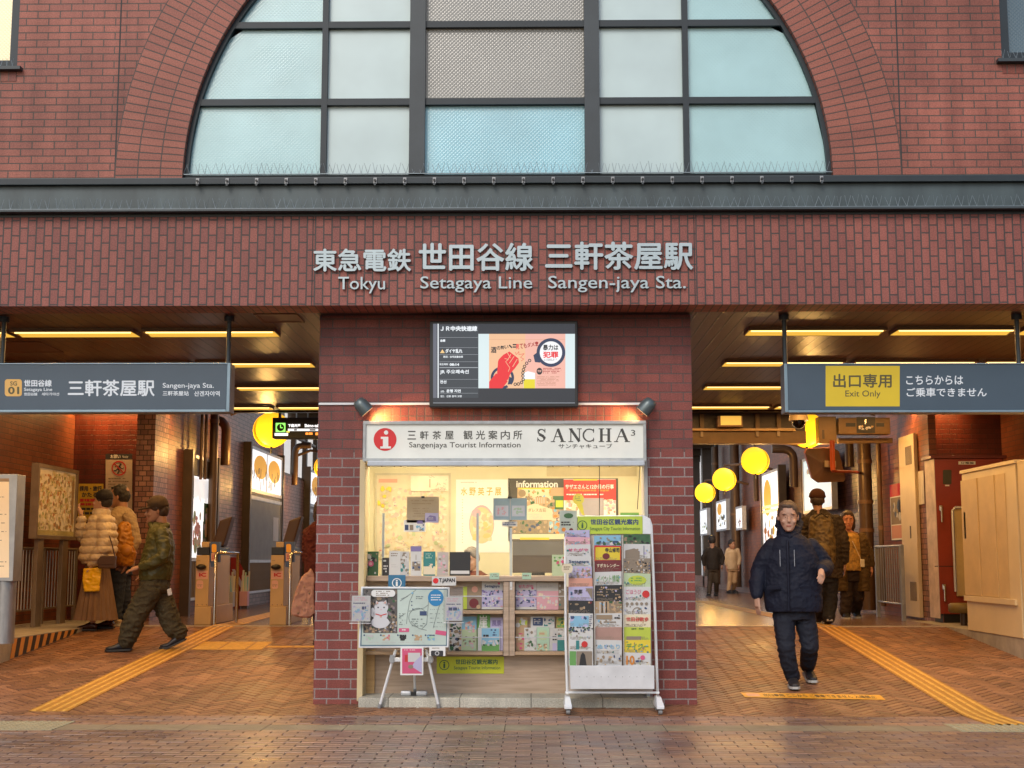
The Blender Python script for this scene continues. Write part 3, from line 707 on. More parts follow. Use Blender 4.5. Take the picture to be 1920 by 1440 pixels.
def rrect(x0, y0, x1, y1, r, n=5):
    P = []
    for cx, cy, a in ((x1-r, y0+r, -90), (x1-r, y1-r, 0), (x0+r, y1-r, 90), (x0+r, y0+r, 180)):
        for i in range(n+1): w = R_(a+90*i/n); P.append((cx+r*math.cos(w), cy+r*math.sin(w)))
    return P
MB.prr = lambda s, x0, y0, x1, y1, r, m, lay=1: s.pp(rrect(x0, y0, x1, y1, r), m, lay)
mb.prr(9, 711, 41, 743, 5, sgnor, 1.5)
mb.ptx('SG', 19, 715, 32, 723, sgntx, 2.5, .02); mb.ptx('01', 15, 725, 36, 739, sgntx, 2.5, .03)
mb.ptx('世田谷線', 45, 712, 97, 725, sgnw, 2, .03); mb.ptx('Setagaya Line', 45, 727, 98, 735, sgnw, 2, .015); mb.ptx('世田谷線', 45, 736, 70, 742, sgnw, 2, .02); mb.ptx('세타가야선', 78, 736, 111, 742, sgnw, 2, .02)
mb.ptx('三軒茶屋駅', 127, 712, 290, 743, sgnw, 2, .02); mb.ptx('Sangen-jaya Sta.', 305, 718, 401, 730, sgnw, 2, .01)
mb.ptx('三軒茶屋站', 305, 733, 354, 742, sgnw, 2, .02); mb.ptx('산겐자야역', 364, 733, 412, 743, sgnw, 2, .02); mb.build('lettering', T)
T, mb = hang_sign('blue-grey hanging exit-only sign with a yellow panel over the right passage', 1476, 2100, (1471, 1908))
mb.pr(1548, 686, 1687, 762, sgny, 1.5); mb.ptx('出口専用', 1562, 701, 1672, 727, sgntx, 2.5, .02); mb.ptx('Exit Only', 1585, 732, 1651, 747, sgntx, 2.5, .005)
mb.ptx('こちらからは', 1699, 704, 1806, 721, sgnw, 2, .015); mb.ptx('ご乗車できません', 1700, 727, 1850, 744, sgnw, 2, .015); mb.build('lettering', T)

# ================================================================ far-left board, map board, fence, kerb stripes
postg = M('galvanised_post', (.30, .31, .32), .35, metal=.5, var=.2)
postb = M('bronze_post', (.26, .20, .14), .4, metal=.4, var=.2)
T = thing('notice_board', PY(-60, 1205, 2.0), 'notice board with cream sheet and thick round grey post at the far left edge', 'notice board')
Y = 2.0; a = PY(-150, 889, Y); c = PY(24, 1090, Y)
mb = MB(); mb.box(a.x, c.x, Y, Y+.22, c.z, a.z, postg); mb.build('frame', T, bevel=.006)
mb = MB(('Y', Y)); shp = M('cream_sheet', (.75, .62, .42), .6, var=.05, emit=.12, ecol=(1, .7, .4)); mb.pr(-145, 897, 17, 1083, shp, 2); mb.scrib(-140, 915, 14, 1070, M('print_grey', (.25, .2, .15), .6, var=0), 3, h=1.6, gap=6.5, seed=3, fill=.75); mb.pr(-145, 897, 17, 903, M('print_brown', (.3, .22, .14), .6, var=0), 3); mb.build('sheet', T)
x = PY(9, 1150, Y+.11).x; mb = MB(); mb.cyl((x, Y+.11, RZ), (x, Y+.11, c.z), .10, postg, 18); mb.build('post', T)
T = thing('map_board', PX(100, 1168, -6.0), 'tilted-looking street map in a thin bronze frame on two flat posts by the left wall', 'map board')
MX = -6.0; pA = PX(72, 868, MX); pB = PX(147, 882, MX); pC = PX(72, 1010, MX)
mb = MB(); y0, y1, z0, z1 = pA.y, pB.y, pC.z, pA.z; f_ = .045
for q in ((y0, y1, z0, z0+f_), (y0, y1, z1-f_, z1), (y0, y0+f_, z0+f_, z1-f_), (y1-f_, y1, z0+f_, z1-f_)): mb.box(MX-.08, MX+.012, *q, postb)
mb.box(MX-.08, MX-.02, y0+f_, y1-f_, z0+f_, z1-f_, postb); mb.build('frame', T)
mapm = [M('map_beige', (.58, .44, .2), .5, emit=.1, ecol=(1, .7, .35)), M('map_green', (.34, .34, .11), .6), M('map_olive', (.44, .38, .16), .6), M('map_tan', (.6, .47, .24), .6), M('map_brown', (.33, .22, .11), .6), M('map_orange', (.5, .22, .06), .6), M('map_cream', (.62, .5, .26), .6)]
mb = MB(('X', MX-.018, -1)); q = lambda y, z, l=0: (MX-.018+.001*l, y, z)
mb.quad(q(y0+f_, z0+f_), q(y1-f_, z0+f_), q(y1-f_, z1-f_), q(y0+f_, z1-f_), mapm[0]); rr = random.Random(5)
for i in range(420):
    cy = rr.uniform(y0+f_+.04, y1-f_-.04); cz = rr.uniform(z0+f_+.02, z1-f_-.03); s1 = rr.uniform(.006, .035); s2 = rr.uniform(.006, .03); l = 1+i*.01; w = rr.uniform(-1, 1)*.02
    mb.quad(q(cy-s1, cz-s2, l), q(cy+s1, cz-s2+w, l), q(cy+s1+w, cz+s2, l), q(cy-s1, cz+s2+w, l), rr.choice(mapm[1:]))
for i in range(22):
    ya = rr.uniform(y0+.06, y1-.06); za = rr.uniform(z0+.06, z1-.06); yb = min(y1-.06, max(y0+.06, ya+rr.uniform(-.5, .5))); zb = min(z1-.06, max(z0+.06, za+rr.uniform(-.5, .5)))
    d = Vector((yb-ya, zb-za)); d = Vector((-d.y, d.x)).normalized()*.006; l = 6
    mb.quad(q(ya-d.x, za-d.y, l), q(ya+d.x, za+d.y, l), q(yb+d.x, zb+d.y, l), q(yb-d.x, zb-d.y, l), mapm[6])
mb.quad(q(y0+.06, z0+.05, 7), q(y1-.06, z0+.05, 7), q(y1-.06, z0+.11, 7), q(y0+.06, z0+.11, 7), mapm[2]); mb.quad(q(y1-.19, z0+.2, 7), q(y1-.10, z0+.2, 7), q(y1-.10, z0+.78, 7), q(y1-.19, z0+.78, 7), mapm[4]); mb.build('map_sheet', T)
for yy in (y0+.14, y1-.45): mb = MB(); mb.box(MX-.06, MX-.01, yy, yy+.2, RZ, z0, postb); mb.build('post', T, bevel=.004)
def bar_fence(label, X, ya, yb, zt_, zb_, posts, step=.105, mat_=postb, name='railing'):
    T = thing(name, (X, (ya+yb)/2, RZ), label, 'railing')
    mb = MB(); mb.tube([(X, ya, zt_), (X, yb, zt_)], .02, mat_, 8); mb.tube([(X, ya, zb_), (X, yb, zb_)], .014, mat_, 8); mb.build('rails', T)
    y = ya+.08
    while y < yb-.02:
        mb = MB(); mb.cyl((X, y, zb_), (X, y, zt_), .009, lgrey if mat_ is postb else mat_, 6); mb.build('bar', T); y += step
    for y in posts: mb = MB(); mb.box(X-.025, X+.025, y-.03, y+.03, RZ, zt_+.01, mat_); mb.build('post', T, bevel=.003)
bar_fence('low railing of thin vertical bars behind the map board posts', -6.2, 4.6, 7.3, RZ+.95, RZ+.2, (4.6, 6.0, 7.25))
hz = MB(); yA, yB = 2.9, 4.95; k = 18; ho = M('hazard_orange', (.60, .27, .06), .5); hk = M('hazard_black', (.02, .018, .015), .5)
for i in range(k):
    y0_ = yA+(yB-yA)*i/k; y1_ = yA+(yB-yA)*(i+1)/k; s_ = .07
    zl = lambda y: floorz(y)+.008
    hz.quad((XL+.006, y0_, zl(y0_)), (XL+.006, y1_, zl(y1_)), (XL+.006, y1_+s_, RZ-.004), (XL+.006, y0_+s_, RZ-.004), (ho, hk)[i % 2])
hz.build('hazard_tape', label='orange and black striped warning tape on the left kerb face', cat='hazard tape')
# signs on the recessed red wall, left
T = thing('prohibition_sign', PY(221, 960, 7.78), 'white notice with a red no-running symbol and dark header on the red wall', 'sign'); P7 = ('Y', 7.78)
mb = MB(P7); mb.pr(198, 851, 248, 961, M('notice_board_white', (.55, .45, .36), .6), 6); mb.pr(198, 851, 248, 861, ink, 8); mb.ptx('お願い', 207, 852.5, 226, 859.5, paper, 9, .02); mb.ptx('Notice', 230, 854, 240, 859, paper, 9)
red = M('sign_red', (.50, .03, .025), .5, var=0); mb.pring(223, 878, 11.5, 14, red, 10)
mb.pd(226, 871, 2, ink, 8.5); mb.pline([(225, 873), (221, 879), (224, 883), (220, 888)], 2.4, ink, 8.5); mb.pline([(221, 879), (216, 883), (213, 882)], 2.2, ink, 8.5); mb.pline([(224, 874), (218, 873), (216, 876)], 1.6, ink, 8.5); mb.pline([(224, 875), (229, 879), (232, 877)], 1.6, ink, 8.5)
mb.pline([(214, 869), (232, 887)], 2.2, red, 9); mb.scrib(203, 896, 244, 950, M('print_grey', (.25, .2, .15), .6, var=0), 8, h=2.4, gap=3, seed=1); mb.build('face', T)
T = thing('warning_poster', PY(169, 975, 7.78), 'yellow poster with bold black and red lines beside the map board', 'poster')
mb = MB(P7); ylw = M('poster_yellow', (.55, .38, .03), .55); mb.pr(146, 907, 194, 975, ylw, 4)
mb.ptx('採用・旅行', 149, 911, 191, 921, ink, 6, .05); mb.ptx('かたる', 153, 923, 182, 932, ink, 6, .04)
for yy in (935, 943): mb.scrib(150, yy, 190, yy+7, red, 6, h=6, gap=1, seed=yy)
mb.scrib(152, 952, 188, 972, ink, 6, h=5, gap=3, seed=2); mb.build('face', T)

# ================================================================ notice boards standing along the side walls
def xboard(X, pxa, pxb, ytop, ybot, label, draw, splits=(), sgn=-1, posts=True, header=0, group=None):
    """board in the plane X = const; px of its near and far edge, photo rows of the near edge"""
    a = PX(pxa, ytop, X); b_ = PX(pxb, ytop, X); zb_ = PX(pxa, ybot, X).z
    y0, y1 = a.y, b_.y; z1 = a.z; k = -sgn
    T = thing('notice_board', (X, (y0+y1)/2, RZ), label, 'notice board', group)
    mb = MB(); f_ = .05; dk = X+sgn*.10
    def bx(m, *q): xa, xb = sorted((X, dk)); mb.box(xa, xb, *q, m)
    bx(lgrey, y0, y1, z1-f_, z1); bx(lgrey, y0, y1, zb_, zb_+f_); bx(lgrey, y0, y0+f_*.6, zb_+f_, z1-f_); bx(lgrey, y1-f_*.6, y1, zb_+f_, z1-f_)
    for s_ in splits: zz = zb_+(z1-zb_)*s_; bx(lgrey, y0+f_*.6, y1-f_*.6, zz-.03, zz+.03)
    mb.build('frame', T)
    pX = X+sgn*.02
    mb = MB(); mb.quad((pX, y0, zb_), (pX, y1, zb_), (pX, y1, z1), (pX, y0, z1), M('board_grey', (.28, .29, .27), .6, var=.1)); mb.build('backing', T)
    def q(u, v, l=0): return (pX+k*(.004+.001*l), y0+(y1-y0)*u, zb_+(z1-zb_)*v)
    mb = MB(); mb.q = q; draw(mb, q); mb.build('posters', T)
    if posts:
        for yy in (y0-.11, y1+.005): mb = MB(); xa, xb = sorted((X+.02*k, X+sgn*.14)); mb.box(xa, xb, yy, yy+.105, RZ, z1+.06, darkbrown); mb.build('post', T, bevel=.004)
        mb = MB(); xa, xb = sorted((X, X+sgn*.04)); mb.box(xa, xb, y0, y1, RZ+.22, RZ+.26, lgrey); y = y0+.1
        while y < y1: mb.box(xa, xb, y, y+.02, RZ+.26, zb_, postb); y += .1
        mb.build('lower_grille', T)
    return T
def qr(mb, u0, v0, u1, v1, m, l=1): q = mb.q; mb.quad(q(u0, v0, l), q(u1, v0, l), q(u1, v1, l), q(u0, v1, l), m)
def qblot(mb, u0, v0, u1, v1, ms, n, sz, seed, l=2, asp=1.):
    r = random.Random(seed)
    for i in range(n):
        cu = r.uniform(u0+sz, u1-sz); cv = r.uniform(v0+sz, v1-sz); k = r.randint(4, 8); ph = r.random()*6; a = r.uniform(.3, 1)*sz; b2 = r.uniform(.3, 1)*sz*asp
        mb.add([mb.q(cu+a*math.cos(ph+2*math.pi*j/k), cv+b2*math.sin(ph+2*math.pi*j/k), l+i*.03) for j in range(k)], [tuple(range(k))], r.choice(ms))
Pm = {k: M('print_'+k, c, .5, var=.05) for k, c in dict(white=(.58, .58, .57), sky=(.22, .45, .62), navy=(.04, .07, .16), pink=(.66, .36, .42), dpink=(.62, .10, .22), lilac=(.45, .42, .62), purple=(.22, .18, .38), green=(.13, .33, .09), lime=(.46, .55, .06), yellow=(.72, .55, .04), orange=(.62, .22, .03), red=(.55, .03, .03), maroon=(.16, .02, .025), brown=(.15, .08, .045), tan=(.50, .34, .2), teal=(.03, .20, .20), grey=(.3, .3, .3), lgrey=(.5, .5, .5), black=(.02, .02, .022), cream=(.70, .62, .45), mint=(.38, .56, .42), salmon=(.62, .30, .22), dgreen=(.04, .12, .05), pgreen=(.45, .55, .35)).items()}
glow = M('poster_paper_glow', (.8, .8, .76), .5, emit=.75, ecol=(.95, .97, 1), var=.03)  # emission put into the poster paper so the boards look brighter
gorg = M('orange_print_glow', (.75, .38, .04), .5, emit=.4, ecol=(1, .45, .04), var=.03)  # orange print brightened by emission like the paper
def d1(mb, q):
    qr(mb, .03, .80, .97, .97, M('board_taupe', (.14, .11, .08), .6)); qr(mb, .02, .38, .93, .80, glow)
    for u in [i*.045+.04 for i in range(19)]: qr(mb, u, .56+random.random()*.06, u+.012, .78, Pm['grey'], 2)
    qr(mb, .02, .02, .48, .52, glow, 3); qblot(mb, .04, .04, .47, .5, [Pm['pink'], Pm['cream'], Pm['mint'], Pm['salmon'], Pm['white']], 26, .07, 3, 4)
    qr(mb, .50, .22, .96, .56, Pm['dgreen'], 3); qblot(mb, .5, .22, .96, .56, [Pm['lilac'], Pm['dgreen'], Pm['green'], Pm['white'], Pm['tan']], 60, .06, 5, 4)
xboard(-4.98, 363, 409, 851, 1052, 'first notice board of the left passage, with crinkled white and pale pink posters', d1, group='boards along the left wall')
def d2(mb, q):
    qr(mb, .02, .62, .98, .985, glow); 
    for cu in (.30, .74): mb.add([q(cu+.20*math.cos(j*math.pi/9), .84+.105*math.sin(j*math.pi/9), 2) for j in range(18)], [tuple(range(18))], gorg)
    qr(mb, .485, .62, .505, .985, Pm['grey'], 3)
    r = random.Random(3)
    for i in range(26):
        u = r.uniform(.05, .9); v = r.uniform(.63, .78); qr(mb, u, v, u+.018, v+r.uniform(.02, .09), Pm['grey'], 4)
    qr(mb, .02, .595, .98, .62, darkbrown, 1); qr(mb, .02, .54, .98, .575, lgrey, 3); qr(mb, .74, .2, .92, .42, Pm['white'], 2)
xboard(-4.98, 472, 531, 835, 1055, 'middle notice board of the left passage, two orange round prints over a grey panel', d2, splits=(.56, .62), group='boards along the left wall')
xboard(-4.98, 582, 622, 880, 1055, 'farthest notice board of the left passage, partly hidden behind the kiosk pier', d2, splits=(.56, .62), group='boards along the left wall')
def dr(seed, cols, yl=1):
    def f(mb, q):
        qr(mb, .02, .02, .98, .98, glow); r = random.Random(seed)
        if yl: mb.add([q(.7+.22*math.cos(j*math.pi/9), .72+.2*math.sin(j*math.pi/9), 2) for j in range(18)], [tuple(range(18))], gorg)
        qblot(mb, .05, .05, .95, .6, [Pm[c] for c in cols], 16, .09, seed, 3); qr(mb, .48, .02, .5, .98, Pm['grey'], 5)
    return f
bd = 'boards along the right wall'
xboard(5.1, 1459, 1427, 877, 1058, 'tall notice board with orange prints left of the walking man in the right passage', dr(11, ['yellow', 'sky', 'orange', 'lgrey']), splits=(.57, .62), sgn=1, group=bd)
xboard(5.1, 1391, 1379, 948, 993, 'small framed poster between pipes farther down the right wall', dr(12, ['pink', 'lgrey', 'tan'], 0), sgn=1, posts=False, group=bd)
xboard(5.1, 1361, 1342, 935, 994, 'yellow-topped framed poster under the middle lantern on the right wall', dr(13, ['sky', 'yellow', 'grey']), sgn=1, posts=False, group=bd)
xboard(5.1, 1325, 1312, 952, 1003, 'farthest framed poster of the right wall, beside the bright openings', dr(14, ['sky', 'lime', 'grey'], 0), sgn=1, posts=False, group=bd)
xboard(5.1, 1557, 1503, 842, 955, 'big pale blue board with brightness painted in as glow behind the square mirror', lambda mb, q: (qr(mb, .02, .02, .98, .98, M('blue_poster_glow', (.5, .66, .76), .5, emit=.5, ecol=(.62, .85, 1))), qblot(mb, .1, .5, .95, .95, [Pm['lime'], Pm['white'], Pm['sky']], 10, .09, 8, 2)), sgn=1, posts=False, group=bd)  # the blue sheet gets its brightness from emission in its colour
# ================================================================ pipes and posts of the walls
pipem = M('brown_pipe', (.14, .085, .05), .35, metal=.3, var=.15)
def pipe(px, y0, y1, rpx, label, X=None, elbow=0, bands=()):
    X = X or (WRX-.17 if px > 996 else WLX+.17)
    p = PX(px, y0, X); z0 = PX(px, y1, X).z; d = p.y+11.4; r = rpx*d/2560; p2 = Vector((X, p.y, max(z0, RZ)))
    T = thing('drain_pipe', p2, label, 'pipe', 'brown pipes on the passage walls')
    if elbow:
        P = [(X, p.y, p2.z), (X, p.y, p.z-.25)]+[(X+elbow*r*2.2*(1-math.cos(w)), p.y, p.z-.25+r*2.2*math.sin(w)) for w in (.5, 1., 1.57)]; P.append((X+elbow*r*5, p.y, P[-1][2]))
    else: P = [(X, p.y, p2.z), (X, p.y, p.z)]
    mb = MB(); mb.tube(P, r, pipem, 14); mb.build('pipe_run', T)
    for yb in bands:
        z = PX(px, yb, X).z; mb = MB(); mb.cyl((X, p.y, z-.03), (X, p.y, z+.03), r*1.12, trim_m, 14); mb.build('collar', T)
pipe(403, 760, 1120, 8, 'thick brown pipe behind the first left notice board', bands=(790,))
pipe(388, 760, 900, 3, 'thin dark pipe left of the two thick left pipes'); pipe(380, 760, 900, 3, 'thinnest dark pipe nearest the orange-lit corner of the left wall')
pipe(425, 778, 873, 9, 'short fat pipe with an elbow right of the first left notice board', elbow=-1)
pipe(554, 826, 910, 6, 'short pipe with an elbow beyond the middle left notice board', elbow=1)
pipe(1340, 838, 1095, 6, 'farthest brown pipe of the right wall', bands=(870,)); pipe(1376, 832, 1100, 9, 'brown pipe with collar between two far yellow lanterns', bands=(965,))
pipe(1417, 890, 940, 5, 'short square-ended pipe under the nearest round lantern'); pipe(1487, 836, 914, 8, 'short brown pipe with an elbow over the walking man', elbow=-1); pipe(1503, 862, 1060, 2.5, 'thin post at the left edge of the pale blue board')
pipe(1592, 826, 876, 8, 'stub of pipe behind the orange mirror bracket'); pipe(1619, 826, 1142, 13, 'thickest brown column pipe right of the square mirror', bands=(866, 942, 995)); pipe(1646, 826, 1135, 5, 'thin dark pipe right of the thickest column pipe', bands=(990,))
# ================================================================ lanterns
lan = M('yellow_lantern_glass', (.9, .65, .03), .35, emit=.85, ecol=(1, .49, .012), var=.12); lanr = M('yellow_lantern_rim', (.8, .5, .02), .4, emit=.45, ecol=(1, .48, .01), var=0)
def lantern(px, py, rpx, X, label, sx):
    p = PX(px, py, X); d = p.y+11.4; r = rpx*d/2560
    T = thing('round_lantern', p, label, 'lantern', 'round yellow lanterns')
    ax = Vector((sx*.42, -.9, .05)).normalized(); h = r*.34
    for s_ in (-1, 1):
        mb = MB(); c = p+ax*(h*s_); n_ = 28; u = ax.cross(Vector((0, 0, 1))).normalized(); v = ax.cross(u)
        P = [c+ax*(s_*r*.13)] ; F = []
        prof = [(.35, .12), (.65, .09), (.88, .045), (1, 0)]
        for a, b2 in prof: P += [c+u*(r*a*math.cos(2*math.pi*i/n_))+v*(r*a*math.sin(2*math.pi*i/n_))+ax*(s_*r*b2) for i in range(n_)]
        F += [(0, 1+i, 1+(i+1) % n_) for i in range(n_)]
        for k_ in range(len(prof)-1): F += [(1+k_*n_+i, 1+(k_+1)*n_+i, 1+(k_+1)*n_+(i+1) % n_, 1+k_*n_+(i+1) % n_) for i in range(n_)]
        mb.add(P, F, lan, True); mb.build('disc', T)
    mb = MB(); mb.tube([p-ax*h, p+ax*h], r*.96, lanr, 28); mb.build('rim', T)
    w = 5.2 if px > 996 else -5.0
    ld = bpy.data.lights.new('lantern_light', 'POINT'); ld.energy = 34; ld.color = (1, .55, .15); ld.shadow_soft_size = .1
    lo_ = bpy.data.objects.new('lantern_light', ld); COL.objects.link(lo_); lo_.parent = T; lo_.location = (.0, -.45, -.42)
    mb = MB(); mb.tube([p+Vector((0, 0, -r*.9)), p+Vector((0, 0, -r*1.35))], .02, black, 6)
    mb.tube([p+Vector((0, 0, r*.98)), p+Vector((0, .05, r*1.25)), p+Vector(((w-p.x)*.5, .05, r*1.45)), Vector((w, p.y+.05, p.z+r*.9))], .03, pipem, 8); mb.build('arm', T)
lantern(1512, 806, 33, 4.15, 'nearest round yellow lantern of the right passage, half hidden by the dark beam', -1)
lantern(1416, 864, 25, 4.15, 'round yellow lantern just below the dark beam on the right', -1)
lantern(1358, 899, 21, 4.15, 'third round yellow lantern from the front in the right passage', -1)
lantern(1322, 924, 18, 4.15, 'farthest round yellow lantern of the right passage', -1)
lantern(509, 806, 33, -4.3, 'large round yellow lantern beside the departure board on the left', 1)
lantern(612, 876, 22, -4.3, 'second yellow lantern of the left passage, mostly behind the pier', 1)
# ================================================================ beam with devices, right passage
Yb = 8.6; T = thing('steel_beam', PY(1500, 830, Yb), 'dark beam across the far end of the right passage ceiling with a conduit', 'beam')
a = PY(1290, 779, Yb); c = PY(1672, 831, Yb); zm = PY(1400, 806, Yb).z
brm = M('brown_beam_paint', (.16, .09, .03), .4, var=.2)
mb = MB(); xe_ = PY(1511, 800, Yb).x; mb.box(a.x-.6, xe_, Yb, Yb+.25, c.z, zm-.02, brm); mb.box(a.x-.6, xe_, Yb+.05, Yb+.25, zm-.02, a.z+.3, darkbrown); mb.build('web', T)
for px in (1316, 1420, 1460): x = PY(px, 790, Yb).x; mb = MB(); mb.box(x-.03, x+.03, Yb-.02, Yb+.05, zm, a.z+.02, brm); mb.build('stub', T)
x0_ = PY(1294, 806, Yb-.05).x; x1_ = PY(1491, 806, Yb-.05).x; mb = MB(); mb.tube([(x0_-.5, Yb-.05, zm), (x1_, Yb-.05, zm)], .022, M('conduit_cream', (.72, .50, .26), .4), 8); mb.build('conduit', T)
for px in (1316, 1420, 1460): x = PY(px, 816, Yb-.03).x; mb = MB(); mb.box(x-.02, x+.02, Yb-.03, Yb-.002, zm-.10, zm-.02, postb); mb.build('clamp', T)
T = thing('wall_speaker', PY(1369, 800, Yb-.2), 'small box speaker with lit yellow grille under the far right ceiling', 'speaker')
a = PY(1345, 780, Yb-.2); c = PY(1393, 800, Yb-.2); mb = MB(); mb.box(a.x, c.x, Yb-.2, Yb-.02, c.z, a.z, trim_m); mb.build('housing', T, bevel=.004)
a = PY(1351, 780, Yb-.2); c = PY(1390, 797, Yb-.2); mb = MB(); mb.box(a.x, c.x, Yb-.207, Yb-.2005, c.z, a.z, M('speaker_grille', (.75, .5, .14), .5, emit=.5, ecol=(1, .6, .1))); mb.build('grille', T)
T = thing('dome_camera', PY(1497, 805, 6.2), 'dome security camera hanging below the exit-only sign', 'camera')
Yc = 6.2; c = PY(1497, 771, Yc); k = (Yc+11.4)/2560; hs = M('camera_housing', (.62, .46, .26), .4)
mb = MB(); mb.tube([(c.x, Yc, c.z+.25), (c.x, Yc, c.z), (c.x, Yc, c.z-9*k), (c.x, Yc, c.z-18*k)], [.05, 15*k, 17*k, 18.5*k], hs, 20); mb.build('housing', T)
mb = MB(); mb.sphere((c.x, Yc, c.z-19*k), (11*k, 11*k, 14*k), GLASS('dome_glass', (.10, .09, .08)), 16, 10); mb.sphere((c.x, Yc, c.z-20*k), 6*k, black, 10, 8); mb.build('dome', T)
mb = MB(); mb.tube([(c.x+13*k*math.cos(w), Yc, c.z-19*k-14*k*math.sin(w)) for w in [math.pi*i/8 for i in range(9)]], .006, chrome, 6); mb.build('guard', T)
T = thing('junction_box', PY(1552, 831, Yb-.25), 'tall brown metal box on the beam between lantern and monitor bracket', 'box')
a = PY(1535, 781, Yb-.25); c = PY(1569, 831, Yb-.25); mb = MB(); mb.box(a.x, c.x, Yb-.25, Yb-.005, c.z, a.z, brm); mb.build('case', T, bevel=.004); a = PY(1541, 806, Yb-.25); c = PY(1546, 823, Yb-.25); mb = MB(); mb.box(a.x, c.x, Yb-.256, Yb-.2505, c.z, a.z, darkbrown); mb.build('latch', T)
T = thing('monitor_mount', PY(1622, 815, Yb-.3), 'back of a brown monitor with its bracket under the right end of the exit-only sign', 'monitor')
a = PY(1572, 783, Yb-.3); c = PY(1670, 814, Yb-.3); mb = MB(); mb.box(a.x, c.x, Yb-.3, Yb-.1, c.z, a.z, brm); mb.build('case', T, bevel=.01)
mb = MB(('Y', Yb-.3)); mb.pr(1606, 782, 1641, 812, black, 3); mb.pr(1586, 793, 1604, 800, black, 3); mb.pr(1643, 793, 1658, 800, black, 3); mb.pr(1621, 786, 1624, 796, chrome, 6); mb.blot(1608, 797, 1638, 806, [M('bracket_brass', (.55, .38, .16), .4), chrome], 5, 10, 4, 3); mb.build('bracket', T)
T = thing('cable_duct', PY(1630, 831, Yb-.06), 'brown cable duct below the monitor back', 'duct'); a = PY(1571, 822, Yb-.06); c = PY(1672, 831, Yb-.06); mb = MB(); mb.box(a.x, c.x, Yb-.12, Yb-.002, c.z, a.z, brm); mb.build('duct', T, bevel=.003)
# square mirror on an orange bracket
Ym = 7.2; T = thing('traffic_mirror', PY(1548, 905, Ym), 'brown back of a square corner mirror on a bright orange pipe', 'mirror')
P2 = [(1513, 842), (1562, 839), (1573, 846), (1585, 896), (1582, 903), (1534, 905), (1523, 897), (1510, 850)]
mb = MB(); mm = M('mirror_back_brown', (.15, .07, .025), .45, var=.2); k = len(P2); f0 = [PY(x, y, Ym) for x, y in P2]; f1 = [PY(x-3, y-1, Ym+.12) for x, y in P2]; cc = PY(1548, 872, Ym-.06)
mb.add(f0+[cc], [(i, (i+1) % k, k) for i in range(k)], mm); mb.add(f0+f1, [(i, i+k, (i+1) % k+k, (i+1) % k) for i in range(k)], M('mirror_rim_red', (.32, .06, .02), .45)); mb.add(f1, [tuple(range(k))], M('mirror_silver', (.7, .7, .7), .08, metal=1, var=0)); mb.build('mirror_shell', T)
op = M('orange_pipe', (.62, .10, .015), .4); k_ = (Ym+11.2)/2560
mb = MB(); p = [PY(1560, 826, Ym-.2), PY(1561, 870, Ym-.2), PY(1562, 882, Ym-.2)]; mb.tube(p, 4.8*k_, op, 12); mb.build('bracket_pipe', T)
mb = MB(); mb.tube([PY(1560, 883, Ym-.2), PY(1600, 885, Ym-.05), PX(1612, 886, 5.2)], 2.8*k_, M('dark_orange_pipe', (.28, .04, .012), .4), 10); mb.build('bracket_arm', T)
mb = MB(); a = PY(1546, 864, Ym-.15); c = PY(1568, 876, Ym-.15); mb.box(a.x, c.x, Ym-.15, Ym-.08, c.z, a.z, M('clamp_zinc', (.34, .24, .12), .4, metal=.5)); mb.build('clamp', T, bevel=.004)
# ================================================================ right side furniture
# red cabinet
Yr = 6.55; T = thing('electrical_cabinet', PY(1820, 1157, Yr), 'tall red metal cabinet with two small windows and a whitish left edge', 'cabinet')
redm = M('cabinet_red', (.26, .035, .015), .38, var=.15); a = PY(1752, 860, Yr); c = PY(1893, 1157, Yr)
mb = MB(); mb.box(a.x, c.x, Yr, 6.98, RZ+.12, a.z, redm); mb.box(a.x+.05, c.x-.05, Yr+.05, 6.98, RZ, RZ+.119, black); mb.build('body', T, bevel=.005)
t0 = PY(1745, 854, Yr-.02); mb = MB(); mb.box(t0.x, c.x+.05, Yr-.03, 6.98, a.z+.002, t0.z, M('cabinet_top', (.15, .025, .012), .4)); mb.build('top', T, bevel=.004)
mb = MB(); mb.box(a.x-.010, a.x-.002, Yr-.004, 6.98, RZ+.06, a.z, M('worn_white_edge', (.62, .50, .46), .5, var=.25, vs=5)); mb.build('edge_panel', T, bevel=.003)
mb = MB(('Y', Yr)); mb.pr(1752.5, 1061, 1893, 1062.5, black, 1.2); mb.prr(1768, 881, 1784, 908, 2, M('cabinet_window', (.06, .06, .02), .15), 3); mb.prr(1806, 881, 1822, 908, 2, M('cabinet_window', (.06, .06, .02), .15), 3); mb.pr(1797, 865, 1829, 871, paper, 3); mb.ptx('分電盤', 1801, 866, 1826, 870, ink, 4, .02); mb.pr(1772, 909, 1780, 911.5, paper, 3); mb.build('door', T)
for yy, xx in ((962, 1765), (1110, 1771)):
    p = PY(xx, yy, Yr-.03); mb = MB(); mb.box(p.x-.02, p.x+.02, Yr-.03, Yr-.001, p.z+.03, p.z+.1, chrome); mb.box(p.x-.008, p.x+.012, Yr-.045, Yr-.03, p.z-.12, p.z+.08, chrome); mb.build('handle', T, bevel=.003)
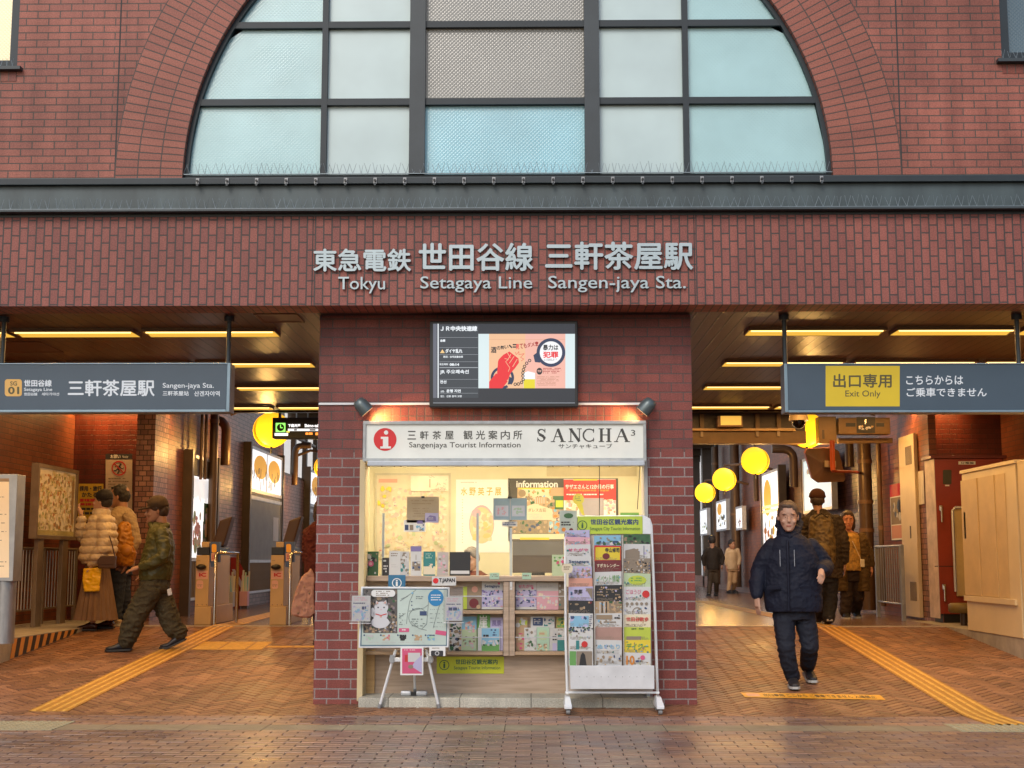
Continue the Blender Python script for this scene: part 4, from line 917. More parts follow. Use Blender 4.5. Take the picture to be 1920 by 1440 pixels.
# narrow beige cabinet
T = thing('narrow_locker', PX(1700, 1152, 5.29), 'very narrow tall cream cabinet with louvres at top and bottom', 'cabinet')
X_ = 5.29; a = PX(1712, 812, X_); c = PX(1684, 820, X_); crm = M('cream_enamel_pale', (.66, .54, .34), .4, var=.06)
mb = MB(); mb.box(X_, WRX-.01, a.y, c.y, RZ+.03, a.z, crm); mb.build('body', T, bevel=.004)
mb = MB(); yc_ = (a.y+c.y)/2
for z0_ in (a.z-.42, RZ+.25):
    for i in range(6): mb.box(X_-.004, X_-.001, a.y+.12+i*.055, a.y+.145+i*.055, z0_, z0_+.26, darkbrown)
mb.box(X_-.006, X_-.001, a.y+.28, a.y+.32, 1.55, 1.72, darkbrown); mb.build('louvres', T)
T = thing('wall_notice', PX(1719, 945, WRX-.01), 'crinkled white sheet taped to the tiled corner pier on the right', 'notice')
mb = MB(); qa = PX(1731, 882, WRX-.012); qb = PX(1709, 886, WRX-.012); zb_ = PX(1731, 945, WRX-.012).z; k = 8
for i in range(k):
    y0_ = qa.y+(qb.y-qa.y)*i/k; y1_ = qa.y+(qb.y-qa.y)*(i+1)/k; xa = WRX-.01-.01*(i % 2); xb = WRX-.01-.01*((i+1) % 2)
    mb.quad((xa, y0_, zb_), (xb, y1_, zb_), (xb, y1_, qa.z), (xa, y0_, qa.z), M('crinkled_film', (.72, .66, .56), .3))
mb.build('sheet', T)
T = thing('wall_poster', PX(1680, 1010, WRX-.02), 'red and white poster on the right wall above the railing', 'poster')
X_ = WRX-.02; a = PX(1691, 905, X_); c = PX(1668, 912, X_); zb_ = PX(1691, 1012, X_).z; mb = MB(); mb.q = lambda u, v, l=0: (X_-.001*l, a.y+(c.y-a.y)*u, zb_+(a.z-zb_)*v)
qr(mb, 0, 0, 1, 1, paper, 0); qr(mb, 0, .78, 1, 1, Pm['red'], 1); qr(mb, .05, .28, .95, .76, Pm['grey'], 1); qblot(mb, .05, .28, .95, .76, [Pm['white'], Pm['navy'], Pm['black'], Pm['lgrey']], 16, .12, 4); qr(mb, .05, .03, .95, .26, Pm['salmon'], 1); mb.build('face', T)
bar_fence('short railing of dark bars beside the right column pipe', 5.0, PX(1692, 1027, 5.0).y, PX(1641, 1027, 5.0).y, RZ+1.0, RZ+.22, (PX(1690, 1027, 5.0).y, PX(1643, 1027, 5.0).y), step=.12, mat_=postg)
# big cream lockers
X_ = 5.07; a = PX(1903, 869, X_); c = PX(1803, 890, X_); zb_ = RZ+.005
T = thing('storage_locker', (X_+.3, (a.y+c.y)/2, RZ), 'large cream steel locker with three tall sliding panels on the right kerb', 'locker')
mb = MB(); mb.box(X_, 6.3, a.y, c.y, zb_, a.z, pale_cream); mb.build('body', T, bevel=.006)
q = lambda px, py: PX(px, py, X_)
ck = M('cream_enamel_dark', (.62, .47, .25), .45, var=.08)
for i, (pa_, pb_) in enumerate(((1889, 1871), (1869, 1839), (1837, 1807))):
    y0_, y1_ = q(pa_, 1000).y, q(pb_, 1000).y; z0_ = q(1889, 1121).z; z1_ = q(1889, 886).z; mb = MB(); mb.box(X_-.006-.004*i, X_-.001, y0_, y1_, z0_, z1_, ck); mb.build('panel', T, bevel=.002)
mb = MB(); z0_ = q(1889, 1121).z; mb.box(X_-.03, X_-.0005, q(1903, 1000).y+.02, q(1807, 1000).y, z0_-.07, z0_-.01, pale_cream); mb.build('ledge', T, bevel=.003)
mb = MB(); mb.box(X_-.02, 6.3, a.y-.02, c.y+.01, a.z+.001, a.z+.04, pale_cream); mb.build('top', T, bevel=.003)
mb = MB(); yy = q(1812, 1000).y; mb.box(X_-.014, X_-.0105, yy-.03, yy+.03, q(1812, 1000).z-.06, q(1812, 980).z+.12, brm); mb.build('handle', T)
T = thing('coin_locker', (5.9, a.y-.3, RZ), 'cream locker with small square doors at the right edge of the picture', 'locker')
a2 = PY(1905, 871, 2.6); mb = MB(); mb.box(X_+.01, 6.6, a.y-.5, a.y-.025, RZ+.005, a.z+.02, pale_cream); mb.build('body', T, bevel=.005)
zt_ = a.z-.03; dh = .46
for i in range(4):
    for j in range(2):
        mb = MB(); x0_ = X_+.03+j*.42; z1_ = zt_-i*dh; mb.box(x0_, x0_+.4, a.y-.506, a.y-.5005, z1_-dh+.02, z1_, pale_cream if (i+j) % 2 else ck); mb.box(x0_+.03, x0_+.06, a.y-.512, a.y-.506, z1_-dh+.06, z1_-dh+.10, black); mb.box(x0_+.15, x0_+.25, a.y-.509, a.y-.506, z1_-.12, z1_-.06, ck); mb.build('door', T)
# folded board and stool between cabinet and locker
T = thing('folding_board', PY(1800, 1118, 6.5), 'cream rounded panel leaning between the red cabinet and the locker', 'panel')
p = [PY(1785, 953, 6.5), PY(1830, 953, 6.5), PY(1830, 1118, 6.5), PY(1792, 1118, 6.5)]; mb = MB(); mb.box(p[0].x+.02, p[1].x, 6.5, 6.54, p[2].z, p[0].z, M('cream_panel', (.55, .42, .2), .4)); mb.build('panel', T, bevel=.012)
mb = MB(); mb.tube([(p[0].x, 6.49, p[2].z+.06), (p[0].x, 6.49, p[0].z-.03), (p[0].x+.04, 6.49, p[0].z+.01), (p[1].x, 6.49, p[0].z+.01)], .018, lgrey, 8); mb.build('edge_frame', T)
T = thing('stool', PY(1805, 1168, 5.9), 'low round stool with olive cushion in front of the red cabinet', 'stool'); c = PY(1806, 1140, 5.9)
mb = MB(); mb.tube([(c.x, 5.9, c.z-.06), (c.x, 5.9, c.z-.04), (c.x, 5.9, c.z+.04), (c.x, 5.9, c.z+.06)], [.15, .18, .18, .15], M('olive_cushion', (.16, .11, .03), .5), 20); mb.build('seat', T)
mb = MB(); mb.cyl((c.x, 5.9, RZ), (c.x, 5.9, c.z-.06), .04, darkbrown, 10); mb.build('pedestal', T)
# ================================================================ departure board
Yd = 9.3; T = thing('departure_board', PY(560, 822, Yd), 'black electronic departure board with green clock hung in the left passage', 'departure board')
a = PY(511, 783, Yd); c = PY(640, 822, Yd); mb = MB(); mb.box(a.x, c.x, Yd, Yd+.2, c.z, a.z, black); mb.build('case', T, bevel=.004)
for px in (525, 600): x = PY(px, 780, Yd+.1).x; mb = MB(); mb.box(x-.02, x+.02, Yd+.08, Yd+.12, a.z, ZCE+.3, darkbrown); mb.build('hanger', T)
mb = MB(('Y', Yd)); lw = M('led_white', (.8, .8, .8), .5, emit=1.2, ecol=(1, 1, 1), var=0); lg = M('led_green', (.2, .7, .1), .5, emit=1.2, ecol=(.3, 1, .15), var=0); lo = M('led_orange', (.9, .3, .05), .5, emit=1.3, ecol=(1, .3, .05), var=0)
mb.pr(517, 793, 535, 810, lg, 2); mb.pd(526, 801.5, 7, M('clock_face', (.03, .06, .02), .5, var=0), 3); mb.pline([(526, 796), (526, 802), (530, 802)], 1.6, lg, 4); mb.pr(515, 812, 540, 817, lw, 2); mb.pr(537, 808, 543, 811, M('led_yellow', (.8, .7, .1), .5, emit=1, var=0), 2)
mb.ptx('下高井戸', 540, 795, 563, 801, lw, 2, .03); mb.ptx('Shimo-takaido', 571, 795, 610, 801, lw, 2, .02); mb.pr(540, 804, 625, 808, lw, 2); mb.pr(580, 804.6, 592, 807.4, ink, 3); mb.pr(551, 804.6, 557, 807.4, ink, 3); mb.scrib(573, 811, 620, 817, lo, 2, h=5, gap=1, seed=4, fill=.95); mb.build('display', T)
# ================================================================ ticket gates
gb = M('gate_beige', (.52, .36, .16), .4, var=.06); gbl = M('gate_blue', (.05, .09, .22), .4); gor = M('gate_orange', (.8, .36, .02), .45, emit=.1); gpk = M('gate_pink', (.72, .42, .33), .5)
Yg = 5.95
def gate(label):
    base = PY(380, 1161, Yg); T = thing('ticket_gate', (base.x, Yg, RZ), label, 'ticket gate', 'ticket gates'); P = lambda x, y, Y=Yg: PY(x, y, Y)
    def bx(name, x0, y0, x1, y1, m, ya=0, yb=1.2, bev=.006, zc=None):
        a = P(x0, y0, Yg+ya); c = P(x1, y1, Yg+ya); mb = MB(); mb.box(a.x, c.x, Yg+ya, Yg+yb, c.z if zc is None else zc, a.z, m); return mb.build(name, T, bevel=bev)
    bx('body', 368, 1041, 390, 1137, gb); bx('base', 365, 1137.3, 395, 1161, gb, -.02, 1.25, zc=RZ+.003); bx('top_cover', 369, 1026, 392, 1040.8, black, .0, 1.2)
    bx('ticket_slot', 378, 1016, 392, 1025.6, gb, .02, .2, .003); bx('reader_panel', 394, 1016, 411, 1054, gbl, .03, .12, .004)
    mb = MB(('Y', Yg+.03)); mb.prr(397, 1020, 406, 1036, 3, gor, 4); mb.pr(396, 1037, 405, 1052, gpk, 4); mb.pr(395, 1054, 405, 1063, gbl, 4); mb.scrib(398, 1040, 403, 1051, Pm['red'], 5, h=2, gap=1.2); mb.build('reader_plate', T)
    a = P(376, 1063, Yg-.05); mb = MB(); mb.sphere((a.x, Yg-.02, a.z), (.065, .06, .035), black, 14, 8); mb.build('sensor', T)
    mb = MB(('Y', Yg)); mb.pr(368, 1070, 390, 1086, gpk, 2); mb.ptx('IC', 373, 1074, 387, 1081.5, Pm['red'], 3, .06); mb.prr(368.5, 1088, 381, 1104, 4, gpk, 2); mb.scrib(370, 1096, 380, 1100, Pm['brown'], 3, h=1.4, gap=1)
    for xx in (370, 379, 387): mb.pd(xx, 1134, .9, darkbrown, 2, 8)
    mb.scrib(370, 1050.5, 377, 1053, Pm['brown'], 2, h=1.6, gap=1); mb.build('stickers', T)
    p0 = P(405, 1036); p1 = P(446, 1038, Yg+.55); mb = MB(); mb.tube([(p0.x, Yg, RZ), (p0.x, Yg, p0.z-.03), (p0.x+.02, Yg+.03, p0.z), (p1.x, Yg+.55, p0.z), (p1.x, Yg+.55, RZ)], .021, chrome, 8); mb.build('guard_rail', T)
    # tilted brown cover over the console behind
    mb = MB(); a = P(419, 1000, Yg+1.4); mb.obox(a, (.085, 0, .03), (0, .12, 0), (.055, 0, .20), M('console_cover_brown', (.075, .035, .016), .45)); mb.build('console_cover', T, bevel=.02)
    a = P(402, 1026, Yg+1.3); mb = MB(); mb.box(a.x-.1, a.x+.16, Yg+1.22, Yg+1.5, RZ, a.z, darkbrown); mb.build('console', T, bevel=.01)
    return T
G1 = gate('left ticket gate, nearer the notice board, with blue reader and orange plate')
dx = PY(521, 1161, Yg).x-PY(380, 1161, Yg).x
copy_tree(G1, G1.location+Vector((dx, 0, 0)), 'right ticket gate, next to the person at the pier')
# leaflet boxes beyond the gates
def leaflet_stand(px, Y, wpx, label, m, seed):
    k = (Y+11.4)/2560; c = PY(px, 1130, Y); T = thing('leaflet_stand', (c.x, Y, RZ), label, 'leaflet stand'); w = wpx*k/2; z0 = RZ+.05
    mb = MB(); mb.box(c.x-w, c.x+w, Y, Y+.15, z0, z0+.24, m); mb.box(c.x-w, c.x+w, Y+.151, Y+.16, z0, z0+.5, m); mb.build('box', T, bevel=.003)
    mb = MB(); r = random.Random(seed)
    for i in range(6): xx = c.x-w*.8+i*w*.27; mb.obox((xx+.02, Y+.03+i*.018, z0+.34), (w*.2, 0, 0), (0, .003, 0), (r.uniform(-.02, .02), .02, r.uniform(.12, .26)), r.choice([Pm['white'], Pm['cream'], Pm['mint'], Pm['sky'], Pm['white']]))
    mb.build('leaflets', T); mb = MB(); mb.box(c.x-w*.9, c.x-w*.8, Y+.05, Y+.1, RZ, z0, black); mb.box(c.x+w*.8, c.x+w*.9, Y+.05, Y+.1, RZ, z0, black); mb.build('feet', T)
leaflet_stand(427, 11.2, 19, 'grey-white leaflet box on the platform between the ticket gates', Pm['lgrey'], 1); leaflet_stand(456, 11.6, 15, 'pink leaflet box on the platform between the ticket gates', Pm['pink'], 2); leaflet_stand(325, 9.0, 19, 'pink leaflet box partly behind the man in the green jacket', Pm['pink'], 3)
T = thing('banner', PY(437, 1133, 11.9), 'slanted dark red banner standing behind the leaflet boxes', 'banner'); a = PY(430, 1045, 11.9); mb = MB(); z1_ = a.z
mb.add([(a.x-.05, 11.9, z1_), (a.x+.13, 11.9, z1_), (a.x+.33, 11.9, RZ+.5), (a.x+.2, 11.9, RZ), (a.x-.02, 11.9, RZ), (a.x-.12, 11.9, RZ+.6)], [(0, 5, 4, 3, 2, 1)], M('banner_red', (.26, .012, .015), .5)); mb.add([(a.x+.05, 11.893, z1_-.2), (a.x+.1, 11.893, z1_-.2), (a.x+.28, 11.893, RZ+.35), (a.x+.2, 11.893, RZ+.35)], [(0, 1, 2, 3)], Pm['lilac']); mb.build('cloth', T)
mb = MB(); mb.cyl((a.x+.05, 11.93, RZ), (a.x+.05, 11.93, z1_), .012, lgrey, 6); mb.build('pole', T)
# ================================================================ kiosk pier
YP = .45
kx0 = PY(587, 1318, YP).x; kx1 = PY(1307, 1318, YP).x
ox0 = PY(680, 1100, YP).x; ox1 = PY(1214, 1100, YP).x; oz1 = PY(950, 862, YP).z; oz0 = PY(950, 1305, YP+.1).z
zmid = PY(950, 848, YP).z; KB = 3.4
K = thing('information_kiosk', ((kx0+kx1)/2, YP, 0), 'red brick pier housing the brightly lit tourist information kiosk between the passages', 'kiosk')
mb = MB()
for xa, xb in ((kx0, ox0), (ox1, kx1)):
    mb.quad((xa, YP, 0), (xb, YP, 0), (xb, YP, zmid), (xa, YP, zmid), brick_pier); mb.quad((xa, YP, zmid), (xb, YP, zmid), (xb, YP, zl0+.1), (xa, YP, zl0+.1), brick_pierdk)
mb.quad((ox0, YP, oz1), (ox1, YP, oz1), (ox1, YP, zl0+.1), (ox0, YP, zl0+.1), brick_pierdk)
for x in (kx0, kx1): mb.quad((x, YP, 0), (x, KB, 0), (x, KB, ZCE), (x, YP, ZCE), brick_pier)
mb.quad((kx0, KB, 0), (kx1, KB, 0), (kx1, KB, ZCE), (kx0, KB, ZCE), brick_pier)
mb.quad((ox0, YP, 0), (ox0, YP+.3, 0), (ox0, YP+.3, oz1), (ox0, YP, oz1), brick_pier); mb.quad((ox1, YP, 0), (ox1, YP+.3, 0), (ox1, YP+.3, oz1), (ox1, YP, oz1), brick_pier); mb.quad((ox0, YP, oz1), (ox1, YP, oz1), (ox1, YP+.3, oz1), (ox0, YP+.3, oz1), brick_pier)
mb.build('brick_walls', K)
mb = MB(); mb.box(kx0-.01, kx1+.01, .321, YP+.02, zl0-.0, zl0+.05, black); a = PY(950, 588, YP).z; mb.box(kx0+.005, kx1-.005, YP-.012, YP-.0005, a, zl0+.05, M('soffit_trim', (.055, .025, .022), .5)); mb.build('top_trim', K)
a = PY(693, 764, YP); c = PY(1208, 792, YP); mb = MB(); mb.box(a.x, c.x, YP-.006, YP-.0005, c.z, a.z, brick_sold); mb.build('soldier_course', K)
# room inside
cw = M('kiosk_wall_cream', (.66, .60, .42), .7, var=.04); YBK = 2.2
mb = MB(); rx0, rx1 = ox0-.25, ox1+.25; zr = oz1+.15
mb.quad((rx0, YBK, 0), (rx1, YBK, 0), (rx1, YBK, zr), (rx0, YBK, zr), cw); mb.quad((rx0, YP+.3, 0), (rx0, YBK, 0), (rx0, YBK, zr), (rx0, YP+.3, zr), cw); mb.quad((rx1, YP+.3, 0), (rx1, YBK, 0), (rx1, YBK, zr), (rx1, YP+.3, zr), cw)
mb.quad((rx0, YP+.3, zr), (rx1, YP+.3, zr), (rx1, YBK, zr), (rx0, YBK, zr), cw); mb.quad((rx0, YP+.3, oz1-.001), (rx1, YP+.3, oz1-.001), (rx1, YP+.3, zr), (rx0, YP+.3, zr), cw); mb.quad((rx0, YP+.29, .07), (rx1, YP+.29, .07), (rx1, YBK, .07), (rx0, YBK, .07), M('kiosk_floor', (.3, .24, .17), .6))
for xx in (rx0, rx1): s_ = 1 if xx == rx0 else -1; mb.quad((xx, YP+.3, 0), (xx+s_*.25, YP+.3, 0), (xx+s_*.25, YP+.3, oz1), (xx, YP+.3, oz1), cw)
mb.build('room', K)
klm = M('kiosk_lamp', (1, .9, .7), .5, emit=27, ecol=(1, .86, .60), var=0)
for x in (-1.1, .65): mb = MB(); mb.box(x-.35, x+.35, 1.0, 1.25, zr-.03, zr-.002, klm); mb.build('ceiling_lamp', K)
mb = MB(); mb.box(rx0+.02, rx1-.02, YP+.305, YP+.33, oz1+.02, oz1+.06, klm); mb.build('lamp_strip', K)
# jambs and sill
jw = M('jamb_cream', (.60, .48, .28), .5, var=.1); jg = M('jamb_grey', (.42, .42, .40), .4)
mb = MB(); a = PY(672, 1100, YP-.01).x; mb.box(a, ox0+.012, YP-.02, YP+.28, .06, oz1, jw); mb.build('jamb', K, bevel=.003)
mb = MB(); mb.box(ox1-.02, ox1+.012, YP-.02, YP+.28, .06, oz1, jg); mb.build('jamb', K, bevel=.003)
slab = BR('sill_slab', (.52, .50, .42), (.46, .44, .37), (.2, .19, .16), .6, .3, .006, offset=0, rough=.6, bump=.2, dirt=.3)
a = PY(672, 1303, .3); c = PY(1240, 1322, .3); mb = MB(); mb.box(a.x, c.x, .30, YP+.28, .0, .10, slab); mb.build('sill', K, bevel=.006)
# counter and leaflet shelves
def WOOD(name, c1, c2, rough=.45, sc=3.):
    m, t, b_ = _new(name); L = t.links.new; tc = N(t, 'ShaderNodeTexCoord'); mp = N(t, 'ShaderNodeMapping'); mp.inputs['Scale'].default_value = (.8, 14, 1); L(tc.outputs['UV'], mp.inputs[0])
    n1 = N(t, 'ShaderNodeTexNoise', i_Scale=sc, i_Detail=6.0, i_Distortion=.6); L(mp.outputs[0], n1.inputs['Vector']); cr = N(t, 'ShaderNodeValToRGB'); cr.color_ramp.elements[0].position = .3; cr.color_ramp.elements[1].position = .7
    cr.color_ramp.elements[0].color = (*c1, 1); cr.color_ramp.elements[1].color = (*c2, 1); L(n1.outputs[0], cr.inputs[0]); L(cr.outputs[0], b_.inputs['Base Color']); b_.inputs['Roughness'].default_value = rough; return m
wood = WOOD('counter_wood', (.33, .24, .17), (.48, .36, .27)); wood2 = WOOD('shelf_wood', (.38, .25, .15), (.50, .35, .22)); woodo = WOOD('post_wood', (.50, .30, .12), (.62, .40, .18))
YC = .72
Z = lambda y, Y=YC: PY(950, y, Y).z
X_ = lambda x, Y=YC: PY(x, 1150, Y).x
ctz = Z(1080, YC-.12)
mb = MB(); mb.box(ox0+.013, ox1-.021, YC, YC+.5, .086, ctz-.04, wood); mb.build('counter_front', K)
mb = MB(); mb.box(ox0+.013, ox1-.021, YC-.14, YC+.55, ctz-.045, ctz, wood); mb.build('counter_top', K, bevel=.004)
for x0_, x1_ in ((838, 943), (965, 1205), (684, 838)):
    for yy in (1150, 1227):
        z = Z(yy, YC-.12); mb = MB(); mb.box(X_(x0_, YC-.12), X_(x1_, YC-.12)-.002, YC-.13, YC-.001, z-.004, z+.024, wood2); mb.build('shelf', K, bevel=.002)
mb = MB(); mb.box(X_(944, YC-.13), X_(954, YC-.13), YC-.14, YC-.001, Z(1229, YC-.1), ctz-.05, wood); mb.box(X_(955, YC-.13), X_(965, YC-.13), YC-.14, YC-.001, Z(1229, YC-.1), ctz-.05, wood); mb.build('divider', K)
for x0_, x1_ in ((840, 942), (966, 1060)):
    for yy in (1118, 1195):
        z = Z(yy, YC-.14); mb = MB(); mb.cyl((X_(x0_, YC-.14), YC-.14, z), (X_(x1_, YC-.14), YC-.14, z), .0045, lgrey, 6); mb.build('retaining_rod', K)
mb = MB(); mb.box(X_(677, YC-.02), X_(704, YC-.02), YC-.03, YC-.001, .09, Z(1218), woodo); mb.build('corner_post', K)
# counter glass, acrylic posts
YG = .84; gz = ctz
mb = MB(); a = PY(684, 962, YG).z; mb.quad((X_(690, YG), YG, gz), (X_(1056, YG), YG, gz), (X_(1056, YG), YG, a), (X_(690, YG), YG, a), GLASS('clear_acrylic', (.93, .95, .95))); mb.build('acrylic_screen', K)
acr = M('acrylic_post', (.42, .48, .52), .2)
for px, y0_ in ((717, 962), (895, 962), (958, 990)): mb = MB(); x = X_(px, YG-.01); mb.box(x-.011, x+.011, YG-.02, YG-.002, gz, PY(px, y0_, YG).z, acr); mb.build('screen_post', K)
# ---- sign above the opening
T = thing('kiosk_sign', PY(947, 860, YP), 'long white tourist information sign board with red round symbol above the kiosk opening', 'sign'); YS = YP-.14
a = PY(681, 790, YS); c = PY(1212, 864, YS); sf = M('sign_face_white', (.68, .70, .66), .35, var=.06, emit=.08, ecol=(1, .95, .8)); sfr = M('sign_frame_grey', (.40, .42, .42), .45, var=.2, vs=9)  # slight emission in the sign face makes it look whiter
mb = MB(); mb.box(a.x, c.x, YS+.02, YP-.001, c.z, a.z, sf); mb.build('case', T)
mb = MB(); f_ = .024
for q in ((a.x, c.x, a.z-f_, a.z+.003), (a.x, c.x, c.z, c.z+f_), (a.x, a.x+f_, c.z+f_, a.z-f_), (c.x-f_, c.x, c.z+f_, a.z-f_)): mb.box(q[0], q[1], YS, YS+.019, q[2], q[3], sfr)
mb.build('frame', T, bevel=.003)
mb = MB(); r_ = PY(690, 862, YS-.03); mb.box(PY(690, 862, YS).x, PY(1208, 862, YS).x, YS-.05, YS+.06, c.z-.045, c.z-.002, M('rail_pale', (.52, .57, .62), .35)); mb.build('lower_rail', T, bevel=.008)
mb = MB(('Y', YS+.02)); sd_ = M('sign_grey_letter', (.055, .055, .05), .5, var=0); sr_ = M('sign_symbol_red', (.62, .012, .02), .35, var=0)
mb.pd(722, 824, 21.5, sr_, 2, 32); mb.pd(724, 811, 4, paper, 4, 16); mb.pp([(714, 819), (728, 819), (728, 837), (733, 837), (733, 841), (713, 841), (713, 837), (718, 837), (718, 823), (714, 823)], paper, 4)
xx = 764
for ch in '三軒茶屋': mb.ptx(ch, xx, 808, xx+16, 824, sd_, 2, .01); xx += 23.5
xx = 869
for ch in '観光案内所': mb.ptx(ch, xx, 807, xx+17, 824, sd_, 2, .01); xx += 23.3
mb.ptx('Sangenjaya Tourist Information', 767, 829, 976, 842, sd_, 2, .006)
def serif(mb, ch, x, y0, y1, w, m):
    """capitals with strong serifs, in the manner of the kiosk's name"""
    h = y1-y0; t_ = 5.; s_ = 1.6
    ser = lambda cx, yy, ww=11: mb.pr(cx-ww/2, yy-s_/2, cx+ww/2, yy+s_/2, m, 2)
    if ch == 'A':
        mb.pline([(x+w*.5, y0), (x+w*.88, y1)], t_, m); mb.pline([(x+w*.5, y0), (x+w*.14, y1)], 1.8, m); mb.pline([(x+w*.28, y0+h*.62), (x+w*.75, y0+h*.62)], 1.6, m); ser(x+w*.12, y1, 8); ser(x+w*.9, y1, 10)
    elif ch == 'N': mb.pline([(x+w*.15, y0), (x+w*.15, y1)], 1.9, m); mb.pline([(x+w*.88, y0), (x+w*.88, y1)], 1.9, m); mb.pline([(x+w*.12, y0), (x+w*.88, y1)], t_, m); ser(x+w*.14, y0, 7); ser(x+w*.15, y1, 9); ser(x+w*.88, y0, 9)
    elif ch == 'H': mb.pline([(x+w*.2, y0), (x+w*.2, y1)], t_, m); mb.pline([(x+w*.8, y0), (x+w*.8, y1)], t_, m); mb.pline([(x+w*.2, y0+h*.48), (x+w*.8, y0+h*.48)], 1.7, m); [ser(x+w*k, yy, 10) for k in (.2, .8) for yy in (y0, y1)]
    elif ch == 'C': 
        mb.pring(x+w*.52, (y0+y1)/2, h*.43, h*.52, m, 2, 28, 40, 320); mb.pring(x+w*.49, (y0+y1)/2, h*.38, h*.5, m, 2.2, 16, 120, 240); mb.pline([(x+w*.9, y0), (x+w*.9, y0+h*.3)], 1.7, m); mb.pline([(x+w*.9, y1-h*.3), (x+w*.9, y1)], 1.5, m)
    elif ch == 'S':
        P = [(.84, .22), (.62, .05), (.38, .05), (.2, .22), (.3, .42), (.5, .5), (.72, .6), (.82, .78), (.64, .95), (.38, .96), (.16, .78)]; P = [(x+w*a, y0+h*b2) for a, b2 in P]; mb.pline(P[:3], 2, m); mb.pline(P[2:5], 3, m); mb.pline(P[4:8], t_, m, 2.1); mb.pline(P[7:], 2.2, m); mb.pline([(x+w*.84, y0), (x+w*.84, y0+h*.3)], 1.6, m); mb.pline([(x+w*.16, y1-h*.32), (x+w*.16, y1)], 1.6, m)
for ch, x0_, x1_ in zip('SANCHA', (1005, 1034, 1067, 1094, 1123, 1152), (1025, 1058, 1089, 1115, 1146, 1179)): serif(mb, ch, x0_, 804, 828, x1_-x0_, sd_)
mb.ptx('3', 1183, 806, 1191, 817, sd_, 2); mb.ptx('サンチャキューブ', 1047, 832, 1148, 841, sd_, 2, .01)
mb.build('lettering', T)
for i, px in enumerate((693, 717, 741, 753, 820, 876, 934, 1038, 1068, 1087, 1124, 1144, 1200)):
    c0_ = PY(px, 868, YS-.02); mb = MB(); s_ = .0205
    mb.tube([(c0_.x+s_*.5*math.sin(w), YS-.02, c0_.z+.01-s_*1.1*(w/3.14)+s_*.2*math.cos(w*2)) for w in [i_*.785 for i_ in range(9)]], .0035, M('hook_brass', (.18, .15, .10), .4, metal=.6), 5); mb.build('hook', T)
for px, y1_ in ((1124, 968), (1200, 955)): a_ = PY(px, 872, YS-.02); b_ = PY(px-(5 if px == 1200 else 0), y1_, YS-.02); mb = MB(); mb.cyl(a_, b_, .0035, black, 5); mb.build('cord', T)
# ---- spotlights and conduit
for px, lb in ((678, 'left dark grey spotlight aimed down at the kiosk sign'), (1215, 'right dark grey spotlight aimed down at the kiosk sign')):
    s_ = 1 if px < 900 else -1; c_ = PY(px, 760, YP-.14); T = thing('spotlight', c_, lb, 'spotlight', 'spotlights over the kiosk sign'); c_ = Vector(c_)
    ax = Vector((s_*.62, .15, -.72)).normalized(); gm_ = M('spot_housing', (.12, .15, .155), .35, metal=.4)
    mb = MB(); mb.tube([c_-ax*.062, c_-ax*.05, c_-ax*.01, c_+ax*.05, c_+ax*.075], [.025, .05, .062, .066, .066], gm_, 20); mb.build('head', T)
    mb = MB(); mb.tube([c_+ax*.0755, c_+ax*.077], [.056, .056], M('spot_lens', (1, .85, .6), .3, emit=1.5, ecol=(1, .6, .25), var=0), 18); mb.build('lens', T)
    mb = MB(); mb.cyl((c_.x-s_*.04, c_.y+.02, c_.z+.02), (c_.x-s_*.05, YP-.001, c_.z+.01), .022, gm_, 12); mb.build('arm', T)
    ld = bpy.data.lights.new('spotlight_lamp', 'SPOT'); ld.energy = 22; ld.color = (1, .52, .18); ld.spot_size = R_(115); ld.spot_blend = .8; ld.shadow_soft_size = .04
    lo_ = bpy.data.objects.new('spotlight_lamp', ld); COL.objects.link(lo_); lo_.parent = T; lo_.location = ax*.10; lo_.rotation_euler = Vector((s_*.8, .45, -.35)).to_track_quat('-Z', 'Y').to_euler()
T = thing('cable_conduit', PY(740, 758, YP-.01), 'thin white cable conduit running across the pier behind the screen', 'conduit')
for x0_, x1_ in ((598, 664), (690, 806), (1084, 1202)): a = PY(x0_, 755.5, YP); c = PY(x1_, 759.5, YP); mb = MB(); mb.box(a.x, c.x, YP-.016, YP-.0008, c.z, a.z, white); mb.build('conduit', T, bevel=.002)
# ---- information screen
T = thing('information_screen', PY(945, 764, .32), 'black wall screen showing train delay text and an orange handcuff poster', 'screen'); YT = .3
a = PY(806, 602, YT); c = PY(1084, 763, YT); mb = MB(); mb.box(a.x, c.x, YT, YP-.02, c.z, a.z, black); mb.build('housing', T, bevel=.008)
mb = MB(); mb.box(-.8, .3, YP-.0195, YP-.001, (a.z+c.z)/2-.12, (a.z+c.z)/2+.12, black); mb.build('bracket', T)
def SCR(n, c, e=.75): return M('screen_'+n, tuple(v*.1 for v in c), .25, emit=e, ecol=c, var=0)
mb = MB(('Y', YT)); W_ = SCR('white', (.85, .9, .95)); dk_ = SCR('dark', (.018, .022, .034)); bl_ = SCR('slate', (.035, .045, .06)); 
mb.pr(812, 607, 1078, 757, dk_, 1.5); mb.pr(812, 607, 819, 746, SCR('bar_grey', (.12, .13, .17)), 2); mb.pr(820.5, 607, 822.5, 746, W_, 2.5); mb.pr(823, 609, 897, 746, bl_, 2)
for yy, ww in ((632.5, .5), (651.5, .5), (664.5, .5), (678, .5), (688.5, 1.4), (711, .5), (727, .5), (737, .5)): mb.pr(824, yy, 896, yy+ww, SCR('line', (.35, .38, .42)), 2.5)
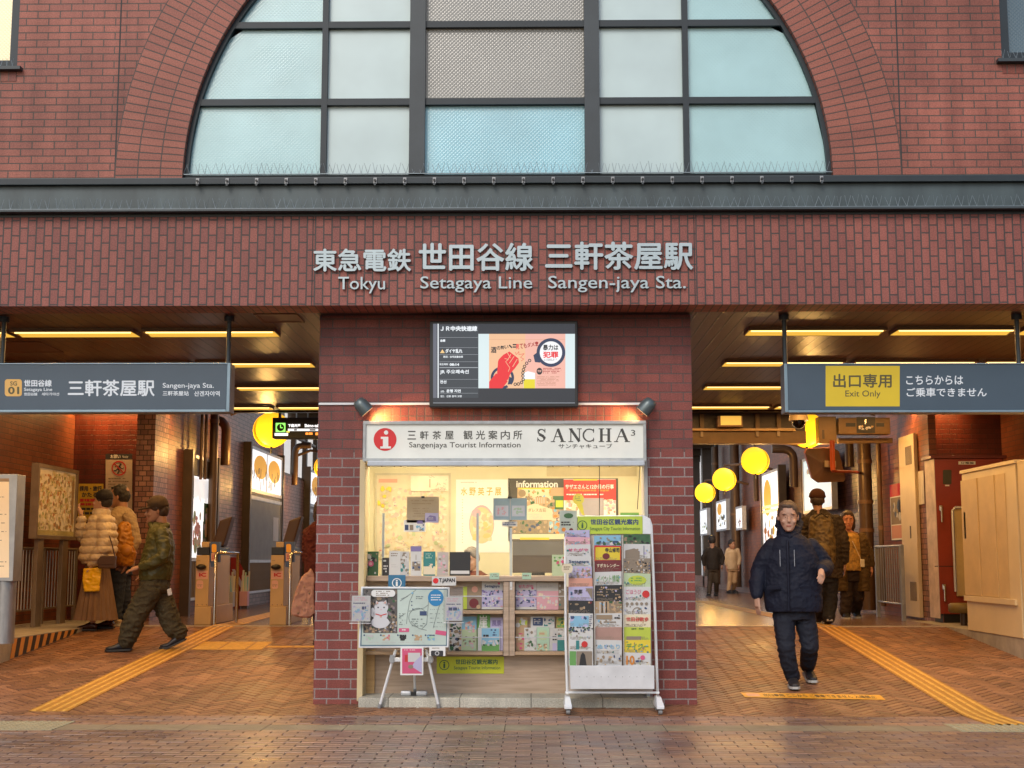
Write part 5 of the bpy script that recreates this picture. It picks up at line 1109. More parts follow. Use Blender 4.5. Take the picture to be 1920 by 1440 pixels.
mb.ptx('ＪＲ中央快速線', 826, 611, 895, 621, W_, 3, .05); mb.ptx('全線', 825, 636, 835, 641, W_, 3, .05); mb.pp([(825, 662), (834, 662), (829.5, 655)], SCR('amber', (.9, .6, .25)), 3); mb.ptx('ダイヤ乱れ', 835, 654, 867, 662, W_, 3, .04)
mb.ptx('原因：信号装置故障', 831, 667, 868, 671, W_, 3, .02); mb.ptx('発生時刻', 824, 681, 840, 685, W_, 3, .02); mb.ptx('08:14', 843, 681, 861, 686, W_, 3, .05); mb.ptx('JR 주오쾌속선', 825, 693, 879, 702, W_, 3, .03); mb.ptx('전선', 825, 713, 837, 719, W_, 3, .04)
mb.ptx('상황 :', 826, 732, 834, 736, W_, 3, .02); mb.ptx('운행 지연', 837, 730, 864, 736, W_, 3, .04); mb.ptx('원인 :', 826, 741, 834, 745, W_, 3, .02); mb.ptx('신호 장치 고장', 837, 741, 866, 745, W_, 3, .03); mb.pr(812, 755, 1078, 756, SCR('line', (.35, .38, .42)), 2.5)
mb.pr(897, 626, 1078, 728, SCR('pale', (.70, .82, .84)), 2); og = SCR('orange', (.88, .52, .30)); ogp = SCR('salmon', (.88, .47, .38)); mb.pr(917, 626, 985, 728, og, 2.5); mb.pr(985, 626, 1060, 728, ogp, 2.5); mb.pr(917, 636, 1060, 636.6, SCR('tan_line', (.7, .35, .2)), 3)
srd = SCR('red', (.80, .02, .03)); snv = SCR('navy', (.02, .035, .09)); sk_ = SCR('black', (.015, .015, .02)); swt = SCR('paper', (.92, .92, .94))
x = 920
for i, ch in enumerate('酒の勢い、＝'): w_ = 12 if i == 0 else 8; mb.ptx(ch, x, 650-i*1.0, x+w_*.9, 650-i*1.0+(12 if i == 0 else 7), sk_, 3.5, .03); x += w_*.9+.3
for i, ch in enumerate('見てもダメ!'): mb.ptx(ch, 967+i*7.2, 645-i*.9, 973.6+i*7.2, 655-i*1.2, srd if i == 0 else SCR('darkred', (.4, .03, .03)), 3.5, .03)
mb.pring(942, 708, 17, 22, snv, 3.2, 28, 60, 400, .95)
mb.pp([(917, 728), (917, 716), (930, 700), (945, 706), (952, 715), (942, 728)], srd, 3.5); mb.pp([(934, 675), (944, 665), (955, 659), (972, 672), (973, 680), (966, 690), (957, 700), (953, 712), (943, 714), (932, 700)], srd, 4)
for p0_, p1_ in (((950, 659), (957, 671)), ((958, 664), (952, 675)), ((964, 668), (955, 681)), ((970, 673), (961, 688)), ((937, 668), (933, 678))): mb.pline([p0_, p1_], 1.1, og, 4.5)
mb.pline([(946, 672), (953, 674), (948, 678), (956, 690), (953, 697)], .9, og, 4.6); mb.pline([(966, 660), (968, 665), (973, 659), (973, 665), (983, 663), (976, 670), (982, 673), (977, 677)], .8, srd, 4)
mb.pp([(955, 706), (962, 710), (960, 720), (952, 721)], snv, 4)
import itertools
cp = [(963, 720), (969, 721), (975, 719), (981, 715), (981, 708), (980, 702), (981, 696), (982, 690), (985, 684), (990, 678), (996, 674)]
for (xa, ya), (xb, yb) in zip(cp[:-1], cp[1:]): mb.pring((xa+xb)/2, (ya+yb)/2, 1.7, 3.2, sk_, 4, 10)
mb.pp([(1000, 666), (1007, 661), (1013, 680), (1003, 679)], snv, 4); mb.pring(1033, 661, 21, 27, snv, 4, 36); mb.pd(1033, 661, 21, swt, 3.8, 28)
mb.ptx('暴力は', 1018, 646, 1047, 657, sk_, 4.5, .03); mb.ptx('犯罪', 1018, 659, 1047, 671, srd, 4.5, .04); mb.scrib(1020, 673, 1046, 678, sk_, 4.5, h=.9, gap=1.2)
mb.pr(981, 700, 1004, 728, SCR('mug', (.75, .62, .5)), 3.2); mb.pr(982, 711, 1003, 728, SCR('beer', (.80, .66, .02)), 3.6); mb.pp([(981, 711), (982, 699), (990, 696), (1003, 699), (1003, 711)], swt, 3.8)
mb.pd(1011.5, 696, 5.5, sk_, 3.5, 14, 6.5); mb.ptx('STOP', 1008, 694, 1015, 698, ogp, 4.2, .04); mb.scrib(1018, 690, 1056, 701, SCR('darkred', (.4, .03, .03)), 3.5, h=1.5, gap=1.4); mb.scrib(1007, 706, 1056, 724, SCR('brown', (.45, .2, .12)), 3.5, h=1, gap=1.6, seed=2); mb.build('picture', T)

# ================================================================ posters on the kiosk's back wall
PB = ('Y', YBK)
def poster(name, x0, y0, x1, y1, label, cat, fn, plane=PB, lay=4, base=paper, frame=None, group=None, thick=.004):
    Y = plane[1]; a = PY(x0, y0, Y-.001*lay); c = PY(x1, y1, Y-.001*lay)
    mb = MB((plane[0], Y-.001*lay)); mb.box(a.x, c.x, Y-.001*lay, Y-.001*lay+thick*.9, c.z, a.z, base)
    if frame: m_, w_ = frame; [mb.pr(*q, m_, 14) for q in ((x0, y0, x1, y0+w_), (x0, y1-w_, x1, y1), (x0, y0+w_, x0+w_, y1-w_), (x1-w_, y0+w_, x1, y1-w_))]
    fn(mb); return mb.build(name, label=label, cat=cat, group=group)
pmap = M('pale_map_paper', (.66, .56, .40), .5); pk_ = [Pm['pink'], Pm['yellow'], M('pale_map_green', (.45, .5, .28), .5), Pm['salmon'], Pm['cream'], pmap]
def f(mb):
    r = random.Random(2); pal = [M('map_pink', (.62, .42, .36), .5), M('map_sand', (.62, .50, .30), .5), M('map_light', (.72, .66, .52), .5)]
    mb.blot(712, 915, 838, 1045, pal, 1.2, 260, 5); mb.blot(708, 910, 735, 955, [Pm['yellow'], M('map_sand', (.6, .5, .3), .5)], 15, 14, 5, 3); mb.blot(720, 940, 835, 1040, [pk_[2]], 18, 12, 6, 9)
    mb.pr(710, 898, 745, 905, Pm['salmon'], 2); mb.blot(710, 915, 838, 1040, [Pm['salmon'], Pm['dpink'], Pm['purple']], 22, 60, 1.2, 4); mb.pr(770, 892, 841, 921, M('map_light', (.72, .66, .52), .5), 26)
    for _ in range(14): x = r.uniform(808, 838); y = r.uniform(895, 919); mb.pline([(x, y), (x+r.uniform(-12, 3), y+r.uniform(-5, 5))], .8, Pm['salmon'], 27)
    mb.pline([(806, 898), (806, 914)], 2, Pm['salmon'], 27); mb.scrib(808, 918, 838, 921, Pm['brown'], 27, h=1.5, gap=2)
poster('area_map', 703, 887, 845, 1048, 'large pale district map in a thin beige frame on the kiosk back wall', 'map', f, base=pmap, frame=(M('beige_frame', (.5, .45, .32), .5), 4))
def f(mb):
    gt = M('gold_letter', (.50, .38, .08), .5); ol = M('peach_print', (.68, .42, .28), .5)
    for i, ch in enumerate('水野英子展'): mb.ptx(ch, 864+i*16, 914, 876+i*16, 929, gt, 1.5, .02)
    mb.scrib(864, 904, 900, 907, M('faint_print', (.55, .5, .4), .5), 1.5, h=1.4, gap=2); mb.pd(903, 983, 23.5, Pm['pink'], 1.5, 30, 36); mb.pd(903, 985, 22, M('sand_print', (.66, .52, .30), .5), 2.5, 30, 34); mb.blot(886, 960, 922, 1014, [M('cream_print', (.7, .6, .42), .5), ol, M('sand_print2', (.66, .50, .2), .5)], 3.5, 34, 8, 3)
    mb.pd(893, 962, 9, Pm['pink'], 5.5, 14, 8); mb.scrib(866, 936, 869, 1020, M('faint_print', (.55, .5, .4), .5), 2, h=2, gap=3)
poster('exhibition_poster', 855, 899, 955, 1036, 'pale cream exhibition poster with gold title and a soft peach oval on the kiosk wall', 'poster', f)
def f(mb):
    mb.ptx('information', 968, 901, 1046, 914, paper, 1.5, .03); mb.pr(970, 914, 1060, 1000, Pm['tan'], 1.5); mb.pr(978, 915, 1030, 933, Pm['cream'], 2); mb.pr(972, 914.5, 1034, 917, Pm['yellow'], 3)
    mb.pd(979, 925, 7, Pm['brown'], 3, 12); mb.blot(990, 918, 1032, 942, [Pm['green'], Pm['tan'], Pm['orange'], Pm['sky'], Pm['cream']], 3, 26, 5, 1); mb.blot(985, 930, 1040, 955, [Pm['dgreen'], Pm['brown'], Pm['cream'], Pm['grey'], Pm['tan']], 5, 40, 5, 2); mb.pr(1003, 932, 1025, 945, Pm['tan'], 8)
    for x in range(1004, 1024, 4): mb.pline([(x, 933), (x, 944)], 1, Pm['white'], 9)
    mb.pr(1040, 930, 1057, 955, Pm['dgreen'], 8); mb.pr(1042, 938, 1056, 951, Pm['lime'], 9); mb.pr(960, 975, 1028, 1000, Pm['brown'], 3); mb.blot(962, 976, 1026, 999, [Pm['navy'], Pm['brown'], Pm['grey'], Pm['dgreen'], Pm['tan']], 5, 40, 5, 5); mb.blot(1028, 950, 1056, 1003, [Pm['sky'], Pm['cream'], Pm['orange'], Pm['navy'], Pm['white']], 5, 40, 5, 7)
    mb.pr(960, 1001, 1058, 1011, Pm['cream'], 8); mb.pr(975, 1008, 1030, 1012, Pm['yellow'], 9)
    mb.pp([(985, 975), (985, 950), (1002, 944), (1036, 955), (1036, 975)], Pm['cream'], 12); mb.ptx('ダレス古荘', 990, 953, 1024, 960, Pm['brown'], 14, .02); mb.scrib(990, 964, 1020, 972, Pm['lgrey'], 14, h=1.2, gap=2)
poster('notice_board', 953, 897, 1160, 1015, 'dark framed information notice board crowded with small pictures inside the kiosk', 'notice board', f, base=M('board_dark', (.075, .065, .055), .5), thick=.012)
def f(mb):
    mb.pr(1057, 899, 1155, 938, Pm['red'], 1); mb.ptx('サザエさんと12か月の行事', 1060, 908, 1151, 917, paper, 3, .03); mb.scrib(1068, 918, 1150, 923, Pm['orange'], 3, h=3.5, gap=2, seed=5, fill=.9); mb.scrib(1062, 926, 1146, 930, paper, 3, h=2.6, gap=2, fill=.9); mb.pr(1075, 898, 1120, 901, Pm['yellow'], 3)
    mb.blot(1060, 938, 1086, 966, [Pm['salmon'], Pm['cream'], Pm['tan'], Pm['white'], Pm['pink']], 2, 26, 5, 3); mb.pr(1086, 934, 1132, 968, M('grey_lilac_print', (.34, .30, .34), .5), 5); mb.blot(1132, 936, 1154, 966, [Pm['pink'], Pm['salmon'], Pm['white'], Pm['cream']], 2, 20, 5, 4)
    mb.pp([(1080, 945), (1092, 945), (1096, 966), (1092, 966)], M('balloon_olive', (.38, .36, .04), .5), 9); mb.pd(1084.5, 936, 10.5, M('balloon_olive', (.38, .36, .04), .5), 9); mb.scrib(1078, 931, 1091, 940, Pm['dgreen'], 10, h=1.8, gap=1.6)
poster('event_poster', 1057, 898, 1155, 970, 'bright red event poster with white Japanese title at the right of the kiosk wall', 'poster', f, lay=26)
poster('small_notice', 1163, 961, 1198, 978, 'small green-edged notice on the cream wall right of the red poster', 'notice', lambda mb: mb.pr(1163, 961, 1198, 966, Pm['green'], 1), base=Pm['mint'])
poster('wall_pad', 1025, 874, 1194, 893, 'plain beige panel high on the kiosk back wall above the posters', 'panel', lambda mb: None, base=M('beige_panel', (.5, .42, .27), .6), lay=8)
# notices on the acrylic screen and hanging cards
PG = ('Y', YG-.005)
def f(mb): mb.scrib(770, 938, 815, 950, Pm['brown'], 1.5, h=1.6, gap=4, fill=.9); mb.scrib(774, 953, 812, 970, Pm['brown'], 1.5, h=1.3, gap=3.4, seed=3); mb.pr(790, 930, 796, 934, black, 3)
poster('glass_notice', 763, 931, 823, 980, 'taupe printed notice with a black clip on the kiosk glass', 'notice', f, plane=PG, base=M('taupe_paper', (.40, .33, .23), .6), group='notices on the glass')
def f(mb): [(mb.pr(x, 948, x+24, 968, M('pale_card', (.55, .58, .66), .5), 1.5), mb.blot(x+3, 951, x+20, 965, [c_], 3, 12, 3, 1)) for x, c_ in ((929, Pm['pink']), (960, Pm['mint']))]; mb.pr(956, 934, 957.5, 975, Pm['lgrey'], 2); mb.pr(952, 931, 960, 935, black, 3)
poster('glass_notice', 925, 934, 988, 975, 'pale blue double card with pink and green drawings clipped on the kiosk glass', 'notice', f, plane=PG, base=M('blue_card', (.30, .42, .50), .5), group='notices on the glass')
poster('glass_label', 941, 978, 970, 987, 'small grey label under the pale blue double card', 'label', lambda mb: mb.scrib(943, 979.5, 968, 986, Pm['navy'], 1.5, h=2, gap=1.2), plane=PG, base=Pm['lgrey'])
def f(mb): mb.pr(759, 984, 766, 994, Pm['navy'], 1.5); mb.pr(768, 984, 775, 994, Pm['grey'], 1.5); mb.blot(778, 983, 795, 995, [Pm['navy'], Pm['sky'], Pm['grey']], 1.5, 8, 4, 2); mb.pr(782, 976, 793, 982, Pm['purple'], 1.5)
poster('glass_card', 757, 975, 798, 997, 'little white photo card taped under the taupe notice', 'card', f, plane=PG)
poster('glass_card', 797, 962, 822, 980, 'lilac card with a building drawing overlapping the taupe notice', 'card', lambda mb: (mb.pp([(800, 977), (800, 972), (806, 966), (817, 968), (818, 977)], Pm['purple'], 1.5), mb.scrib(803, 970, 815, 975, Pm['lgrey'], 2.5, h=1.5, gap=1)), plane=('Y', YG-.012), base=Pm['lilac'])
def f(mb): mb.pd(1066, 967, 9, Pm['dgreen'], 1.5, 12, 5); mb.scrib(1052, 978, 1079, 986, ink, 1.5, h=3, gap=1.5, fill=.9); mb.pd(1057, 993, 4, Pm['orange'], 1.5, 10); mb.pd(1071, 994, 4, Pm['maroon'], 1.5, 10)
poster('glass_card', 1049, 957, 1082, 1001, 'grey-green card with dark drawings beside the brochure rack header', 'card', f, plane=('Y', .6), base=M('greygreen_card', (.42, .48, .44), .5))
poster('small_sheet', 1110, 920, 1140, 962, 'faint lilac sheet clipped near the hanging cord', 'sheet', lambda mb: mb.pr(1122, 919, 1127, 922, black, 2), plane=('Y', .95), base=M('grey_lilac_print', (.34, .30, .34), .5)) if 0 else None
# monitor and counter objects
T = thing('monitor', PY(1009, 1076, 1.1), 'dark back of a monitor standing on the kiosk counter', 'monitor'); a = PY(961, 1013, 1.1); c = PY(1057, 1074, 1.1); mb = MB(); mb.box(a.x, c.x, 1.1, 1.14, c.z, a.z, M('monitor_back', (.10, .075, .06), .4)); mb.build('case', T, bevel=.006)
mb = MB(); zc = (a.z+c.z)/2; mb.box(a.x+.004, c.x-.004, 1.095, 1.0995, zc+.01, a.z-.01, M('monitor_band', (.16, .15, .14), .3)); mb.build('back_cover', T)
mb = MB(); mb.box((a.x+c.x)/2-.06, (a.x+c.x)/2+.06, 1.07, 1.17, ctz, c.z, black); mb.build('stand', T)
def standing(px0, py0, px1, label, base, fn, py1=1078, Y=.68, cat='leaflet', grp='leaflets standing on the counter', lean=.0):
    a = PY(px0, py0, Y); c = PY(px1, py1, Y); zb = ctz+.001; h = a.z-zb
    T = MB(('Y', Y)); T.box(a.x, c.x, Y, Y+.012, zb, a.z, base); fn(T); return T.build('leaflet', label=label, cat=cat, group=grp)
standing(685, 1034, 709, 'dark leaflet with a pink flower at the left end of the counter', Pm['dgreen'], lambda m: (m.blot(687, 1037, 708, 1076, [Pm['grey'], Pm['lgrey'], Pm['black']], 1.5, 20, 4), m.pd(695.5, 1057, 5.5, Pm['dpink'], 4, 8), m.pd(695, 1057, 3, Pm['pink'], 5, 8)))
standing(717, 1046, 729.5, 'slim black leaflet second from the left on the counter', Pm['black'], lambda m: m.scrib(719, 1050, 728, 1074, Pm['lgrey'], 1.5, h=3, gap=2, fill=.5), Y=.70)
standing(730, 1033, 750, 'white leaflet with faint grey print on the counter', Pm['white'], lambda m: (m.scrib(733, 1037, 747, 1046, Pm['grey'], 1.5, h=2, gap=2), m.scrib(734, 1058, 746, 1064, Pm['lgrey'], 1.5, h=2, gap=2)))
standing(750.5, 1034, 767, 'grey-green patterned leaflet on the counter', Pm['lgrey'], lambda m: m.blot(751, 1036, 766, 1076, [Pm['teal'], Pm['grey'], Pm['white']], 1.5, 26, 4))
standing(770, 1024, 790, 'tall white leaflet with purple top and a photo on the counter', Pm['white'], lambda m: (m.pr(770, 1024, 790, 1034, Pm['purple'], 1.5), m.pr(773, 1053, 788, 1070, Pm['grey'], 1.5), m.blot(773, 1053, 788, 1070, [Pm['navy'], Pm['white']], 2.5, 8, 4), m.pline([(780, 1040), (780, 1050)], 1, Pm['grey'], 2)))
standing(794, 1034, 816, 'teal leaflet with cream lower edge on the counter', Pm['teal'], lambda m: (m.scrib(798, 1038, 812, 1048, Pm['mint'], 1.5, h=1.6, gap=2), m.pr(794, 1062, 816, 1077, Pm['cream'], 1.5), m.blot(795, 1057, 816, 1066, [Pm['teal'], Pm['cream']], 2.5, 8, 4)))
standing(820, 1035, 841, 'beige and grey spotted leaflet on the counter', M('warm_grey_print', (.45, .40, .37), .5), lambda m: (m.blot(822, 1040, 840, 1074, [Pm['grey'], Pm['lgrey'], Pm['pink']], 1.5, 16, 4)))
standing(843, 1035, 882, 'black card case on the counter beside the staff member', Pm['black'], lambda m: (m.pr(845, 1070, 880, 1076, Pm['white'], 1.5)), cat='card case', grp=None)
standing(1035, 1040, 1062, 'green leaflet with strawberries near the brochure rack', Pm['pgreen'], lambda m: (m.blot(1038, 1044, 1060, 1062, [Pm['dpink'], Pm['red'], Pm['white'], Pm['green']], 1.5, 18, 4)), Y=.66)
def tag_card(x0, y0, x1, y1, lb, base, fn, Y=YC-.145, cat='sign'): return poster('sign_card', x0, y0, x1, y1, lb, cat, fn, plane=('Y', Y), base=base, lay=0)
tag_card(918, 1074, 936, 1086, 'tiny pale green tag clipped on the counter edge, left one', Pm['mint'], lambda m: m.scrib(920, 1077, 934, 1083, Pm['grey'], 1.5, h=1.5, gap=1.5), cat='tag'); tag_card(979, 1074, 996, 1086, 'tiny pale green tag clipped on the counter edge, right one', Pm['mint'], lambda m: m.scrib(981, 1078, 994, 1083, Pm['grey'], 1.5, h=3, gap=1.5), cat='tag')
tag_card(956, 1091, 960.5, 1106, 'narrow white price tag on the wooden divider', Pm['white'], lambda m: m.pd(958, 1101, 1, Pm['grey'], 1.5, 8), cat='tag')
def f(m): m.pring(744, 1093, 7.5, 9, paper, 1.5, 24); m.ptx('i', 742, 1087, 746, 1099, paper, 1.5, .03)
tag_card(728, 1078, 760, 1108, 'blue square information symbol sign behind the white map board', M('info_blue', (.02, .14, .27), .45), f)
def f(m): m.pd(817, 1089, 5.2, sr_, 1.5, 18); m.ptx('T.JAPAN', 823, 1084, 853, 1094, ink, 1.5, .05)
tag_card(810, 1081, 855, 1098, 'white card with a red disc and black capitals on the counter edge', Pm['white'], f)
def f(m): m.pring(833, 1247, 8, 9.5, Pm['dgreen'], 1.5, 24); m.ptx('i', 831, 1241, 835, 1253, Pm['dgreen'], 1.5, .03); m.ptx('世田谷区観光案内', 854, 1236, 933, 1246, Pm['dgreen'], 1.5, .03); m.ptx('Setagaya Tourist Information', 851, 1249, 938, 1257, Pm['dgreen'], 1.5, .008)
poster('panel_sign', 819, 1231, 945, 1263, 'yellow-green tourist information plate on the wooden front below the leaflet shelves', 'sign', f, plane=('Y', YC-.006), base=M('sign_lime', (.52, .55, .02), .45), lay=0)
# leaflets on the shelves
def shelf_leaf(x0, y0, x1, y1, lb, base, fn, dy=0): 
    Y = YC-.03-dy*.02; a = PY(x0, y0, Y); c = PY(x1, y1, Y); zb = Z(1145 if y1 < 1150 else 1222, YC-.12)+.006
    mb = MB(('Y', Y)); zs = PY(950, 1143 if y1 < 1150 else 1221, YC-.12).z; mb.box(a.x, c.x, Y, Y+.008, zs, a.z, base); fn(mb); return mb.build('leaflet', label=lb, cat='leaflet', group='leaflets on the counter shelves')
bl = lambda x0, y0, x1, y1, cs, n=30, s=4, sd=0, l=1.5: (lambda m: m.blot(x0, y0, x1, y1, [Pm[c_] for c_ in cs], l, n, s, sd))
shelf_leaf(868, 1100, 875.5, 1143, 'bright green leaflet spine at the left of the upper shelf', Pm['lime'], lambda m: None)
shelf_leaf(876, 1098, 903, 1143, 'brown leaflet with a large dark red circle on the upper shelf', Pm['grey'], lambda m: (m.pr(876, 1098, 903, 1116, Pm['brown'], 1.5), m.pd(890, 1105, 6, Pm['salmon'], 2.5, 12), m.pd(888.5, 1131, 9, Pm['maroon'], 2.5, 18), m.pd(897, 1138, 4, Pm['tan'], 3.5, 8)))
def mag(x0, x1, t): return lambda m: (m.pr(x0, 1107, x1, 1138, Pm['lilac'], 1.5), m.blot(x0, 1106, x1, 1138, [Pm['lilac'], Pm['purple'], Pm['white'], Pm['navy'], Pm['pink']], 2.5, 60, 3.2, 3), m.ptx(t, x0+5, 1096, x1-6, 1103, Pm['navy'] if t[0] == 'S' else Pm['dpink'], 1.5, .03), m.pd(x1-7.5, 1094 if t[0] == 'S' else 1103, 2.2, Pm['dpink'], 2.5, 10))
shelf_leaf(903.5, 1090, 943, 1143, 'magazine titled in English with a lilac flower crowd on the upper shelf', Pm['white'], mag(903.5, 943, 'Setagaya')); shelf_leaf(967, 1091, 1006, 1143, 'magazine with pink Japanese title and lilac flowers right of the divider', Pm['white'], mag(967, 1006, 'せたがや'))
shelf_leaf(1006.5, 1092, 1047, 1143, 'pale pink magazine beside the lilac flower magazine', Pm['white'], lambda m: (m.pr(1006.5, 1108, 1047, 1143, Pm['pink'], 1.5), m.blot(1008, 1112, 1046, 1142, [Pm['pink'], Pm['cream'], Pm['white']], 2.5, 26, 4), m.scrib(1012, 1098, 1044, 1104, Pm['lgrey'], 1.5, h=4, gap=2)))
shelf_leaf(1047.5, 1090, 1060, 1143, 'narrow grey-green leaflet at the right of the upper shelf', Pm['grey'], bl(1048, 1092, 1060, 1142, ['teal', 'lgrey', 'grey'], 12, 4))
shelf_leaf(842, 1168, 865.5, 1221, 'leaflet with a mosaic of small dark photos on the lower shelf', Pm['white'], bl(843, 1169, 865, 1220, ['brown', 'navy', 'grey', 'dgreen', 'tan', 'white', 'black'], 60, 4.5))
shelf_leaf(866, 1156, 893.5, 1221, 'sky blue leaflet with pink figures on the lower shelf', Pm['pgreen'], lambda m: (m.pr(866, 1156, 893.5, 1180, Pm['sky'], 1.5), m.blot(872, 1164, 890, 1186, [Pm['pink'], Pm['white'], Pm['salmon']], 2.5, 22, 4), m.blot(868, 1192, 892, 1220, [Pm['lgrey'], Pm['pink'], Pm['mint'], Pm['grey']], 2.5, 22, 3.5)))
shelf_leaf(895, 1152, 919, 1221, 'green leaflet with one big white brush character on the lower shelf', Pm['green'], lambda m: m.ptx('崖', 898, 1154, 914, 1177, paper, 1.5, .02))
shelf_leaf(919.5, 1158, 943, 1221, 'lilac leaflet with white title behind the landscape booklet', Pm['lilac'], lambda m: (m.ptx('風景', 922, 1163, 940, 1174, Pm['purple'], 1.5, .04)))
shelf_leaf(896, 1177, 937, 1221, 'white landscape booklet with trees and black title, front of the lower shelf', Pm['white'], lambda m: (m.pr(903, 1178, 936, 1208, Pm['sky'], 1.5), m.pr(903, 1208, 936, 1221, Pm['green'], 1.5), m.blot(904, 1200, 936, 1211, [Pm['dgreen'], Pm['white'], Pm['lgrey']], 2.5, 20, 4), m.scrib(920, 1180, 932, 1194, Pm['navy'], 2.5, h=3, gap=1.6), m.scrib(906, 1190, 922, 1198, ink, 3.5, h=6, gap=1)), 1)
shelf_leaf(967, 1157, 989, 1221, 'tan leaflet with a lime green corner, first right of the divider', Pm['tan'], lambda m: (m.blot(974, 1157, 989, 1172, [Pm['lime'], Pm['white'], Pm['green']], 1.5, 12, 5), m.pd(971, 1172, 4.5, Pm['white'], 3, 10), m.blot(968, 1186, 984, 1220, [Pm['tan'], Pm['salmon'], Pm['cream'], Pm['dpink']], 1.5, 16, 4)))
shelf_leaf(995, 1156, 1040, 1221, 'white leaflet with a navy block of text in the back row', Pm['white'], lambda m: (m.prr(999, 1158, 1018, 1173, 2, Pm['navy'], 1.5), m.scrib(1001, 1161, 1016, 1171, Pm['lgrey'], 2.5, h=1.6, gap=1.6), m.blot(1020, 1158, 1038, 1174, [Pm['navy'], Pm['teal'], Pm['lgrey']], 1.5, 10, 3.5)))
shelf_leaf(1043, 1157, 1062, 1221, 'olive yellow leaflet at the right end of the lower shelf', M('olive_print', (.40, .36, .12), .5), bl(1045, 1159, 1060, 1176, ['green', 'dgreen', 'yellow'], 12, 4))
shelf_leaf(983, 1177, 1006, 1221, 'white leaflet with grey-green leaf sketches on the lower shelf', Pm['white'], bl(984, 1178, 1005, 1219, ['dgreen', 'lgrey', 'white', 'grey', 'mint'], 34, 4), 1)
shelf_leaf(1006.5, 1176, 1030, 1221, 'mint green leaflet with brown house picture on the lower shelf', Pm['mint'], lambda m: (m.prr(1010, 1182, 1026, 1200, 4, Pm['pgreen'], 1.5), m.pr(1011, 1186, 1021, 1190, Pm['tan'], 2.5), m.blot(1008, 1207, 1028, 1220, [Pm['brown'], Pm['cream'], Pm['tan']], 2.5, 12, 4)), 1)
shelf_leaf(1030.5, 1178, 1060, 1221, 'grey and teal striped leaflet on the lower shelf', Pm['lgrey'], lambda m: (m.blot(1046, 1180, 1060, 1196, [Pm['teal'], Pm['grey'], Pm['white']], 1.5, 12, 4), m.scrib(1036, 1188, 1046, 1202, ink, 1.5, h=3, gap=2), m.pr(1036, 1206, 1044, 1220, Pm['lilac'], 1.5), m.pr(1045, 1200, 1060, 1220, Pm['teal'], 2.5)), 1)

# ================================================================ white map board on a tripod easel
YE = .16; T = thing('easel', PZ(770, 1325, 0), 'white tripod easel standing in front of the kiosk counter', 'easel'); wm = M('easel_white', (.74, .76, .78), .35)
def foot(px, py): p = PY(px, py, .27); p.z = floorz(.27)+.001; return p
def leg(p, q, r, m): mb = MB(); mb.cyl(p, q, r, m, 10); o_ = mb.build('leg', T); mb = MB(); mb.cyl(q, q+(q-p).normalized()*-.035, r*1.35, grey, 10); mb.build('foot', o_)
l1 = foot(711, 1325); l2 = foot(823, 1324); leg(Vector((PY(742, 1218, YE+.05).x, YE+.05, PY(742, 1218, YE+.05).z)), l1, .0125, wm); leg(Vector((PY(799, 1218, YE+.05).x, YE+.05, PY(799, 1218, YE+.05).z)), l2, .0125, wm)
leg(Vector((PY(776, 1226, YE+.07).x, YE+.07, PY(776, 1226, YE+.07).z)), Vector((PY(778, 1295, .52).x, .52, .135)), .010, wm)
a = PY(730, 1233, YE+.03); c = PY(812, 1241, YE+.03); mb = MB(); mb.box(a.x, c.x, YE+.035, YE+.06, c.z, a.z, wm); mb.build('crossbar', T, bevel=.004)
for xx in (734, 806): a = PY(xx-3, 1228, YE+.03); c = PY(xx+5, 1243, YE+.03); mb = MB(); mb.box(a.x, c.x, YE+.02, YE+.034, c.z, a.z, grey); mb.build('clamp', T, bevel=.003)
T = thing('map_board', PY(757, 1217, YE), 'white framed sightseeing map board with a white cat figurine photo, resting on the easel', 'map board')
C4 = [(677, 1100), (843, 1101), (841, 1214), (672, 1215)]
mb = MB(('Y', YE)); fr = [PY(x, y, YE) for x, y in C4]; bk = [v+Vector((0, .02, 0)) for v in fr]; mb.add(fr+bk, [(3, 2, 1, 0), (4, 5, 6, 7), (0, 1, 5, 4), (1, 2, 6, 5), (2, 3, 7, 6), (3, 0, 4, 7)], wm); mb.build('board', T, bevel=.004)
mb = MB(('Y', YE)); mp_ = M('map_pale_mint', (.50, .60, .55), .35); nv = Pm['navy']; mb.pp([(680, 1103), (840, 1104), (838, 1211), (675, 1212)], M('board_inner_edge', (.12, .2, .25), .4), 1); mb.pp([(682, 1105), (838, 1106), (836, 1209), (678, 1209)], mp_, 2)
mb.pr(681, 1103.5, 745, 1187, M('cat_photo_dark', (.10, .09, .085), .4), 3); mb.blot(682, 1105, 744, 1186, [Pm['grey'], Pm['brown'], M('photo_mauve', (.25, .2, .22), .5), Pm['dgreen'], Pm['black']], 3.5, 120, 4, 2); mb.blot(682, 1165, 744, 1186, [M('photo_mauve', (.25, .2, .22), .5), Pm['lgrey'], Pm['tan']], 10, 40, 3, 3)
mb.prr(696, 1106, 741, 1119, 6, paper, 13); mb.scrib(705, 1108, 735, 1117, Pm['grey'], 14, h=1.8, gap=1.8)
cw_ = M('figurine_white', (.62, .63, .66), .4, var=0); mb.pd(713, 1167, 17, cw_, 13, 24, 11); mb.pd(713, 1152, 14, cw_, 13.5, 24, 14); mb.pd(715, 1139, 13, cw_, 14, 24, 11); mb.pp([(704, 1136), (705, 1126), (712, 1131)], cw_, 14); mb.pp([(717, 1131), (724, 1125), (726, 1136)], cw_, 14); mb.pp([(706, 1133), (706.5, 1128), (710, 1131)], Pm['salmon'], 14.5); mb.pp([(719, 1131), (723, 1127), (724, 1132)], Pm['salmon'], 14.5)
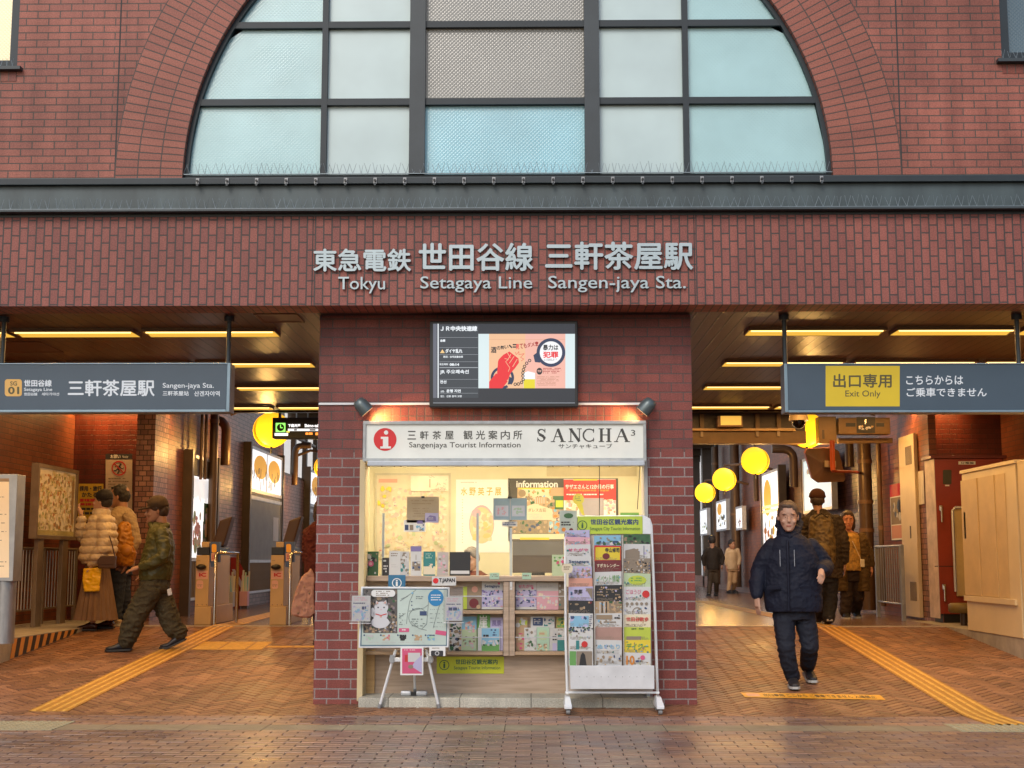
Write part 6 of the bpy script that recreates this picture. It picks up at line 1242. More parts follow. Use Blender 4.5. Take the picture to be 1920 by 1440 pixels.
mb.pd(699, 1148, 4, cw_, 13.5, 12, 9); mb.pline([(704, 1151), (714, 1154), (725, 1151)], 1.8, Pm['red'], 15); mb.pd(714, 1156, 2, Pm['salmon'], 15.5, 8); mb.pd(709, 1139, 1.5, ink, 15, 8); mb.pd(720, 1139, 1.5, ink, 15, 8); mb.pp([(713, 1142), (716, 1142), (714.5, 1144)], Pm['pink'], 15)
gl_ = M('map_line_grey', (.16, .2, .2), .5, var=0)
for P_ in ([(750, 1127), (772, 1112), (780, 1106)], [(752, 1123), (765, 1118)], [(762, 1170), (765, 1145), (768, 1128), (775, 1112)], [(766, 1146), (795, 1140), (803, 1134), (804, 1122)], [(770, 1165), (785, 1178), (800, 1182)], [(803, 1134), (800, 1170), (790, 1180)], [(812, 1178), (822, 1140), (826, 1132)], [(748, 1158), (760, 1150)]): mb.pline(P_, .9, gl_, 4)
mb.pring(784, 1158, 17, 18, gl_, 4, 24, 90, 330); mb.scrib(772, 1160, 798, 1176, gl_, 5, h=1.8, gap=2.4, seed=1, fill=.5); mb.scrib(748, 1150, 760, 1174, gl_, 5, h=1.6, gap=2.4, seed=2, fill=.5); mb.scrib(780, 1118, 796, 1124, gl_, 5, h=1.6, gap=2); mb.scrib(806, 1142, 834, 1176, gl_, 5, h=1.2, gap=7, seed=4, fill=.4); mb.pr(787, 1146, 800, 1154, nv, 5); mb.pd(773, 1112, 2, Pm['sky'], 5, 8)
for x, y in ((772, 1128), (772, 1135), (774, 1142)): mb.pd(x, y, 1.3, Pm['navy'], 5, 8)
mb.pd(817, 1121, 14.5, M('round_label_blue', (.02, .22, .48), .4), 5, 28, 15.5); mb.scrib(808, 1115, 829, 1128, paper, 6, h=2, gap=2.4, fill=.9); mb.pr(748, 1178, 767, 1185, Pm['dpink'], 5); mb.scrib(750, 1180, 765, 1183, paper, 6, h=2.4, gap=1, fill=.9); mb.pp([(817, 1181), (837, 1184), (836, 1192), (816, 1189)], Pm['dpink'], 5)
for i, (x, cs) in enumerate(((692, ['mint', 'lgrey']), (723, ['tan', 'dpink', 'white']), (755, ['black']), (783, ['tan', 'brown']), (807, ['sky', 'mint', 'navy']))): mb.pd(x-9, 1191, 1.7, nv, 4, 8); mb.blot(x-6, 1190, x+8, 1201, [Pm[c_] for c_ in cs], 4, 14, 4, i)
mb.scrib(682, 1204, 830, 1207, Pm['lgrey'], 4, h=1.2, gap=2, fill=.6); mb.build('map_sheet', T)
# leaflet pockets at both sides, flyer and camera sticker
clear = GLASS('pocket_clear', (.98, .98, .98))
for x0_, y0_, x1_, y1_, lb in ((657, 1109, 696, 1168, 'clear leaflet holder hooked on the left edge of the white map board'), (832, 1099, 869, 1167, 'clear leaflet holder hooked on the right edge of the white map board')):
    Yp = YE-.03; T = thing('leaflet_holder', PY((x0_+x1_)/2, y1_, Yp), lb, 'leaflet holder', 'leaflet holders on the map board'); a = PY(x0_, y0_, Yp); c = PY(x1_, y1_, Yp)
    mb = MB(); mb.box(a.x, c.x, Yp-.035, Yp-.032, c.z, a.z-.02, clear); mb.box(a.x, c.x, Yp+.0, Yp+.003, c.z, a.z, clear); mb.box(a.x, a.x+.003, Yp-.032, Yp, c.z, a.z-.02, clear); mb.box(c.x-.003, c.x, Yp-.032, Yp, c.z, a.z-.02, clear); mb.box(a.x, c.x, Yp-.035, Yp, c.z-.004, c.z, M('holder_white', (.7, .7, .72), .4)); mb.build('pocket', T)
    mb = MB(('Y', Yp-.015)); xa = x0_+3; xb = x1_-2; ya = y0_+(8 if x0_ < 700 else 20); aa = PY(xa, ya, Yp-.015); cc_ = PY(xb, y1_-3, Yp-.015); mb.box(aa.x, cc_.x, Yp-.015, Yp-.008, cc_.z, aa.z, Pm['white']); mb.blot(xa+2, ya+18, xb-2, y1_-5, [Pm['lilac'], Pm['white'], Pm['sky'], Pm['lilac']], 1.5, 40, 3.5, 1); mb.scrib(xa+4, ya+3, xb-4, ya+9, Pm['pink'], 1.5, h=2, gap=2); mb.scrib(xa+2, ya+13, xb-2, ya+16, Pm['navy'], 1.5, h=2, gap=2); mb.scrib(xa+6, ya+20, xb-6, ya+30, Pm['navy'], 3.5, h=6, gap=3, fill=.4); mb.build('leaflets', T)
def f(m): m.pr(754, 1216, 791, 1263, M('flyer_pink', (.62, .09, .20), .45), 1.5); m.pr(765, 1224, 788, 1241, Pm['white'], 2.5); m.pr(759, 1228, 765, 1241, Pm['red'], 2.5); m.pp([(778, 1240), (791, 1228), (791, 1262), (772, 1250)], Pm['lilac'], 3); m.pd(770, 1250, 5, Pm['grey'], 3.2, 12, 4); m.scrib(758, 1218, 786, 1222, paper, 2.5, h=1.4, gap=1.5)
poster('flyer', 751, 1213, 793.5, 1266, 'hot pink flyer taped to the front of the easel below the map board', 'flyer', f, plane=('Y', YE-.012), lay=0)
def f(m): m.prr(808, 1220, 831, 1230, 2, ink, 1.5); m.pd(819.5, 1225, 4.2, Pm['lgrey'], 2.5, 16); m.pd(819.5, 1225, 2.6, ink, 3.5, 14); m.scrib(810, 1214.5, 828, 1217, Pm['grey'], 1.5, h=1.6, gap=1)
poster('camera_sign', 805, 1212, 835, 1230, 'small white card with a black camera drawing at the lower right of the map board', 'card', f, plane=('Y', YE-.014), lay=0)
# grey stand base behind the easel
T = thing('stand_base', PY(776, 1300, .52), 'grey split foot with a thin post behind the easel on the sill', 'stand'); 
for x0_, x1_ in ((752, 771), (781, 801)): a = PY(x0_, 1291, .52); c = PY(x1_, 1299, .52); mb = MB(); mb.box(a.x, c.x, .48, .56, .101, .14, lgrey); mb.build('foot', T, bevel=.012)
mb = MB(); mb.box(PY(771, 1295, .52).x, PY(781, 1295, .52).x, .49, .55, .102, .13, black); mb.build('joint', T)

# ================================================================ brochure rack
YR = .10; T = thing('brochure_rack', PZ(1145, 1322, 0), 'white wheeled brochure rack with a lime header, full of leaflets', 'rack'); rw = M('rack_white', (.74, .77, .80), .35); PP = lambda x, y, Y=YR: PY(x, y, Y)
mb = MB(); tl = [(1083, 975), (1086, 970), (1205, 968), (1214, 970), (1220, 977)]
mb.tube([PP(1064, 1302, YR+.08), PP(1061, 1200, YR+.09), PP(1060, 1010, YR+.12), PP(1066, 996, YR+.12)], .0125, rw, 8); mb.build('side_frame', T)
mb = MB(); mb.tube([PP(1233, 1302, YR+.08), PP(1228, 1150, YR+.09), PP(1221, 985, YR+.12), PP(1217, 974, YR+.12), PP(1207, 969, YR+.12), PP(1085, 970, YR+.12)], .0125, rw, 8); mb.build('side_frame', T)
mb = MB(); mb.pts = 0; V4 = [PP(1070, 1000, YR+.11), PP(1217, 1000, YR+.11), PP(1224, 1296, YR+.07), PP(1066, 1296, YR+.07)]; mb.add([v for v in V4]+[v+Vector((0, .006, 0)) for v in V4], [(3, 2, 1, 0), (4, 5, 6, 7), (0, 1, 5, 4), (1, 2, 6, 5), (2, 3, 7, 6), (3, 0, 4, 7)], M('rack_back', (.45, .38, .33), .5)); mb.build('back_panel', T)
V4 = [PP(1068, 1248, YR-.09), PP(1227, 1248, YR-.09), PP(1227, 1292, YR-.05), PP(1070, 1292, YR-.05)]; mb = MB(('Y', YR-.092)); mb.add([v for v in V4]+[v+Vector((0, .01, 0)) for v in V4], [(3, 2, 1, 0), (4, 5, 6, 7), (0, 1, 5, 4), (1, 2, 6, 5), (2, 3, 7, 6), (3, 0, 4, 7)], rw)
for i in range(10): mb.pd(1087+i*13.4, 1269, .8, grey, 1.5, 6)
mb.build('lower_panel', T, bevel=.003)
V4 = [PP(1205, 968.5, YR+.1), PP(1219, 976, YR+.1), PP(1221, 1001, YR+.1), PP(1205, 1001, YR+.1)]; mb = MB(); mb.add(V4+[v+Vector((0, .01, 0)) for v in V4], [(3, 2, 1, 0), (4, 5, 6, 7), (0, 1, 5, 4), (1, 2, 6, 5), (2, 3, 7, 6), (3, 0, 4, 7)], rw); mb.build('header_edge', T)
mb = MB(('Y', YR+.095)); a = PP(1083, 968, YR+.095); c = PP(1205, 1001, YR+.095); mb.box(a.x, c.x, YR+.095, YR+.105, c.z, a.z, M('header_lime', (.47, .60, .06), .45)); mb.pring(1092, 985, 7.6, 9.2, Pm['dgreen'], 1.5, 24); mb.ptx('i', 1090, 979.5, 1094, 990.5, Pm['dgreen'], 1.5, .03)
mb.ptx('世田谷区観光案内', 1107, 973, 1197, 984, nv, 1.5, .04); mb.ptx('Setagaya City Tourist Information', 1106, 988, 1200, 996, Pm['dgreen'], 1.5, .008); mb.build('header_sign', T)
cl_b = [(1066, 1112), (1116, 1166), (1170, 1220)]
for i in range(10):
    for x0_, x1_ in cl_b:
        pass
for x in (1113, 1167): a = PP(x-1.5, 1004, YR-.0); c = PP(x+1.5, 1247, YR-.06); mb = MB(); mb.tube([PP(x, 1004, YR+.0), PP(x+3, 1247, YR-.07)], .005, M('rack_wire', (.5, .47, .43), .3, metal=.5), 6); mb.build('divider', T)
mb = MB(); a = PP(1060, 1297, YR-.02); c = PP(1237, 1301, YR-.02); mb.box(a.x, c.x, YR-.0, YR+.03, c.z, a.z, rw); mb.build('base_bar', T, bevel=.003)
for px in (1064, 1234):
    x = PP(px, 1310).x; mb = MB(); z1_ = .085; mb.add([(x-.03, YR-.22, .055), (x+.03, YR-.22, .055), (x+.03, YR+.15, .055), (x-.03, YR+.15, .055), (x-.03, YR-.22, .08), (x+.03, YR-.22, .08), (x+.03, YR+.15, .08), (x-.03, YR+.15, .08), (x-.02, YR-.06, .135), (x+.02, YR-.06, .135), (x+.02, YR+.12, .135), (x-.02, YR+.12, .135)], [(3, 2, 1, 0), (0, 1, 5, 4), (1, 2, 6, 5), (2, 3, 7, 6), (3, 0, 4, 7), (4, 5, 9, 8), (5, 6, 10, 9), (6, 7, 11, 10), (7, 4, 8, 11), (8, 9, 10, 11)], rw); ft = mb.build('foot', T, bevel=.004)
    for yy in (YR-.17, YR+.11): mb = MB(); mb.cyl((x-.016, yy, .031), (x+.016, yy, .031), .025, grey, 16); mb.cyl((x-.018, yy, .031), (x+.018, yy, .031), .012, black, 10); mb.cyl((x, yy, .04), (x, yy, .056), .012, black, 8); mb.build('caster', ft)
W3 = 'white'
def L_(lb, base, fn=None, cs=None, n=22, s=4): return (lb, base, fn, cs, n, s)
ttx = lambda t, c_='navy', dy=4, h=7, bo=.03: (lambda m, x0, y0, x1, y1: m.ptx(t, x0+4, y0+dy, x1-4, y0+dy+h, Pm[c_], 3, bo))
col1 = [(994, L_('white leaflet with lilac title, topmost of the left column', 'lilac', ttx('今晩のごはん', 'purple', 10, 5))), (1007, L_('pale pink leaflet second from the top of the left column', 'pink', None)), (1021, L_('white leaflet with pink hiragana title in the left column', 'white', ttx('せたがや', 'dpink', 7, 6))), (1043, L_('white magazine with English title in the left column', 'white', ttx('Setagaya', 'navy', 7, 7))), (1062, L_('mauve blossom photo leaflet in the left column', 'lilac', None, ['pink', 'grey', 'lilac', 'brown', 'white'], 50, 3)), (1084, L_('salmon pink leaflet edge above the mauve cover in the left column', 'salmon', None)),
        (1100, L_('mauve cover with dark triangles in the left column', 'lilac', lambda m, x0, y0, x1, y1: (m.pp([(x1-14, y0+3), (x1-1, y0+3), (x1-1, y1-4)], Pm['grey'], 2), m.ptx('京都', x0+10, y0+5, x0+26, y0+13, ink, 3, .03)))), (1126, L_('black leaflet with a glowing figure in the left column', 'black', None, ['brown', 'tan', 'black', 'maroon'], 14, 4)), (1150, L_('blue gradient leaflet in the left column', 'white', lambda m, x0, y0, x1, y1: (m.pr(x0+3, y0+5, x1-8, y1, Pm['sky'], 2), m.blot(x0+3, y0+5, x1-8, y1, [Pm['lilac'], Pm['sky'], Pm['navy']], 3, 10, 6), m.scrib(x1-7, y0+4, x1-1, y1-4, Pm['navy'], 3, h=1.5, gap=2)))), (1175, L_('white leaflet with black foliage along its top in the left column', 'white', lambda m, x0, y0, x1, y1: m.blot(x0, y0, x1, y0+10, [Pm['dgreen'], Pm['black'], Pm['navy']], 3, 26, 3))), (1200, L_('white leaflet with teal and red blocks in the left column', 'white', lambda m, x0, y0, x1, y1: (m.pr(x0+14, y0+1, x0+20, y1, Pm['teal'], 3), m.pd(x0+30, y0+8, 6, Pm['red'], 3, 12)))), (1218, L_('green leaflet with a dark suited figure, lowest of the left column', 'white', lambda m, x0, y0, x1, y1: (m.pr(x0+2, y0+3, x0+14, y1, Pm['green'], 3), m.pr(x0+15, y0+3, x1-2, y1, Pm['grey'], 3), m.pp([(x0+20, y1), (x0+23, y0+10), (x0+27, y0+5), (x0+31, y0+10), (x0+34, y1)], Pm['black'], 4))))]
col2 = [(1004, L_('blue landscape leaflet, topmost of the middle column', 'sky', lambda m, x0, y0, x1, y1: (m.blot(x0, y0+10, x1, y0+18, [Pm['navy'], Pm['white'], Pm['dgreen']], 3, 18, 5)))), (1023, L_('red and yellow leaflet with brush title in the middle column', 'red', lambda m, x0, y0, x1, y1: (m.pr(x0+2, y0+3, x1-2, y1-4, Pm['yellow'], 2), m.ptx('寺山修司', x0+20, y0+4, x1-3, y0+13, ink, 3, .04), m.pd(x0+22, y0+20, 7, Pm['maroon'], 3, 12, 6)))), (1051, L_('dark maroon leaflet with yellowish title in the middle column', 'maroon', ttx('すぎカレンダー', 'cream', 6, 7, .03))), (1072, L_('white leaflet with fine mint lettering in the middle column', 'white', ttx('イベント情報', 'green', 6, 14, 0))), (1097, L_('black leaflet with tiny red and grey print in the middle column', 'black', lambda m, x0, y0, x1, y1: m.scrib(x0+3, y0+7, x1-3, y0+20, Pm['brown'], 3, h=2.5, gap=2.5))), (1127.5, L_('khaki leaflet with black and white stripes in the middle column', 'tan', lambda m, x0, y0, x1, y1: ([m.pr(x0+8+i*4, y0+1, x0+10+i*4, y1-4, Pm['black' if i % 2 else 'white'], 3) for i in range(4)], m.blot(x0+26, y0, x1, y1-3, [Pm['brown'], Pm['tan'], Pm['grey'], Pm['dgreen']], 3, 16, 5)))), (1150, L_('white leaflet with brown photo strip in the middle column', 'white', lambda m, x0, y0, x1, y1: (m.pr(x0+2, y0+3, x0+32, y0+11, Pm['brown'], 3), m.scrib(x0+34, y0+3, x1-2, y0+10, ink, 3, h=3, gap=1), m.scrib(x0+8, y0+15, x1-6, y0+22, Pm['grey'], 3, h=3, gap=2)))), (1176, L_('plain dusty pink leaflet in the middle column', 'salmon', lambda m, x0, y0, x1, y1: m.pr(x0, y0, x1, y1, M('dusty_pink', (.40, .24, .20), .5), 2))), (1200, L_('white leaflet with blue cursive title in the middle column', 'white', ttx('ぬくもり', 'sky', 8, 9, .02))), (1226, L_('grey leaflet with book spines, lowest of the middle column', 'lgrey', None, ['navy', 'white', 'grey', 'tan', 'brown'], 20, 4))]
col3 = [(1002, L_('dark green crowd photo leaflet, topmost of the right column', 'dgreen', None, ['black', 'brown', 'dgreen', 'tan'], 20, 4)), (1020, L_('white leaflet with a grey building photo in the right column', 'white', lambda m, x0, y0, x1, y1: (m.pp([(x0+3, y1-3), (x0+3, y0+12), (x0+20, y0+8), (x0+30, y0+14), (x0+30, y1-3)], Pm['grey'], 3), m.pline([(x1-12, y0+3), (x1-12, y1-5)], 1, nv, 3)))), (1047, L_('group photo leaflet with many people in the right column', 'grey', None, ['black', 'navy', 'tan', 'grey', 'white'], 60, 2.6)), (1075, L_('lime green leaflet with a round emblem in the right column', 'pgreen', lambda m, x0, y0, x1, y1: (m.pd((x0+x1)/2, y0+13, 17, Pm['lime'], 2, 20, 9), m.scrib(x0+13, y0+8, x1-13, y0+18, Pm['green'], 3, h=2.5, gap=2)))), (1100, L_('white leaflet with red circle and red handwriting in the right column', 'white', lambda m, x0, y0, x1, y1: (m.pd(x1-9, y0+14, 7, Pm['red'], 3, 16), m.ptx('ごほうび', x0+4, y0+5, x1-18, y0+14, Pm['dpink'], 3, .0)))), (1126, L_('white leaflet with rows of little grey icons in the right column', 'white', lambda m, x0, y0, x1, y1: ([m.pd(x0+6+i*9, y0+6, 3, Pm['grey'], 3, 8) for i in range(5)], m.pring((x0+x1)/2, y0+22, 8, 9.5, Pm['grey'], 3, 16, 150, 390)))), (1152, L_('cream leaflet with red characters in the right column', 'cream', ttx('世田谷散歩', 'red', 5, 8, .02))), (1176, L_('bright lime leaflet in the right column', 'lime', lambda m, x0, y0, x1, y1: (m.pr(x0+5, y0+17, x0+32, y1, Pm['grey'], 3), m.scrib(x0+12, y0+2, x1-4, y0+5, Pm['dgreen'], 3, h=2, gap=1)))), (1200, L_('yellow leaflet with playful katakana title in the right column', 'yellow', ttx('デイジー', 'green', 6, 12, .03))), (1224, L_('white leaflet with red zero and disc, lowest of the right column', 'white', lambda m, x0, y0, x1, y1: (m.ptx('10', x0+4, y0+5, x0+20, y1-1, Pm['orange'], 3, .04), m.pd(x0+35, y0+9, 4.5, Pm['dpink'], 3, 12), m.scrib(x0+22, y0+14, x1-4, y1-2, nv, 3, h=4, gap=1.5))))]
for ci, colm in enumerate((col1, col2, col3)):
    for i, (y0_, (lb, base, fn, cs, n_, s_)) in enumerate(colm):
        x0_, x1_ = cl_b[ci]; y1_ = colm[i+1][0]+3 if i+1 < len(colm) else 1248
        if ci == 0: sh = max(0, (1100-y0_))*.062; x0_ -= sh; x1_ -= sh
        elif y0_ < 1100: sh = (1100-y0_)*.02*(1 if ci == 1 else .4); x0_ -= sh; x1_ -= sh
        Y = YR+.085-.0145*i*(1.0 if ci else .85); r = random.Random(ci*20+i); tl_ = r.uniform(-.8, .8)
        mb = MB(('Y', Y)); f4 = [PY(x0_, y0_+tl_, Y), PY(x1_, y0_-tl_, Y), PY(x1_, y1_, Y-.004), PY(x0_, y1_, Y-.004)]
        mb.add(f4+[v+Vector((0, .006, 0)) for v in f4], [(3, 2, 1, 0), (4, 5, 6, 7), (0, 1, 5, 4), (1, 2, 6, 5), (2, 3, 7, 6), (3, 0, 4, 7)], Pm[base]); mb.plane = ('Y', Y-.004)
        if not cs and base not in ('salmon', 'lime', 'red', 'maroon'): mb.blot(x0_+1, y0_+(9 if base == 'white' else 3), x1_-1, y1_-1, [Pm[k_] for k_ in r.sample(['lgrey', 'grey', 'lilac', 'tan', 'sky', 'pgreen', 'brown', 'navy', 'teal', 'cream'], 4)], 1.2, 14, 2.6, i*7+ci)
        mb.scrib(x0_+3, y1_-9, x1_-4, y1_-4, Pm['grey'], 2.6, h=.9, gap=1.1, seed=i*5+ci)
        if cs: mb.blot(x0_+1, y0_+2, x1_-1, y1_-1, [Pm[c_] for c_ in cs], 2, n_, s_, i)
        if fn: fn(mb, x0_, y0_, x1_, y1_)
        mb.build('leaflet', label=lb+' of the rack', cat='leaflet', group='leaflets in the brochure rack')
mb = MB(('Y', YR-.06)); mb.prr(1053, 1057, 1074, 1075, 8, Pm['cream'], 1); mb.scrib(1057, 1062, 1070, 1070, Pm['brown'], 2, h=2.4, gap=1.6, fill=.9); mb.pr(1062, 1074, 1066, 1100, Pm['cream'], 1); mb.build('hanging_tag', label='cream scalloped paper tag hanging at the left edge of the brochure rack', cat='tag')
# ================================================================ people
def remeshed(mb, voxel, smooth=2, disp=None):
    me = bpy.data.meshes.new('tmp'); me.from_pydata(mb.V, [], mb.F); o = bpy.data.objects.new('tmp', me); COL.objects.link(o)
    r = o.modifiers.new('r', 'REMESH'); r.mode = 'VOXEL'; r.voxel_size = voxel; r.use_smooth_shade = True
    s_ = o.modifiers.new('s', 'SMOOTH'); s_.factor = .5; s_.iterations = smooth
    dg = bpy.context.evaluated_depsgraph_get(); m2 = bpy.data.meshes.new_from_object(o.evaluated_get(dg), depsgraph=dg)
    bpy.data.objects.remove(o); bpy.data.meshes.remove(me)
    V = [v.co.copy() for v in m2.vertices]; F = [tuple(p.vertices) for p in m2.polygons]
    if disp:
        Nn = [v.normal.copy() for v in m2.vertices]; V = [v+n*disp(v) for v, n in zip(V, Nn)]
    bpy.data.meshes.remove(m2); return V, F
def folds(amp, fx=5.5, fz=11., off=0.):
    def d(v):
        p = Vector((v.x*fx+off, v.y*fx, v.z*fz)); q = Vector((v.x*3+off, v.y*3, v.z*3.5))
        a = 1-abs(noise.noise(p+q*1.5)*2); return amp*(a-.5)+amp*.5*noise.noise(Vector((v.x*40, v.y*40, v.z*40)))
    return d
def puff(amp, pitch, z0=0.):
    return lambda v: amp*(abs(math.sin((v.z-z0)*math.pi/pitch+.6*noise.noise(v*4)))**.6-.6)+.003*noise.noise(v*45)
BOL = MB()
class Fig:
    def __init__(s, label, Y, f, k=None, detail=1, loc_px=(0, 0), cat='person', seat=False):
        s.Y = Y; s.f = Vector((f[0], f[1], 0)).normalized(); s.s = Vector((-s.f.y, s.f.x, 0)); s.k = (Y+11.4)/2560; s.det = detail
        b = PY(loc_px[0], loc_px[1], Y); b.z = floorz(Y); s.T = thing('person', b, label, cat); s.joints = {}
        s.vx = .0065 if detail == 1 else (.008 if detail == 2 else .012)
    def J(s, p): return PY(p[0], p[1], s.Y+(p[2] if len(p) > 2 else 0))
    def rings(s, mb, secs, n=22, pw=1.):
        """secs: (px, py, dy, half width across, half depth) -> stacked oval rings, closed at both ends"""
        V = []
        for q in secs:
            c = s.J(q[:3])
            for i in range(n):
                w = 2*math.pi*i/n; V.append(c+s.s*(q[3]*math.cos(w))+s.f*(q[4]*math.sin(w)))
        m = len(secs); F = [(i*n+j, i*n+(j+1) % n, (i+1)*n+(j+1) % n, (i+1)*n+j) for i in range(m-1) for j in range(n)]
        F += [tuple(range(n-1, -1, -1)), tuple(range((m-1)*n, m*n))]; mb.add(V, F, skin, True)
    def limb(s, mb, pts, rad):
        P = [s.J(p) if not isinstance(p, Vector) else p for p in pts]; mb.tube(P, rad, skin, 14)
        for p, r in zip(P, rad): mb.sphere(p, r, skin, 14, 8)
    def hand(s, mb, wrist, d, pn, side, curl=.5, sc=1.):
        """d: direction of the fingers, pn: palm normal, side: which way the thumb points"""
        d = d.normalized(); pn = (pn-d*pn.dot(d)).normalized(); a = d.cross(pn).normalized()*side
        L = .095*sc; mb.tube([wrist-d*.01, wrist+d*L*.5, wrist+d*L], [.022*sc, .027*sc, .026*sc], skin, 12)
        mb.obox(wrist+d*L*.62, a*.036*sc, d*.040*sc, pn*.0125*sc, skin)
        for i, (off, ln) in enumerate(((.030, .072), (.010, .080), (-.010, .075), (-.030, .058))):
            p = wrist+a*off*sc+d*L*.98; P = [p-d*.02]; dd = d.copy()
            for j, fr in enumerate((.45, .32, .23)): 
                P.append(P[-1]+dd*(ln*fr*sc+(.02 if j == 0 else 0))); ang = curl*(.6+.25*j)*(1+.08*i); dd = (dd*math.cos(ang)+pn*math.sin(ang)).normalized()
            mb.tube(P, [.0095*sc, .009*sc, .0085*sc, .0072*sc], skin, 8)
        p = wrist+a*.026*sc+d*.02*sc; mb.tube([p, p+a*.022*sc+d*.028*sc+pn*.008, p+a*.030*sc+d*.055*sc+pn*.022], [.0125*sc, .011*sc, .009*sc], skin, 8)
    def head(s, mb, px, py_top, py_chin, dy=0, hf=None, pitch=0.):
        """head slices between chin and crown; hf: where the face points"""
        c = s.J((px, py_chin, dy)); H = (s.J((px, py_top, dy))-c).length; q = H/.235; hf = Vector((hf[0], hf[1], 0)).normalized() if hf else s.f; hs = Vector((-hf.y, hf.x, 0)); up = Vector((0, 0, 1))
        if pitch: up = (up*math.cos(pitch)+hf*math.sin(pitch)); fw = (hf*math.cos(pitch)-Vector((0, 0, 1))*math.sin(pitch))
        else: fw = hf
        A = lambda x, y, z: c+hs*x*q+fw*(-y)*q+up*z*q
        S_ = [(0, .014, -.080, -.045), (.008, .028, -.092, -.03), (.03, .046, -.097, .01), (.06, .059, -.096, .05), (.095, .068, -.092, .078), (.13, .073, -.088, .095), (.155, .0745, -.094, .10), (.185, .071, -.085, .098), (.21, .057, -.064, .082), (.226, .037, -.038, .055), (.235, .010, -.005, .02)]
        n = 20; V = []
        for z, w_, yf, yb in S_:
            for i in range(n): t = 2*math.pi*i/n; V.append(A(w_*math.cos(t), (yf+yb)/2+(yb-yf)/2*math.sin(t), z))
        m = len(S_); mb.add(V, [(i*n+j, i*n+(j+1) % n, (i+1)*n+(j+1) % n, (i+1)*n+j) for i in range(m-1) for j in range(n)]+[tuple(range(n-1, -1, -1)), tuple(range((m-1)*n, m*n))], skin)
        mb.tube([A(0, -.088, .138), A(0, -.104, .105), A(0, -.112, .088), A(0, -.094, .078)], [.006*q, .009*q, .013*q, .008*q], skin, 8)
        for e in (-1, 1):
            mb.sphere(A(.0765*e, .008, .112), (.012*q, .012*q, .030*q), skin, 10, 8); mb.sphere(A(.034*e, -.083, .142), (.020*q, .012*q, .006*q), skin, 10, 6); mb.sphere(A(.040*e, -.072, .082), (.020*q, .018*q, .018*q), skin, 10, 6)
        mb.sphere(A(0, -.094, .052), (.021*q, .010*q, .009*q), skin, 10, 6); mb.sphere(A(0, -.088, .018), (.020*q, .012*q, .014*q), skin, 10, 6)
        mb.tube([A(0, .03, .06), A(0, .035, -.05), A(0, .04, -.12)], [.052*q, .054*q, .062*q], skin, 16)
        s.A = A; s.q = q
    def finish_body(s, mb, skincol):
        V, F = remeshed(mb, s.vx, 2); m1 = M('skin_'+skincol[0], skincol[1], .5, var=.06, spec=.4); o = MB(); o.add(V, F, m1, True); A, q = s.A, s.q
        em = M('eye_dark', (.03, .02, .018), .2, var=0); lm = M('lip_'+skincol[0], tuple(v*w for v, w in zip(skincol[1], (.85, .55, .55))), .45, var=0); bm_ = M('brow_dark', (.04, .03, .025), .7, var=0)
        sp = [(A(-.031, -.088, .122), .009*q, em), (A(.031, -.088, .122), .009*q, em), (A(0, -.10, .052), .0165*q, lm), (A(-.012, -.10, .052), .012*q, lm), (A(.012, -.10, .052), .012*q, lm)]+[(A(e*x, -.09, .145), .0075*q, bm_) for e in (-1, 1) for x in (.022, .032, .042)]
        for fi, f_ in enumerate(o.F):
            c = o.V[f_[0]]
            if (c-sp[0][0]).length > .12: continue
            for p, r, m in sp:
                d = c-p; d.z *= 1.6
                if d.length < r: o.FM[fi] = o.mi(m); break
        s.body = o.build('body', s.T)
    def hair(s, kind, col, cap=None):
        A, q = s.A, s.q; mb = MB(); hm = M('hair_'+col[0], col[1], .55, var=.3, vs=30, bump=.6, bs=160)
        mb.sphere(A(0, .012, .165), (.082*q, .098*q, .084*q), skin, 20, 12); mb.sphere(A(0, .035, .125), (.078*q, .075*q, .085*q), skin, 20, 12)
        for e in (-1, 1): mb.sphere(A(e*.066, .0, .15), (.018*q, .03*q, .04*q), skin, 10, 8)
        mb.sphere(A(0, -.045, .205), (.055*q, .04*q, .028*q), skin, 14, 8)
        if kind == 'long':
            for e in (-1, 1): mb.tube([A(e*.062, .01, .17), A(e*.078, .015, .10), A(e*.074, .02, .02), A(e*.06, .03, -.04)], [.024*q, .024*q, .022*q, .012*q], skin, 10)
            mb.tube([A(0, .07, .16), A(0, .09, .08), A(0, .085, -.03)], [.06*q, .06*q, .04*q], skin, 12)
        V, F = remeshed(mb, s.vx*1.1, 2, lambda v: .006*noise.noise(v*28)+.003*noise.noise(v*90)); o = MB(); o.add(V, F, hm, True); o.build('hair', s.T)
    def cap(s, name, m, brim=True):
        A, q = s.A, s.q; mb = MB(); 
        mb.sphere(A(0, .010, .180), (.096*q, .108*q, .084*q), skin, 20, 12); mb.tube([A(0, .010, .175), A(0, .010, .155)], [.101*q, .101*q], skin, 24)
        if brim:
            P = [A(.07*math.cos(t), -.06-.115*math.sin(t), .158-.010*math.sin(t)) for t in [math.pi*i/10 for i in range(11)]]; nV = P+[p+Vector((0, 0, -.018)) for p in P]; k = len(P); mb.add(nV, [tuple(range(k)), tuple(range(2*k-1, k-1, -1))]+[(i, i+k, (i+1) % k+k, (i+1) % k) for i in range(k)], skin)
        V, F = remeshed(mb, s.vx*.9, 2, lambda v: .003*noise.noise(v*20)); o = MB(); o.add(V, F, m, True); o.build(name, s.T)
    def cloth(s, name, mb, m, disp, voxel=None, smooth=3):
        V, F = remeshed(mb, voxel or s.vx*1.15, smooth, disp); o = MB(); o.add(V, F, m, True); return o.build(name, s.T)
